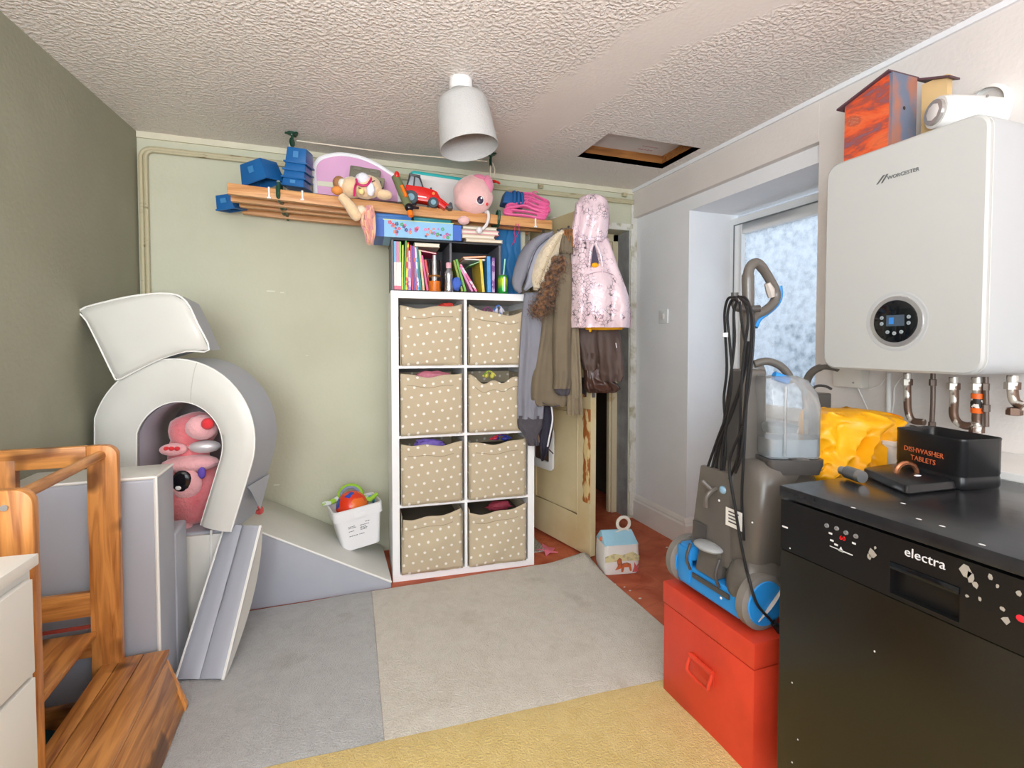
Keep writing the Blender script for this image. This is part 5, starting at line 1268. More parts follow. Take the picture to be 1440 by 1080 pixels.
# grey jacket
t = thing('jacket', 'grey soft-shell jacket with dark ribbed hem, leftmost on the door hooks', 'jacket', tuple(at(757, 330, d=2.72)))
drape('jacket_body', [(412, 737, 768, 2.72, .8), (450, 733, 768, 2.71, .9), (500, 730, 768, 2.70, 1), (550, 728, 766, 2.70, 1), (588, 728, 764, 2.70, 1.0)], m_grey, t, .075, 3, .009, 1)
drape('ribbed_cuff', [(584, 728, 764, 2.70, .9), (600, 728, 763, 2.70, .9), (612, 737, 758, 2.70, .7), (626, 742, 758, 2.70, .6)], m_greyd, t, .07, 6, .004, 2)
# hood: crescent
def hood(name, spine, wid, mat, parent, dd, tk=.035, seed=0, **k):
    sp = smooth_path([Vector((x, y, 0)) for x, y in spine], 4); R = []; n_ = len(sp)
    for j, p in enumerate(sp):
        a = sp[max(0, j-1)]; b_ = sp[min(n_-1, j+1)]; tg = (b_-a).normalized(); nr = Vector((-tg.y, tg.x, 0)); v = j/(n_-1)
        w = wid*(math.sin(PI*min(.97, max(.04, v)))**.6); ring = []
        for i in range(16):
            an = 2*PI*i/16; q = p+nr*(w*math.cos(an)); ring.append(at(q.x, q.y, d=dd)+FH*(tk*math.sin(an)*(.5+.5*math.sin(PI*v))+.006*math.sin(an*3+seed+v*6)))
        R.append(ring)
    return MB().rings(R).build(name, mat, parent, world=True, ang=100, **k)
hood('hood', [(778, 328), (760, 338), (744, 355), (734, 378), (728, 400), (732, 412)], 11, m_grey, t, 2.70, .05, 1)
hood('hood', [(776, 334), (764, 350), (754, 370), (748, 392), (738, 408)], 10, pm('light_grey_lining', '9A9DAA', rough=.8, bump=(30, .2)), t, 2.675, .03, 3)
MB().tube(smooth_path([at(772, 334, d=2.66), at(755, 350, d=2.64), at(745, 375, d=2.635), at(738, 400, d=2.64)], 5), .0022, 6).build('zip', m_greyd, t, world=True)
# sherpa lined hood of the parka + fur + parka
t = thing('parka', 'olive parka with brown fur trim and cream sherpa hood, left of the pink coat', 'coat', tuple(at(780, 320, d=2.7)))
hood('sherpa_hood', [(792, 326), (782, 340), (770, 360), (762, 380), (757, 396), (753, 408)], 14, m_sherpa, t, 2.665, .055, 0)
MB().tube(smooth_path([at(789, 330, d=2.615), at(777, 352, d=2.60), at(766, 376, d=2.60), at(758, 398, d=2.61)], 5), .004, 6).build('hood_seam', pm('sherpa_seam', 'C4B292', rough=.95), t, world=True)
fm = MB(); rf_ = random.Random(5)
sp = smooth_path([Vector((788, 368, 0)), Vector((780, 385, 0)), Vector((772, 405, 0)), Vector((766, 425, 0)), Vector((757, 438, 0))], 5)
for k, p in enumerate(sp):
    for m_ in range(7):
        c = at(p.x+rf_.uniform(-8, 8), p.y+rf_.uniform(-5, 5), d=2.63+rf_.uniform(-.02, .02)); fm.ball(c, rf_.uniform(.016, .022), 8, 6, .2, k*7+m_, 5)
fm.build('fur_trim', m_fur, t, world=True, kind='stuff', ang=180)
ft = MB()
for k in range(4200):
    p = sp[rf_.randrange(len(sp))]; c = at(p.x+rf_.gauss(0, 8), p.y+rf_.gauss(0, 6), d=2.612+rf_.uniform(-.02, .05)); dr_ = Vector((rf_.uniform(-1, 1), rf_.uniform(-1, .1), rf_.uniform(-1.3, .3))).normalized()*rf_.uniform(.012, .022)
    s_ = Vector((.0016, .0006, .0008)); ft.add([c-s_, c+s_, c+dr_], [(0, 1, 2)])
ft.build('fur_strands', m_fur, t, world=True, kind='stuff', smooth=False)
drape('coat_body', [(392, 772, 790, 2.71, .6), (430, 763, 796, 2.71, .8), (480, 754, 800, 2.70, .95), (530, 746, 801, 2.69, 1.05), (562, 745, 802, 2.69, 1.1), (570, 752, 800, 2.70, 1)], m_olive, t, .085, 3, .012, 4)
drape('coat_front', [(350, 795, 808, 2.69, .6), (390, 788, 808, 2.685, .8), (440, 784, 812, 2.68, .9), (500, 790, 816, 2.68, .95), (545, 796, 818, 2.68, 1), (583, 797, 819, 2.68, 1)], m_oliv2, t, .06, 3, .007, 6)
drape('sleeve', [(356, 788, 802, 2.655, .7), (400, 783, 806, 2.64, .9), (450, 778, 804, 2.635, 1), (500, 777, 803, 2.63, 1.05), (530, 778, 803, 2.63, 1.1), (546, 777, 802, 2.63, 1.1)], m_olive, t, .075, 2, .007, 8)
drape('cuff', [(543, 777, 802, 2.63, .95), (552, 781, 801, 2.635, .9), (556, 785, 799, 2.64, .8)], m_greyd, t, .06, 3, .003, 2)
drape('collar', [(322, 787, 804, 2.69, .8), (335, 786, 805, 2.665, 1), (352, 785, 806, 2.65, 1), (358, 788, 806, 2.655, .9)], m_olive, t, .07, 3, .006, 3)
drape('collar_lining', [(324, 791, 806, 2.655, .4), (336, 792, 808, 2.645, .6), (348, 795, 808, 2.64, .5)], pm('ginger_fur', '9A6A40', rough=.98, var=.3, vs=40, bump=(90, .8)), t, .05, 3, .006, 5)
MB().tube([at(762, 566, d=2.66), at(778, 572, d=2.655), at(792, 569, d=2.66)], .003, 5).build('hem_stitch', m_greyd, t, world=True)
# navy and white jacket end dangling below
t = thing('jacket', 'navy jacket with white stripe dangling lowest below the grey and olive coats', 'jacket', tuple(at(768, 560, d=2.76)))
drape('jacket_tail', [(556, 762, 774, 2.76, .8), (590, 760, 778, 2.755, .9), (615, 757, 776, 2.75, .9), (636, 759, 770, 2.75, .7), (648, 761, 764, 2.75, .4)], pm('navy_cloth', '2E2C3A', rough=.8), t, .05, 3, .006, 3)
MB().tube(smooth_path([at(775, 568, d=2.72), at(777, 590, d=2.715), at(773, 612, d=2.715), at(770, 628, d=2.72)], 5), .0045, 6).build('white_stripe', MATS['white_plastic'], t, world=True)
MB().tube(smooth_path([at(760, 565, d=2.70), at(763, 585, d=2.695), at(757, 603, d=2.695), at(758, 622, d=2.70)], 5), .0035, 6).build('drawcord', pm('tan_cord', 'A87848', rough=.8), t, world=True)
MB().tube([at(772, 632, d=2.72), at(778, 638, d=2.72)], .003, 6).build('zip_pull', MATS['black_plastic'], t, world=True)
# pink puffer coat
def pinkmat():
    m, n, b = _nt('pink_foil_print'); N = n.nodes; L = n.links; t = N.new('ShaderNodeTexCoord')
    v = N.new('ShaderNodeTexVoronoi'); v.feature = 'DISTANCE_TO_EDGE'; v.inputs['Scale'].default_value = 55; 
    w = N.new('ShaderNodeTexNoise'); w.inputs['Scale'].default_value = 14; L.new(t.outputs['Object'], w.inputs[0]); L.new(t.outputs['Object'], v.inputs[0])
    r = N.new('ShaderNodeValToRGB'); L.new(v.outputs[0], r.inputs[0]); r.color_ramp.elements[0].position = .03; r.color_ramp.elements[1].position = .06; r.color_ramp.elements[0].color = (1, 1, 1, 1); r.color_ramp.elements[1].color = (0, 0, 0, 1)
    r2 = N.new('ShaderNodeValToRGB'); L.new(w.outputs['Fac'], r2.inputs[0]); r2.color_ramp.elements[0].position = .46; r2.color_ramp.elements[1].position = .52
    mu = N.new('ShaderNodeMath'); mu.operation = 'MULTIPLY'; L.new(r.outputs[0], mu.inputs[0]); L.new(r2.outputs[0], mu.inputs[1])
    mx = N.new('ShaderNodeMixRGB'); L.new(mu.outputs[0], mx.inputs[0]); mx.inputs[1].default_value = (*lin('E6CFD6'), 1); mx.inputs[2].default_value = (*lin('8E7F90'), 1)
    L.new(mx.outputs[0], b.inputs['Base Color']); L.new(mu.outputs[0], b.inputs['Metallic']); b.inputs['Roughness'].default_value = .28
    n2 = N.new('ShaderNodeTexNoise'); n2.inputs['Scale'].default_value = 11; n2.inputs['Detail'].default_value = 3; L.new(t.outputs['Object'], n2.inputs[0])
    bp = N.new('ShaderNodeBump'); bp.inputs['Strength'].default_value = .8; bp.inputs['Distance'].default_value = .02; L.new(n2.outputs['Fac'], bp.inputs['Height']); L.new(bp.outputs[0], b.inputs['Normal']); return m
m_pinkc = pinkmat()
t = thing('puffer_coat', 'pale pink quilted child coat with silver print and hood, hung in front of the doorway', 'coat', tuple(at(835, 280, d=2.74)))
drape('coat_body', [(336, 806, 856, 2.70, .6), (350, 803, 860, 2.68, .9), (375, 801, 868, 2.67, 1.1), (400, 799, 878, 2.66, 1.3), (425, 797, 885, 2.655, 1.35), (445, 796, 887, 2.655, 1.35), (461, 796, 886, 2.66, 1.2)], m_pinkc, t, .12, 3, .012, 3, N=56)
R = []
for (py, a, b_, d_, tk) in ((274, 825, 838, 2.72, .3), (278, 816, 850, 2.71, .7), (290, 811, 856, 2.70, 1), (308, 810, 857, 2.69, 1.05), (325, 808, 855, 2.69, 1), (342, 804, 853, 2.69, .9)): R.append((py, a, b_, d_, tk))
drape('hood', R, m_pinkc, t, .10, 2, .010, 7, open_bottom=False)
drape('hood_edge', [(286, 809, 818, 2.69, .8), (310, 806, 816, 2.67, 1), (335, 801, 812, 2.66, 1), (348, 798, 808, 2.66, .8)], m_pinkc, t, .06, 2, .005, 1, open_bottom=False)
# sleeve opening with dark lining and yellow inside
MB().prism([at(835.5, 342, d=2.607), at(842, 368, d=2.598), at(840, 375, d=2.598), at(831, 374, d=2.598)], FH*.01).build('armhole', pm('navy_lining', '4A4456', rough=.8), t, world=True)
MB().ball(at(837, 373, d=2.60), (.021, .012, .013), 12, 8).build('lining_cuff', pm('golden_fleece', 'F0AE18', rough=.8), t, world=True)
for pts in (((834, 341), (830, 355), (828, 376)), ((837, 341), (844, 358), (847, 375))):
    MB().tube(smooth_path([at(x, y, d=2.60) for x, y in pts], 5), .009, 8).build('sleeve_edge', m_pinkc, t, world=True)
for (y, a, b_) in ((385, 802, 873), (413, 800, 882), (438, 799, 885)):
    MB().tube(smooth_path([at(a+(b_-a)*k/6, y+3*math.sin(k*1.3), d=2.600+.05*(abs(k-3)/3)**3-.012) for k in range(7)], 4), .0016, 5).build('quilt_seam', pm('rose_seam', 'B89AA8', rough=.5), t, world=True)
MB().tube([at(847, 378, d=2.583), at(847, 420, d=2.572), at(848, 458, d=2.578)], .003, 6).build('placket', m_pinkc, t, world=True)
MB().tube(smooth_path([at(803, 378, d=2.645), at(799, 410, d=2.63), at(797, 461, d=2.63)], 5), .005, 6).build('front_edge', m_pinkc, t, world=True)
drape('yellow_hem', [(450, 818, 882, 2.67, .8), (460, 822, 877, 2.66, .9), (464, 824, 874, 2.665, .6)], MATS['golden_fleece'], t, .09, 4, .005, 2)
MB().ball(at(830, 464, d=2.63), (.008, .008, .012), 8, 6).build('toggle', MATS['golden_fleece'], t, world=True)
# brown coat sleeves/legs below
m_br = pm('dark_brown_cloth', '55433C', rough=.6, var=.05, bump=(10, .8)); m_brl = pm('glossy_brown_lining', '4E352C', rough=.3, bump=(12, .8))
t = thing('trousers', 'dark brown padded trousers hanging below the pink coat', 'trousers', tuple(at(842, 455, d=2.78)))
drape('trouser_leg', [(452, 807, 846, 2.77, .8), (480, 809, 846, 2.76, 1), (500, 814, 845, 2.755, 1), (512, 818, 843, 2.75, 1), (520, 820, 842, 2.75, .9)], m_br, t, .08, 2, .008, 2)
drape('trouser_leg', [(452, 834, 868, 2.76, .8), (480, 838, 873, 2.745, 1), (510, 842, 876, 2.74, 1.05), (525, 842, 877, 2.74, 1.1), (536, 846, 874, 2.74, 1)], m_br, t, .09, 2, .008, 5)
drape('lining', [(508, 819, 846, 2.77, .9), (530, 821, 858, 2.765, 1), (545, 821, 872, 2.765, 1), (552, 826, 866, 2.77, .7)], m_brl, t, .08, 5, .012, 4, open_bottom=False)
MB().tube([at(866, 482, d=2.685), at(867, 489, d=2.684)], .0022, 5).build('reflective_tab', MATS['white_plastic'], t, world=True)

# ================================================================ on the floor near the door
t = thing('door_stop_bag', 'small fabric house-shaped doorstop printed with a fox, with a cream ring, on the red floor', 'doorstop', (1.45, 2.36, 0), (0, 0, math.radians(-10)))
m_bag = pm('printed_canvas', 'E6E2DE', rough=.8, var=.04, bump=(50, .3))
bw, bd, bh = .094, .075, .155
a0 = at(843, 806, Z=0)
def ringz(w, d, z, r=.02): return sqring(w, d, z, r, 4)
MB().rings([ringz(bw*.96, bd*.96, .002), ringz(bw*1.02, bd*1.02, .03), ringz(bw*1.03, bd*1.03, .09), ringz(bw, bd, bh)], cap=True).build('bag_body', m_bag, t, ang=60)
MB().hexa([(-bw, -bd, bh-.004), (bw, -bd, bh-.004), (bw, bd, bh-.004), (-bw, bd, bh-.004)], [(-bw*.98, -.006, bh+.06), (bw*.86, -.006, bh+.055), (bw*.86, .006, bh+.055), (-bw*.98, .006, bh+.06)]).build('roof_top', pm('sky_blue_canvas', '9CC8DC', rough=.8, bump=(50, .3)), t, bevel=.006)
MB().prism([(-bw*1.0, -bd*1.03, bh-.055), (-bw*.5, -bd*1.03, bh-.04), (0, -bd*1.03, bh-.05), (bw*.6, -bd*1.03, bh-.035), (bw*1.0, -bd*1.03, bh-.06), (bw*.98, -bd*1.03, bh-.085), (0, -bd*1.03, bh-.08), (-bw*1.0, -bd*1.03, bh-.085)], (0, -.0015, 0)).build('printed_hills', pm('straw_print', 'D8CE9C', rough=.8, c2='B8B08A', thr=(.5, .6), vs=30), t)
fx = MB()
fx.prism([(-.02, 0, .028), (-.005, 0, .05), (-.012, 0, .078), (.004, 0, .092), (.016, 0, .084), (.018, 0, .06), (.045, 0, .064), (.066, 0, .056), (.072, 0, .02), (.062, 0, .018), (.055, 0, .04), (.03, 0, .04), (.024, 0, .016), (.014, 0, .016), (.014, 0, .036)], (0, -.0015, 0))
fx.M = Matrix()
fo_ = fx.build('printed_fox', pm('fox_orange', 'CC6A3C', rough=.8, c2='8E5A48', thr=(.5, .6), vs=40), t, loc=(-.02, -bd*1.035-.0005, .0))
MB().prism([(.0, 0, .0), (.035, 0, .0), (.03, 0, .025), (.038, 0, .05), (.022, 0, .03), (.01, 0, .052), (.01, 0, .028)], (0, -.0015, 0)).build('printed_plant', pm('pink_red_print', 'C85A5A', rough=.8), t, loc=(.055, -bd*1.035-.0005, .012))
MB().tube([(.034*math.cos(a), 0, .034*math.sin(a)) for a in [2*PI*k/20 for k in range(20)]], .009, 8, closed=True).build('handle_ring', pm('cream_webbing', 'E2D8CC', rough=.9, bump=(60, .4)), t, loc=(bw*.38, 0, bh+.088))
MB().tube(smooth_path([(-bw*.95, -.01, bh+.035), (-.02, -.012, bh+.045), (bw*.38, -.006, bh+.058), (bw*.8, -.01, bh+.04), (bw*1.0, -.02, bh)], 4), .005, 6).build('seam_tape', MATS['cream_webbing'], t)
MB().ball((-bw*.98, -.02, bh+.02), (.012, .01, .014), 10, 6).build('orange_tag', pm('orange_tag', 'E07040', rough=.7), t)
# pink felt scrap, grey mat strip
t = thing('felt_star', 'crumpled pink felt scrap on the red floor beside the white shelving', 'fabric scrap', tuple(at(770, 776, Z=0)))
c0 = t.location.copy(); pts = []
for k in range(10):
    a = 2*PI*k/10; r_ = (.062 if k % 2 == 0 else .03); pts.append(Vector((r_*math.cos(a+.3), r_*math.sin(a+.3)*1.3, .004+.006*(k % 3))))
MB().prism(pts, (0, 0, .004)).build('felt', pm('bright_pink_felt', 'F08098', rough=.9), t, bevel=.001)
t = thing('door_mat', 'narrow grey speckled mat on the floor behind the open cream door', 'mat', tuple(at(757, 764, Z=0)))
rbox(1.06, 1.19, 2.70, 3.0, .001, .009).build('mat_pile', pm('speckled_mat', '8A8880', rough=.95, c2='B8B4A8', thr=(.48, .52), vs=120), t, world=True)
db = MB(); r9 = random.Random(4)
for (px, py) in ((878, 826), (886, 831), (865, 822), (938, 770), (945, 795), (947, 775), (862, 712), (872, 715), (900, 842)):
    q = at(px, py, Z=0); db.ball((q.x, q.y, .002), (r9.uniform(.005, .01), r9.uniform(.003, .007), .002), 6, 4)
db.build('crumbs', pm('plaster_crumb', 'E6E0DC', rough=.9), kind='stuff', label='white crumbs of plaster scattered on the red floor', category='debris')
# ================================================================ boiler
BXF = 1.62; by0, by1, bz0, bz1 = .843, 1.307, 1.118, 1.812
m_boil = pm('boiler_front_greyed', 'BDBEBB', rough=.28, var=.005)  # boiler is white; the front's shade is painted in as grey
m_boils = pm('boiler_side_greyed', 'B6B8B9', rough=.3, var=.005)  # white side greyed in colour to offset the strong light on it
t = thing('boiler', 'white wall-hung gas boiler with round black display above the black dishwasher', 'boiler', (BXF, (by0+by1)/2, bz0))
def yzrect(x, y0, y1, z0, z1, r, n=6):
    o_ = []
    for (cy1, cz1, a0) in ((y1-r, z1-r, 0), (y0+r, z1-r, 90), (y0+r, z0+r, 180), (y1-r, z0+r, 270)):
        for k in range(n):
            a = math.radians(a0+90*k/(n-1)); o_.append(Vector((x, cy1+r*math.cos(a), cz1+r*math.sin(a))))
    return o_
rc = .042
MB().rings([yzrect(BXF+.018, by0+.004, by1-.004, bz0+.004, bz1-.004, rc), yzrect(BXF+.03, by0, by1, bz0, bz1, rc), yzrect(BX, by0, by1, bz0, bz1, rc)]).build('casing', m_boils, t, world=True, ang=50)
MB().rings([yzrect(BXF+.02, by0+.002, by1-.002, bz0+.002, bz1-.002, rc), yzrect(BXF+.006, by0+.001, by1-.001, bz0+.001, bz1-.001, rc), yzrect(BXF, by0+.007, by1-.007, bz0+.007, bz1-.007, rc-.004)]).build('front_cover', m_boil, t, world=True, ang=40)
MB().tube(yzrect(BXF+.019, by0+.0015, by1-.0015, bz0+.0015, bz1-.0015, rc), .0016, 5, closed=True).build('cover_seam', pm('seam_light', 'C4C4BE', rough=.4), t, world=True)
dc = at(1260, 452, X=BXF); dyc, dzc = dc.y, dc.z
disp = MB().lathe([(.001, -.004), (.069, -.004), (.076, -.003), (.078, .001)], c=(BXF, dyc, dzc), axis='X', n=40).build('display_bezel', pm('silver_ring', 'C8C8CA', rough=.25, metal=.7), t, world=True)
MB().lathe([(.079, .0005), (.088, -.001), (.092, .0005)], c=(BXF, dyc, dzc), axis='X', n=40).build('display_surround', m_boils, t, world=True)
MB().lathe([(.001, -.0065), (.060, -.0065), (.064, -.0045), (.064, -.003)], c=(BXF, dyc, dzc), axis='X', n=40).build('display_glass', pm('black_gloss', '101418', rough=.08), t, world=True)
MB().box(BXF-.0072, BXF-.006, dyc-.028, dyc+.024, dzc-.014, dzc+.019).build('screen', pm('lcd_grey', '4A5866', rough=.2), t, world=True, smooth=False)
MB().box(BXF-.0078, BXF-.007, dyc+.002, dyc+.016, dzc-.008, dzc+.012).build('screen_icon', pm('lcd_blue', '3A86D8', rough=.3), t, world=True, smooth=False)
for (a, b_) in ((-.040, .012), (-.040, -.006), (.038, .012), (.038, -.006), (-.02, -.032), (.0, -.036), (.02, -.032)):
    MB().lathe([(.001, -.0078), (.0055, -.0075), (.006, -.006)], c=(BXF, dyc+a, dzc+b_), axis='X', n=12).build('display_button', pm('button_grey', '9AA4A8', rough=.3), t, world=True)
lg = at(1264, 246, X=BXF)
FM = frame((BXF-.0012, lg.y-.012, lg.z), (0, -1, 0), (0, 0, 1))
m_logo = pm('logo_grey', '6E7074', rough=.35, metal=.4)
text_mesh('lettering', 'WORCESTER', .0155, m_logo, t, FM, label='grey WORCESTER lettering')
lo = MB()
for k in range(2):
    y = lg.y+.052-k*.010; lo.prism([(BXF-.0016, y+.014-k*.004, lg.z-.010), (BXF-.0016, y+.009-k*.004, lg.z-.010), (BXF-.0016, y-.012, lg.z+.013), (BXF-.0016, y-.006, lg.z+.013)], (.001, 0, 0))
lo.build('emblem', m_logo, t, world=True, smooth=False, kind='stuff')
# flue turret and wall collar on top
m_fl = pm('flue_white', 'E8E6E2', rough=.3, var=.01)
fa_, fb_ = at(1316, 158, X=1.765), at(1402, 163, X=1.93)
fd = (fb_-fa_).normalized()
MB().tube([fa_, fa_+fd*.02, fa_.lerp(fb_, .4), fa_.lerp(fb_, .8), fb_], [.046, .050, .052, .052, .050], 28).tube([fa_.lerp(fb_, .55)+Vector((0, 0, -.03)), Vector((fa_.lerp(fb_, .55).x, fa_.lerp(fb_, .55).y, bz1-.001))], .05, 24).build('flue_elbow', m_fl, t, world=True)
MB().tube([fa_-fd*.010, fa_-fd*.009, fa_+fd*.004], [.030, .037, .039], 22).build('flue_cap', pm('clear_cap', 'B8B4B0', rough=.12, metal=.5), t, world=True, label='clear grey round cap')
MB().tube([fa_-fd*.0125, fa_-fd*.009], [.020, .028], 8).build('cap_lens', pm('cap_lens', 'E2DEDA', rough=.1), t, world=True)
for dy_ in (0, .022): MB().ball(fa_.lerp(fb_, .72)+Vector((-.038, -.016-dy_, .034)), (.004, .004, .004), 8, 6).build('vent_dot', pm('dot_grey', '8A8682', rough=.5), t, world=True)
wc = at(1392, 150, X=BX)
MB().lathe([(.052, -.03), (.062, -.022), (.064, 0), (.05, 0)], c=(BX-.001, wc.y, wc.z), axis='X', n=30, cap=False).build('wall_collar', m_fl, t, world=True)
# copper pipes below
m_pp2 = pm('patchy_painted_copper', '6E5648', rough=.4, metal=.5, c2='D8D4CC', thr=(.50, .56), vs=22)
m_ppw = pm('white_overflow_pipe', 'E4E2DE', rough=.4)
def pipe(pts, r, lab, mt=m_pp2, elbow=True):
    p = thing('boiler_pipe', lab, 'pipe', tuple(Vector(pts[0])), group='pipes under the boiler')
    P_ = smooth_path(pts, 5)
    MB().tube(P_, r, 12).build('pipe_run', mt, p, world=True)
    for c in (pts[0], pts[-2]):
        c = Vector(c); 
        MB().lathe([(r*.9, -.012), (r*1.45, -.01), (r*1.45, .01), (r*.9, .012)], c=(c.x, c.y, c.z-.03), n=6).build('compression_nut', mt, p, world=True, smooth=False)
    return p
def pz(px, py, X=1.86): return at(px, py, X=X)
pipe([pz(1276, 525), pz(1276, 560), pz(1277, 578), pz(1283, 591), pz(1300, 594)], .011, 'patchy brown copper pipe with an elbow, leftmost under the boiler')
pipe([pz(1312, 525), pz(1312, 560), pz(1311, 585), pz(1310, 602)], .007, 'thin straight brown pipe, second from the left under the boiler', pm('dull_brown_pipe', '6A5C54', rough=.4, metal=.4))
pipe([pz(1341, 530), pz(1342, 560), pz(1341, 582), pz(1347, 594), pz(1360, 599), pz(1374, 597)], .012, 'white flaked pipe elbowing right behind the black tin')
p5 = pipe([pz(1374, 530), pz(1375, 560), pz(1374, 590), pz(1374, 605)], .013, 'white flaked pipe with an orange label under the boiler')
lb = pz(1374, 567)
MB().lathe([(.0145, -.03), (.0152, -.028), (.0152, .028), (.0145, .03)], c=lb, n=16).build('orange_label', pm('orange_sticker', 'F06A20', rough=.4), p5, world=True, label='orange and black label wrapped round the pipe')
MB().lathe([(.0154, -.014), (.0156, -.013), (.0156, .013), (.0154, .014)], c=lb, n=16).build('label_print', pm('black_ink', '2A2420', rough=.5, c2='E8E0D8', thr=(.5, .52), vs=60), p5, world=True)
pipe([pz(1386, 530), pz(1387, 560), pz(1387, 600)], .007, 'thin brown pipe right beside the orange-labelled one', MATS['dull_brown_pipe'])
pipe([pz(1424, 528), pz(1424, 548), pz(1427, 564), pz(1440, 572)], .013, 'brown flaked pipe bending right at the right edge of the picture')
MB().tube([pz(1250, 525, 1.93), pz(1250, 590, 1.93)], .009, 10).build('overflow_pipe', m_ppw, label='straight white plastic pipe running down the wall left of the copper pipes', category='pipe')
MB().tube(smooth_path([pz(1222, 548, 1.94), pz(1238, 541, 1.94), pz(1246, 530, 1.94)], 4), .0025, 6).tube(smooth_path([pz(1206, 545, 1.94), pz(1214, 562, 1.94), pz(1222, 580, 1.94)], 4), .0025, 6).build('cable', m_ppw, label='thin white cables trailing from the junction box under the boiler', category='cable')
MB().tube(smooth_path([pz(1268, 530, 1.93), pz(1258, 545, 1.93), pz(1257, 565, 1.93), pz(1254, 585, 1.93)], 4), .0025, 6).build('cable', m_ppw, label='thin grey white cable looping down beside the white pipe', category='cable')
a = pz(1174, 520, 1.93); b_ = pz(1213, 546, 1.93)
jb = thing('junction_box', 'cream electrical junction box on the wall under the left of the boiler', 'junction box', (BX, (a.y+b_.y)/2, b_.z))
rbox(1.92, BX, b_.y, a.y, b_.z, a.z+.03).build('box_body', pm('cream_plastic', 'D8D2C8', rough=.4), jb, world=True, bevel=.004)
MB().lathe([(.001, -.002), (.004, -.002), (.004, 0)], c=(1.92, b_.y+.03, b_.z+.02), axis='X', n=10).build('screw', MATS['steel'], jb, world=True)
# birdhouse
def paintmat():
    m, n, b = _nt('daubed_paint'); N = n.nodes; L = n.links; tt = N.new('ShaderNodeTexCoord'); mp = N.new('ShaderNodeMapping'); mp.inputs['Rotation'].default_value = (.6, 0, 0); mp.inputs['Scale'].default_value = (1, .5, 1.4); L.new(tt.outputs['Object'], mp.inputs[0])
    w = N.new('ShaderNodeTexNoise'); w.inputs['Scale'].default_value = 11; w.inputs['Detail'].default_value = 7; w.inputs['Roughness'].default_value = .65; w.inputs['Distortion'].default_value = .6; L.new(mp.outputs[0], w.inputs[0])
    r = N.new('ShaderNodeValToRGB'); L.new(w.outputs['Fac'], r.inputs[0]); e = r.color_ramp.elements
    e[0].position = .30; e[0].color = (*lin('5A6A88'), 1); e[1].position = .40; e[1].color = (*lin('9A4A40'), 1)
    for p_, c_ in ((.47, 'D8542A'), (.55, 'E0683A'), (.62, 'B0503A'), (.72, 'C89070')): x = e.new(p_); x.color = (*lin(c_), 1)
    L.new(r.outputs[0], b.inputs['Base Color']); b.inputs['Roughness'].default_value = .55; return m
m_daub = paintmat()
m_daub2 = pm('daubed_side', 'A8705C', rough=.55, c2='6A7488', thr=(.42, .58), vs=14, stretch=(1, 1, .5))
t = thing('birdhouse', 'hand painted orange and purple birdhouse with slanted roof on top of the boiler', 'birdhouse', (1.74, 1.24, bz1+.001))
bx0 = 1.70; yA = at(1188, 160, X=bx0).y; yB = at(1250, 160, X=bx0).y
zL = at(1188, 148, X=bx0).z; zR = at(1248, 104, X=bx0).z
MB().prism([(bx0, yA, bz1+.001), (bx0, yB, bz1+.001), (bx0, yB, zR), (bx0, yA, zL)], (.012, 0, 0)).build('front_board', m_daub, t, world=True, smooth=False)
MB().prism([(bx0, yB, bz1+.001), (bx0+.115, yB, bz1+.001), (bx0+.115, yB, zR-.001), (bx0, yB, zR-.001)], (0, -.010, 0)).build('side_board', m_daub2, t, world=True, smooth=False)
MB().prism([(bx0+.012, yA, bz1+.001), (bx0+.115, yA, bz1+.001), (bx0+.115, yA, zL), (bx0+.012, yA, zL)], (0, -.010, 0)).build('side_board', m_daub2, t, world=True, smooth=False)
MB().prism([(bx0+.103, yA-.01, bz1+.001), (bx0+.103, yB, bz1+.001), (bx0+.103, yB, zR), (bx0+.103, yA-.01, zL)], (.012, 0, 0)).build('back_board', m_daub2, t, world=True, smooth=False)
MB().prism([(bx0-.012, yA+.022, zL-.012), (bx0-.012, yB-.004, zR+.002), (bx0-.012, yB-.004, zR+.008), (bx0-.012, yA+.022, zL-.006)], (.145, 0, 0)).build('roof_board', pm('dark_roof_paint', '5A4048', rough=.5), t, world=True, smooth=False)
MB().box(bx0+.135, bx0+.16, yB-.085, yB-.012, bz1+.001, zR-.02).build('pale_board', pm('raw_ply', 'D8B884', rough=.7), t, world=True, smooth=False)
MB().prism([(bx0+.12, yB-.0, zR-.004), (bx0+.12, yB-.10, zR-.04), (bx0+.12, yB-.10, zR-.034), (bx0+.12, yB-.0, zR+.003)], (.05, 0, 0)).build('roof_board', MATS['dark_roof_paint'], t, world=True, smooth=False)
MB().lathe([(.001, 0), (.006, 0)], c=(bx0+.055, yB-.0105, bz1+.15), axis='Y', n=12).build('entrance_hole', MATS['black_plastic'], t, world=True)

# ================================================================ dishwasher
DX, DY0, DY1, DXB = 1.064, .372, .968, 1.64
m_dwb = pm('black_steel_door', '1C1911', rough=.26, var=.03, spec=.6)
m_dwp = pm('black_panel', '131314', rough=.3)
m_top = pm('black_worktop', '1C1D20', rough=.22, c2='2A2B2E', vs=14, bump=(30, .05))
t = thing('dishwasher', 'black freestanding dishwasher with control strip and black top, below the boiler', 'dishwasher', (1.35, .67, 0))
rbox(DX+.022, DXB, DY0+.004, DY1-.002, .08, .818).build('cabinet', m_dwp, t, world=True, bevel=.004)
rbox(DX+.06, DXB-.02, DY0+.02, DY1-.02, .0, .08).build('plinth', m_dwp, t, world=True)
rbox(DX-.004, DXB, DY0, DY1, .822, .85).build('worktop', m_top, t, world=True, bevel=.004)
rbox(DX, DX+.022, DY0+.003, DY1-.003, .085, .690).build('door', m_dwb, t, world=True, bevel=.003)
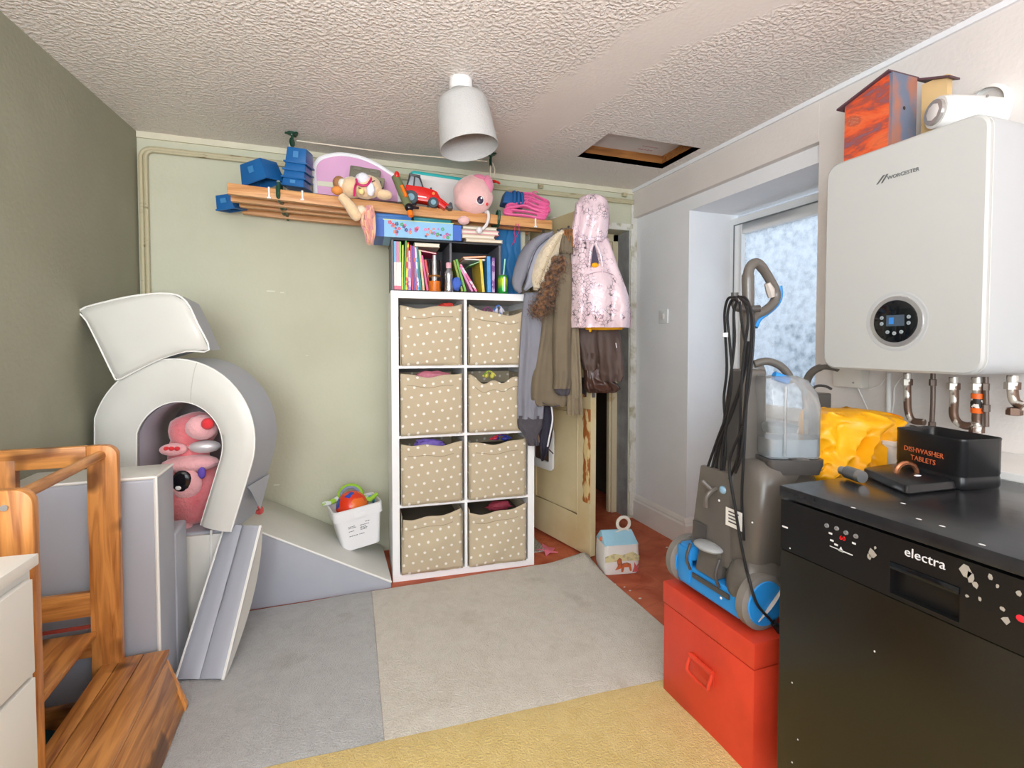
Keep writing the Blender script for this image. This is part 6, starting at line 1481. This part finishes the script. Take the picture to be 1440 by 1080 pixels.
# control panel with recessed handle
hy0, hy1, hz0_, hz1_ = at(1350, 830, X=DX).y, at(1252, 800, X=DX).y, .700, .755
pn = MB(); pz0, pz1 = .692, .816
pn.box(DX, DX+.022, hy1, DY1-.003, pz0, pz1).box(DX, DX+.022, DY0+.003, hy0, pz0, pz1).box(DX, DX+.022, hy0, hy1, hz1_, pz1).box(DX, DX+.022, hy0, hy1, pz0, hz0_).box(DX+.019, DX+.022, hy0, hy1, hz0_, hz1_)
pn.build('control_panel', m_dwp, t, world=True, smooth=False)
rbox(DX-.004, DX+.004, hy0, hy1, hz1_-.004, hz1_+.010).build('handle_lip', pm('black_gloss', '101418'), t, world=True, bevel=.002)
FMd = lambda px, py: frame((DX-.0008, at(px, py, X=DX).y, at(px, py, X=DX).z), (0, -1, 0), (0, 0, 1))
m_wp = pm('white_print', 'D8D8D8', rough=.5)
text_mesh('lettering', 'electra', .026, m_wp, t, FMd(1300, 785), label='white electra lettering')
text_mesh('display_digits', '60', .014, pm('red_led', 'E02020', rough=.4), t, FMd(1185, 757), label='red digits')
for (px, py) in ((1163, 739), (1177, 743), (1190, 749), (1204, 754)):
    q = at(px, py, X=DX); MB().lathe([(.001, -.003), (.0045, -.003), (.005, 0)], c=(DX, q.y, q.z), axis='X', n=12).build('button', pm('silver_button', 'A0A0A0', rough=.3, metal=.5), t, world=True)
sp_ = MB()
for (px, py) in ((1168, 750), (1170, 760), (1201, 764), (1176, 766)):
    q = at(px, py, X=DX); sp_.box(DX-.0008, DX+.001, q.y-.004, q.y+.004, q.z-.002, q.z+.002)
a = at(1167, 768, X=DX); b_ = at(1199, 781, X=DX); sp_.prism([(DX-.0008, a.y, a.z), (DX-.0008, b_.y, b_.z-.001), (DX-.0008, b_.y, b_.z+.0015), (DX-.0008, a.y, a.z+.0015)], (.001, 0, 0)).prism([(DX-.0008, (a.y+b_.y)/2-.006, (a.z+b_.z)/2-.002), (DX-.0008, (a.y+b_.y)/2+.006, (a.z+b_.z)/2-.002), (DX-.0008, (a.y+b_.y)/2, (a.z+b_.z)/2+.009)], (.001, 0, 0))
sp_.build('panel_print', m_wp, t, world=True, smooth=False, kind='stuff')
# sticker scraps on the panel
st_ = MB(); r8 = random.Random(8)
for (px, py, s) in ((1226, 778, 8), (1231, 770, 3), (1222, 783, 5), (1358, 803, 8), (1365, 812, 7), (1372, 822, 5), (1393, 812, 4), (1403, 824, 3), (1410, 856, 4), (1414, 872, 5), (1433, 834, 4), (1360, 838, 3), (1378, 842, 3)):
    q = at(px, py, X=DX); w = s*.0011; st_.prism([(DX-.0007, q.y+w*r8.uniform(.6, 1.2)*math.cos(a), q.z+w*r8.uniform(.7, 1.6)*math.sin(a)) for a in [2*PI*k/6 for k in range(6)]], (.0006, 0, 0))
st_.build('sticker_scraps', pm('torn_sticker', 'A09A90', rough=.6), t, world=True, smooth=False, kind='stuff')
for (px, py, nm, cc) in ((1436, 870, 'red_sticker', 'E02838'), ):
    q = at(px, py, X=DX); MB().ball((DX-.0005, q.y, q.z), (.0008, .007, .006), 10, 6).build('sticker', pm(nm, cc), t, world=True, label='red round sticker')
for (px, py) in ((1104, 741),):
    q = at(px, py, X=DX); MB().box(DX-.0008, DX, q.y-.008, q.y+.008, q.z-.002, q.z+.002).build('badge', m_wp, t, world=True)
dr_ = MB()
for (px, py) in ((1111, 771), (1230, 916), (1114, 960), (1122, 1040), (1114, 1072)):
    q = at(px, py, X=DX); dr_.ball((DX-.0002, q.y, q.z), (.001, .002, .0022), 6, 4)
for (px, py) in ((1200, 714), (1292, 730), (1325, 740), (1270, 708), (1381, 766)):
    q = at(px, py, Z=.85); dr_.ball((q.x, q.y, .8502), (.004, .006, .0006), 6, 4)
dr_.build('paint_drip', m_wp, t, world=True, kind='stuff')

# red painted metal box
t = thing('tool_chest', 'tall red painted metal chest with hinged lid and drop handle under the carpet cleaner', 'chest', (1.26, 1.27, 0))
m_rd = pm('chipped_red_paint', 'D8432B', rough=.38, var=.05, c2='C03A24', thr=(.45, .75), vs=5, bump=(16, .08))
rx0, rx1, ry0, ry1 = 1.084, 1.46, 1.062, 1.458
rbox(rx0, rx1, ry0, ry1, .001, .312).build('chest_body', m_rd, t, world=True, bevel=.003)
rbox(rx0-.003, rx1+.003, ry0-.003, ry1+.003, .316, .388).build('lid', m_rd, t, world=True, bevel=.004)
q1 = at(974, 920, X=rx0); q2 = at(1003, 955, X=rx0)
hp_ = MB().box(rx0-.004, rx0, q2.y-.004, q1.y+.008, q2.z-.022, q1.z+.004).build('handle_plate', m_rd, t, world=True, bevel=.003)
hb = [(rx0-.008, q1.y, q1.z), (rx0-.02, q1.y, q1.z-.03), (rx0-.022, q1.y-.01, q1.z-.048), (rx0-.022, q2.y+.006, q1.z-.052), (rx0-.02, q2.y-.004, q1.z-.034), (rx0-.008, q2.y-.004, q1.z-.003)]
MB().tube(smooth_path(hb, 4), .0055, 8).build('drop_handle', m_rd, t, world=True)
MB().tube([(rx0-.008, q1.y+.002, q1.z), (rx0-.009, q2.y-.006, q1.z-.002)], .009, 10).build('handle_hinge', m_rd, t, world=True)

# ================================================================ carpet cleaner on the chest
TZ_ = .392
m_tg = pm('taupe_grey_plastic', '5F5A54', rough=.28, var=.03, spec=.6); m_tgd = pm('dark_taupe_plastic', '4A4745', rough=.35)
m_cb = pm('bright_blue_plastic', '2A8AD4', rough=.3, var=.03)
m_rub = pm('black_rubber', '1A1A1C', rough=.45)
t = thing('carpet_cleaner', 'upright grey and blue carpet cleaner with coiled black cord standing on the red chest', 'carpet cleaner', (1.25, 1.27, TZ_))
# wheels
for (yc, s) in ((1.112, -1), (1.428, 1)):
    r_ = .079
    w_ = MB().lathe([(.001, -.018), (r_*.86, -.018), (r_, -.012), (r_, .012), (r_*.86, .018), (.001, .018)], c=(1.155, yc, TZ_+r_), axis='Y', n=36).build('wheel', pm('grey_tyre', '7A756F', rough=.5), t, world=True)
    MB().lathe([(.001, -.0225), (r_*.78, -.0215), (r_*.82, -.016), (r_*.82, .016), (r_*.78, .0215), (.001, .0225)], c=(1.155, yc, TZ_+r_), axis='Y', n=36).build('hub_cap', m_cb, w_, world=True)
    sw = [(1.155+.03*math.cos(a)*1.6-.01, yc+s*.0235*(-1 if s < 0 else 1)*(1 if s < 0 else 1), TZ_+r_+.045*math.sin(a)) for a in [.8+2.0*k/8 for k in range(9)]]
    yo = yc+s*.0228
    MB().tube([(1.125+.012*k, yo, TZ_+r_-.045+.0115*k) for k in range(9)], [.001, .004, .007, .009, .0095, .009, .007, .004, .001], 8, flat=.25).build('silver_flash', pm('silver_plastic', 'B8B0A8', rough=.3), w_, world=True)
# blue lower chassis
MB().hexa([(1.10, 1.135, TZ_+.02), (1.36, 1.135, TZ_+.012), (1.36, 1.405, TZ_+.012), (1.10, 1.405, TZ_+.02)], [(1.105, 1.135, TZ_+.088), (1.36, 1.135, TZ_+.09), (1.36, 1.405, TZ_+.09), (1.105, 1.405, TZ_+.088)]).build('chassis', m_cb, t, world=True, bevel=.010, seg=3)
rbox(1.096, 1.112, 1.345, 1.405, TZ_+.03, TZ_+.145).build('blue_catch', m_cb, t, world=True, bevel=.008)
rbox(1.10, 1.17, 1.34, 1.40, TZ_+.105, TZ_+.155).build('blue_catch', m_cb, t, world=True, bevel=.012)
rbox(1.094, 1.10, 1.17, 1.33, TZ_+.062, TZ_+.078).build('chassis_slot', m_tgd, t, world=True, bevel=.002)
# grey rounded wheel arch over the near wheel
MB().ball((1.19, 1.165, TZ_+.10), (.09, .075, .095), 24, 14).build('wheel_arch', m_tg, t, world=True)
# latch with pale pad
MB().hexa([(1.10, 1.235, TZ_+.09), (1.16, 1.235, TZ_+.09), (1.16, 1.325, TZ_+.09), (1.10, 1.325, TZ_+.09)], [(1.115, 1.24, TZ_+.17), (1.17, 1.24, TZ_+.17), (1.17, 1.32, TZ_+.17), (1.115, 1.32, TZ_+.17)]).build('latch_body', m_tg, t, world=True, bevel=.008)
MB().ball((1.115, 1.28, TZ_+.178), (.035, .055, .014), 20, 10).build('latch_pad', pm('pale_grey_pad', '9EA0A2', rough=.35), t, world=True, label='pale grey foot pad')
for yy in (1.215, 1.345): MB().tube(smooth_path([(1.10, yy, TZ_+.08), (1.085, yy, TZ_+.12), (1.10, yy, TZ_+.165)], 4), .005, 6).build('latch_arm', m_tgd, t, world=True)
# main tank housing: rounded tapered body, flat back
def bodyring(z, x0, x1, y0, y1, r=.04): return [Vector((q.x+(x0+x1)/2, q.y+(y0+y1)/2, z)) for q in sqring((x1-x0)/2, (y1-y0)/2, 0, min(r, (x1-x0)/2.2), 6)]
MB().rings([bodyring(TZ_+.09, 1.15, 1.36, 1.145, 1.395, .03), bodyring(TZ_+.18, 1.14, 1.38, 1.12, 1.385, .04), bodyring(TZ_+.30, 1.14, 1.39, 1.105, 1.37, .05), bodyring(TZ_+.40, 1.15, 1.385, 1.10, 1.355, .055), bodyring(TZ_+.445, 1.16, 1.375, 1.11, 1.345, .06), bodyring(TZ_+.465, 1.18, 1.35, 1.13, 1.325, .06)]).build('body', m_tg, t, world=True, ang=60)
# raised back plate with label and keyhole
MB().hexa([(1.128, 1.205, TZ_+.13), (1.15, 1.205, TZ_+.13), (1.15, 1.385, TZ_+.13), (1.128, 1.385, TZ_+.13)], [(1.134, 1.215, TZ_+.42), (1.156, 1.215, TZ_+.42), (1.156, 1.345, TZ_+.42), (1.134, 1.345, TZ_+.42)]).build('back_plate', m_tg, t, world=True, bevel=.008)
MB().box(1.124, 1.13, 1.305, 1.365, TZ_+.17, TZ_+.235).build('recess', m_tgd, t, world=True, bevel=.003)
l0 = at(1031, 729, X=1.127)
rbox(1.1265, 1.1285, l0.y-.034, l0.y+.030, l0.z-.028, l0.z+.026).build('rating_label', pm('label_white', 'E4E2DC', rough=.5), t, world=True)
lt = MB()
for k in range(4): lt.box(1.1258, 1.1266, l0.y-.022+.004*(k % 2), l0.y+.018, l0.z+.014-.010*k, l0.z+.018-.010*k)
lt.build('label_print', pm('black_print', '4A4A50'), t, world=True, smooth=False, kind='stuff')
MB().ball((1.132, 1.24, TZ_+.365), (.006, .014, .012), 12, 8).build('keyhole', pm('pale_blue_plastic', '8AAEC8', rough=.3), t, world=True)
# spine / column
SY = 1.262
MB().hexa([(1.165, 1.205, TZ_+.42), (1.25, 1.195, TZ_+.42), (1.25, 1.315, TZ_+.42), (1.165, 1.315, TZ_+.42)], [(1.20, 1.225, 1.125), (1.262, 1.20, 1.125), (1.262, 1.295, 1.125), (1.20, 1.295, 1.125)]).build('spine', m_tg, t, world=True, bevel=.012, seg=3)
MB().hexa([(1.158, 1.215, TZ_+.46), (1.17, 1.215, TZ_+.46), (1.17, 1.275, TZ_+.46), (1.158, 1.275, TZ_+.46)], [(1.192, 1.235, 1.12), (1.205, 1.235, 1.12), (1.205, 1.28, 1.12), (1.192, 1.28, 1.12)]).build('spine_channel', m_tgd, t, world=True, bevel=.004)
# handle
HX = lambda px, py: at(px, py, Y=SY)
hpts = smooth_path([HX(1049, 520), HX(1050, 470), HX(1052, 420), HX(1052, 388), HX(1056, 374), HX(1064, 370), HX(1073, 378), HX(1084, 396), HX(1091, 411), HX(1089, 424), HX(1077, 436), HX(1062, 444), HX(1054, 456)], 6)
n_ = len(hpts); MB().tube(hpts, [.0185 if k < n_*.25 else (.0155 if k < n_*.5 else .0145) for k in range(n_)], 14).build('handle_loop', m_tg, t, world=True)
MB().tube(smooth_path([HX(1096, 402), HX(1097, 416), HX(1092, 428), HX(1080, 439), HX(1068, 448), HX(1062, 460)], 5), .0085, 10).build('handle_grip', m_cb, t, world=True, label='blue outer grip')
MB().tube([HX(1079, 398), HX(1083, 408), HX(1085, 418)], [.010, .014, .011], 8).build('trigger', pm('silver_plastic', 'B8B0A8'), t, world=True)
# cord hooks
hk1 = at(1033, 428, X=1.158)
MB().tube(smooth_path([(1.235, hk1.y-.02, hk1.z-.012), (1.20, hk1.y-.008, hk1.z-.014), (1.165, hk1.y, hk1.z-.010), (1.158, hk1.y, hk1.z+.01), (1.158, hk1.y, hk1.z+.035)], 4), .011, 10).build('cord_hook', m_tgd, t, world=True)
hk2 = at(1006, 690, X=1.13)
MB().tube(smooth_path([(1.15, hk2.y, hk2.z+.01), (1.115, hk2.y, hk2.z), (1.10, hk2.y+.005, hk2.z-.02), (1.10, hk2.y+.005, hk2.z-.05)], 4), .008, 10).tube([(1.12, hk2.y, hk2.z+.0), (1.095, hk2.y+.02, hk2.z+.03)], .007, 8).build('cord_hook', m_tg, t, world=True)
# cord loops
def cordp(pts, X): return smooth_path([at(px, py, X=X) for px, py in pts], 7)
loops = [[(1036, 418), (1024, 420), (1019, 440), (1020, 470), (1022, 520), (1018, 560), (1020, 600), (1019, 650), (1012, 690)],
         [(1036, 421), (1028, 424), (1023, 445), (1026, 480), (1029, 530), (1022, 580), (1008, 620), (996, 655), (988, 685), (989, 694), (994, 690), (1002, 655), (1012, 618), (1026, 590), (1040, 550), (1050, 510), (1053, 480)],
         [(1038, 417), (1050, 421), (1057, 445), (1056, 490), (1050, 540), (1046, 590), (1038, 640), (1024, 676), (1012, 690)],
         [(1040, 419), (1048, 428), (1052, 450), (1046, 500), (1042, 550), (1040, 610), (1036, 660)],
         [(1042, 420), (1055, 432), (1060, 460), (1056, 520), (1048, 580), (1042, 640), (1034, 665)],
         [(1037, 422), (1032, 440), (1033, 480), (1026, 540), (1018, 600), (1008, 650), (1008, 690)],
         [(1040, 424), (1044, 460), (1050, 500), (1040, 545), (1024, 590), (1015, 640), (1014, 680)],
         [(1045, 600), (1028, 640), (1026, 665), (1033, 710), (1043, 770), (1054, 820), (1064, 850), (1083, 872), (1094, 880)],
         [(1050, 560), (1046, 640), (1043, 700), (1046, 760)]]
for k, lp in enumerate(loops):
    if k != 7: MB().tube(cordp(lp, 1.150-.006*(k % 5) if k != 7 else 1.118), .0040, 8).build('cord', m_rub, t, world=True)
MB().tube(smooth_path([at(px, py, X=1.118) for px, py in loops[7][:6]]+[at(1052, 808, X=1.09), at(1058, 832, Y=1.078), at(1066, 852, Y=1.076), at(1082, 870, Y=1.076), at(1092, 882, Y=1.078)], 7), .0040, 8).build('cord', m_rub, t, world=True)
MB().tube([at(1020, 468, X=1.135), at(1020, 474, X=1.135)], .008, 8).build('cord_tie', MATS['white_plastic'], t, world=True)
q = at(1094, 884, X=1.16)
MB().tube([at(1088, 876, Y=1.076), at(1099, 888, Y=1.074)], [.009, .012], 10).build('plug', m_rub, t, world=True)
# clean water tank at the front
tx0, tx1, ty0, ty1 = 1.30, 1.47, 1.135, 1.30
def acry():
    m = bpy.data.materials.new('clear_tank'); m.use_nodes = True; n = m.node_tree; N = n.nodes; L = n.links; N.clear(); o = N.new('ShaderNodeOutputMaterial')
    tp = N.new('ShaderNodeBsdfTransparent'); tp.inputs[0].default_value = (.93, .94, .94, 1); gl = N.new('ShaderNodeBsdfGlossy'); gl.inputs['Roughness'].default_value = .12; df = N.new('ShaderNodeBsdfDiffuse'); df.inputs[0].default_value = (.75, .76, .76, 1)
    fr_ = N.new('ShaderNodeFresnel'); fr_.inputs[0].default_value = 1.5; m1 = N.new('ShaderNodeMixShader'); L.new(fr_.outputs[0], m1.inputs[0]); L.new(tp.outputs[0], m1.inputs[1]); L.new(gl.outputs[0], m1.inputs[2])
    tt = N.new('ShaderNodeTexCoord'); nz = N.new('ShaderNodeTexNoise'); nz.inputs['Scale'].default_value = 14; L.new(tt.outputs['Object'], nz.inputs[0]); ma = N.new('ShaderNodeMath'); ma.operation = 'MULTIPLY'; ma.inputs[1].default_value = .34; L.new(nz.outputs['Fac'], ma.inputs[0])
    m2 = N.new('ShaderNodeMixShader'); L.new(ma.outputs[0], m2.inputs[0]); L.new(m1.outputs[0], m2.inputs[1]); L.new(df.outputs[0], m2.inputs[2]); L.new(m2.outputs[0], o.inputs[0]); return m
m_acr = acry()
ta = at(1071, 640, d=1.68); tb_ = at(1139, 645, d=1.60)
def tankring(z, k=1.0, sh=0):
    c = at(1106, 600, d=1.52); hw = .076*k; return [Vector((c.x, c.y, 0))+RT*(q.x+sh)+FH*q.y+Vector((0, 0, z)) for q in sqring(hw, .055*k, 0, .018, 5)]
zb_, zt_ = at(1100, 640, d=1.52).z, at(1100, 528, d=1.52).z
MB().rings([tankring(zb_, .97), tankring(zb_+.01), tankring(zb_+.15), tankring(zb_+.19, .96, -.006), tankring(zb_+.225, .82, -.018), tankring(zb_+.238, .65, -.03)]).build('water_tank', m_acr, t, world=True, ang=50)
MB().rings([tankring(zb_+.004, .93), tankring(zb_+.055, .95)]).build('water', pm('cloudy_water', 'B8C4CC', rough=.1, alpha=.55, var=.05), t, world=True)
MB().rings([tankring(zb_+.07, .55, -.02), tankring(zb_+.09, .6, -.02), tankring(zb_+.10, .4, -.03)]).build('float', pm('grey_float', '9CA4A8', rough=.3, alpha=.8), t, world=True)
c = at(1104, 600, d=1.462)
MB().tube([Vector((c.x, c.y, zb_+.01)), Vector((c.x, c.y, zb_+.21))], .005, 6).build('tank_rib', m_acr, t, world=True)
# tank tray and side bracket
def trayr(z, k, kk=1): c = at(1106, 650, d=1.52); return [Vector((c.x, c.y, z))+RT*(q.x*k)+FH*q.y*kk for q in sqring(.082, .062, 0, .02, 5)]
MB().rings([trayr(zb_-.045, .85), trayr(zb_-.018, 1), trayr(zb_-.002, 1.0)]).build('tank_tray', m_tgd, t, world=True, ang=50)
MB().prism([at(1112, 648, d=1.46), at(1139, 645, d=1.46), at(1139, 660, d=1.46), at(1126, 668, d=1.46), at(1119, 680, d=1.46), at(1098, 684, d=1.46), at(1096, 660, d=1.46)], FH*.05).build('bracket', m_tg, t, world=True, bevel=.005)
for k in range(4): MB().box(1.25, 1.30, 1.10, 1.112, TZ_+.44+.012*k, TZ_+.446+.012*k).build('vent_fin', m_tgd, t, world=True)
# upper head behind the tank with carrying handle
def P6(px, py, dd=1.58): return at(px, py, d=dd)
MB().prism([P6(1056, 640), P6(1056, 512), P6(1072, 506), P6(1078, 520), P6(1078, 640)], FH*.07).build('tank_back', m_tg, t, world=True, bevel=.008)
MB().tube(smooth_path([P6(1060, 512), P6(1078, 508), P6(1096, 514), P6(1108, 526), P6(1113, 538)], 5), .012, 10).build('carry_handle', m_tg, t, world=True)
MB().tube([P6(1088, 528, 1.50), P6(1099, 532, 1.50), P6(1108, 535, 1.50)], .013, 8).build('tank_cap', m_cb, t, world=True, label='blue tank cap')
# paint splashes on the cleaner
sl = MB(); r7 = random.Random(9)
for (px, py, X_) in ((1089, 556, 1.30), (1001, 820, 1.09), (1049, 808, 1.10), (1062, 802, 1.10), (1021, 800, 1.095), (1053, 736, 1.12), (1074, 664, 1.15), (1046, 652, 1.15), (1058, 575, 1.2), (1062, 610, 1.2), (1036, 756, 1.12)):
    q = at(px, py, X=X_); sl.ball(q, (.003, .004, .005), 6, 4)
# (drips sit on the housing)
MB().ball((1.1275, 1.25, TZ_+.33), (.002, .004, .004), 6, 4).ball((1.139, 1.13, TZ_+.30), (.003, .003, .003), 6, 4).ball((1.115, 1.16, TZ_+.13), (.004, .005, .005), 6, 4).ball((1.094, 1.2, TZ_+.055), (.002, .005, .004), 6, 4).build('paint_drip', MATS['white_plastic'], t, world=True, kind='stuff')

# ================================================================ things on the dishwasher
# yellow waterproof bag, crumpled
t = thing('yellow_bag', 'crumpled bright yellow waterproof bag heaped on the back corner of the black dishwasher', 'bag', (1.48, 1.12, .80))
m_yb = pm('yellow_waterproof', 'F0AC14', rough=.36, var=.03, bump=(8, .35))
R = []
top = [(1132, 583), (1150, 577), (1185, 578), (1215, 582), (1240, 588), (1266, 591)]
rows = [(576, 1138, 1212, 1.66), (581, 1130, 1240, 1.64), (589, 1126, 1270, 1.62), (600, 1126, 1262, 1.61), (614, 1126, 1252, 1.60), (626, 1126, 1240, 1.59), (640, 1124, 1236, 1.58), (654, 1120, 1230, 1.57), (666, 1112, 1212, 1.565), (676, 1118, 1200, 1.565), (684, 1124, 1196, 1.565)]
A = smooth_path([Vector(r[:3]) for r in rows], 4); D_ = smooth_path([Vector((r[3], 0, 0)) for r in rows], 4)
for j, (a, dd) in enumerate(zip(A, D_)):
    y_, xl, xr = a; dd = dd.x; L_ = at(xl, y_, d=dd); Rr = at(xr, y_, d=dd); c = (L_+Rr)/2; hv = (Rr-L_)/2; ring = []; N_ = 90; v = j/(len(A)-1)
    th = .025+.05*math.sin(PI*min(1, .15+v*.75))
    for i in range(N_):
        an = 2*PI*i/N_; ca, sa = math.cos(an), math.sin(an)
        x = math.copysign(abs(ca)**.8, ca); yy = math.copysign(abs(sa)**.9, sa)
        P_ = Vector((x*2.2, v*2.6, yy*.6))
        n1 = noise.noise(P_*.9+Vector((3, 1, 0))); n2 = noise.noise(Vector((P_.x*1.3+P_.y*1.5, P_.y*2.2-P_.x*.8, P_.z))+Vector((0, 5, 2))); n3 = noise.noise(Vector((P_.x*3.2-P_.y*2.0, P_.y*3.5+P_.x*1.2, 4)))
        cr_ = .026*(1-3.0*abs(n1))+.015*(1-2.6*abs(n2))+.004*(1-3*abs(n3))-.012
        p = c+hv*x+FH*(yy*th-cr_*(1 if yy < 0 else 0))+Vector((0, 0, .012*noise.noise(P_*1.7+Vector((9, 0, 0)))))
        p.z = max(p.z, .792); ring.append(p)
    R.append(ring)
MB().rings(R).build('bag_cloth', m_yb, t, world=True, ang=80)
# black dishwasher tablet tin
tl_p = [at(1256, 655, Z=.851), at(1345, 690, Z=.851), at(1375, 690, Z=.851), at(1410, 686, Z=.851)]
o_ = Vector((1.405, .808, 0)); yv = -1
t = thing('tablet_tin', 'black metal tin lettered for dishwasher tablets, standing on the dishwasher', 'tin', (1.50, .86, .851))
m_tin = pm('black_tin', '1A1A1C', rough=.28, var=.03)
pA = at(1256, 662, Z=.851); pB = at(1352, 690, Z=.851); pC = at(1412, 686, Z=.851)
xa = (pB-pA); pD = pA+(pC-pB)
def tinring(z, g=0.0, r=.02):
    P_ = [pA, pB, pC, pD]; cen = sum(P_, Vector())/4; P_ = [cen+(p-cen)*(1+g) for p in P_]; out_ = []
    for k in range(4):
        p, a, b_ = P_[k], P_[k-1], P_[(k+1) % 4]; e1 = (a-p).normalized()*r; e2 = (b_-p).normalized()*r
        for s in range(5):
            u_ = s/4; q = p+e1*(1-u_)**2+e2*u_**2; out_.append(Vector((q.x, q.y, z)))
    return out_
zt2 = .851+.138
zt2 = at(1256, 602, d=(pA-Vector((0, 0, 1.2))).dot(FH)).z
MB().rings([tinring(.851, -.02), tinring(.856), tinring(.875), tinring(.878, -.012), tinring(.882, -.012), tinring(.885), tinring(zt2-.004), tinring(zt2, .012), tinring(zt2+.003, .0), tinring(zt2-.002, -.03), tinring(.87, -.05)]).build('tin_body', m_tin, t, world=True, ang=45)
xd = xa.normalized(); nn = Vector((xd.y, -xd.x, 0))
if nn.dot(-pA) < 0: nn = -nn
mid = pA+xa*.47
FMt = frame(Vector((mid.x, mid.y, .851+(zt2-.851)*.60))+nn*.0015, xd, (0, 0, 1)); m_cop = pm('copper_print', 'C4623A', rough=.5)
text_mesh('lettering', 'DISHWASHER', .0185, m_cop, t, FMt, label='copper coloured lettering')
FMt2 = frame(Vector((mid.x, mid.y, .851+(zt2-.851)*.60-.021))+nn*.0015, xd, (0, 0, 1))
text_mesh('lettering', 'TABLETS', .0185, m_cop, t, FMt2, label='copper coloured lettering')
# tin lid lying in front with copper ring handle
lc = at(1268, 676, Z=.851)
lidc = [at(1212, 668, Z=.851), at(1275, 696, Z=.851), at(1346, 688, Z=.851), at(1282, 658, Z=.851)]
t = thing('tin_lid', 'flat black tin lid with a copper loop handle lying in front of the tin', 'lid', tuple(sum(lidc, Vector())/4))
def quadring(P_, z, g, r=.012):
    cen = sum(P_, Vector())/4; P_ = [cen+(p-cen)*(1+g) for p in P_]; out_ = []
    for k in range(4):
        p, a, b_ = P_[k], P_[k-1], P_[(k+1) % 4]; e1 = (a-p).normalized()*r; e2 = (b_-p).normalized()*r
        for s in range(5):
            u_ = s/4; q = p+e1*(1-u_)**2+e2*u_**2; out_.append(Vector((q.x, q.y, z)))
    return out_
MB().rings([quadring(lidc, .8515, 0), quadring(lidc, .855, .02), quadring(lidc, .858, .0), quadring(lidc, .869, -.02), quadring(lidc, .872, -.06)]).build('lid_plate', m_tin, t, world=True, ang=45)
cc_ = sum(lidc, Vector())/4
MB().tube(smooth_path([Vector((cc_.x, cc_.y, .871))+RT*(.026*math.cos(a)-.005)+Vector((0, 0, .026*math.sin(a))) for a in [PI*k/8 for k in range(9)]], 3), .0065, 8, flat=1).build('loop_handle', pm('copper_metal', 'B87A5A', rough=.25, metal=.9), t, world=True)
MB().ball(Vector((cc_.x, cc_.y, .8725))-FH*.03, (.011, .006, .002), 10, 6).build('white_mark', MATS['white_plastic'], t, world=True)
# chrome torch-like cylinder
a = at(1183, 661, Z=.868); b_ = at(1213, 671, Z=.868)
a.z = .868; b_.z = .868
t = thing('chrome_fitting', 'short chrome cylinder with knurled end lying before the yellow bag', 'metal fitting', tuple((a+b_)/2))
MB().tube([a, a.lerp(b_, .28)], .011, 14).build('neck', MATS['steel'], t, world=True)
MB().tube([a.lerp(b_, .3), a.lerp(b_, .85)], .0165, 18).build('barrel', pm('dull_chrome', '8E9094', rough=.3, metal=.85), t, world=True)
MB().tube([a.lerp(b_, .85), a.lerp(b_, 1.0)], [.0165, .015], 18).build('end_cap', MATS['steel'], t, world=True)
# grey moulded handle behind
t = thing('tool_caddy', 'dark grey moulded plastic handle of a caddy rising behind the yellow bag', 'caddy', tuple(at(1146, 577, X=1.72).xy.to_3d()+Vector((0, 0, .87))))
XC = 1.72
MB().tube(smooth_path([at(1134, 572, X=XC), at(1132, 550, X=XC), at(1137, 530, X=XC), at(1148, 519, X=XC), at(1162, 516, X=XC), at(1178, 519, X=XC)], 5), [.012]*8+[.014]*10+[.010]*8, 10).build('carry_handle', m_tg, t, world=True)
MB().tube(smooth_path([at(1138, 552, X=XC), at(1148, 543, X=XC), at(1160, 543, X=XC), at(1169, 547, X=XC)], 5), .005, 8).build('wire_loop', m_tgd, t, world=True)
q = at(1146, 553, X=XC); q2 = at(1146, 640, X=XC)
rbox(XC-.02, XC+.06, at(1153, 560, X=XC).y, at(1133, 560, X=XC).y, .872, q.z).build('caddy_body', m_tg, t, world=True, bevel=.006)
# white boxed ledge behind the dishwasher
lz = .87
struct('trim_11', MB().box(1.475, 1.655, .985, 1.50, .0, .79), m_gloss, bevel=.003)
struct('trim_10', MB().box(1.665, BX, .1, 1.50, .03, lz).box(1.655, BX, .1, 1.51, lz-.022, lz), m_gloss, bevel=.003)
t = thing('white_tub', 'white plastic tub tucked between the yellow bag and the black tin', 'tub', (1.60, 1.03, .7905))
MB().rings([sqring(.03, .03, 0, .01), sqring(.033, .033, .11, .01), sqring(.036, .036, .111, .01), sqring(.036, .036, .122, .01)]).build('tub_body', m_pail, t)

# ================================================================ ceiling lamp
q = at(648, 112, Z=CZ)
t = thing('ceiling_lamp', 'white ceiling lamp with tilted pale grey drum shade', 'ceiling lamp', (q.x, q.y+.0, CZ))
MB().lathe([(.001, 0), (.044, 0), (.046, -.004), (.046, -.034), (.040, -.042), (.001, -.043)], n=32).build('ceiling_rose', m_gloss, t)
MB().tube([(0, 0, -.04), (.002, -.002, -.09)], [.019, .017], 16).build('lamp_holder', m_gloss, t)
Ls = Matrix.Translation((q.x+.0, q.y-.0, CZ-.055)) @ Matrix.Rotation(-TH, 4, 'Z') @ Matrix.Rotation(math.radians(-9), 4, 'Y') @ Matrix.Rotation(math.radians(-4), 4, 'X')
lp_ = [(.020, .0), (.068, -.010), (.094, -.028), (.102, -.048), (.108, -.13), (.116, -.222), (.1145, -.2225), (.106, -.13), (.100, -.048), (.092, -.031), (.06, -.014), (.018, -.004)]
mbs = MB(); mbs.M = Ls; mbs.lathe(lp_, n=48, cap=False)
m_sh = pm('linen_shade', 'B9B7B4', rough=.8, var=.03, bump=(140, .35))
mbs.build('lamp_shade', m_sh, t, world=True, ang=60)
# end
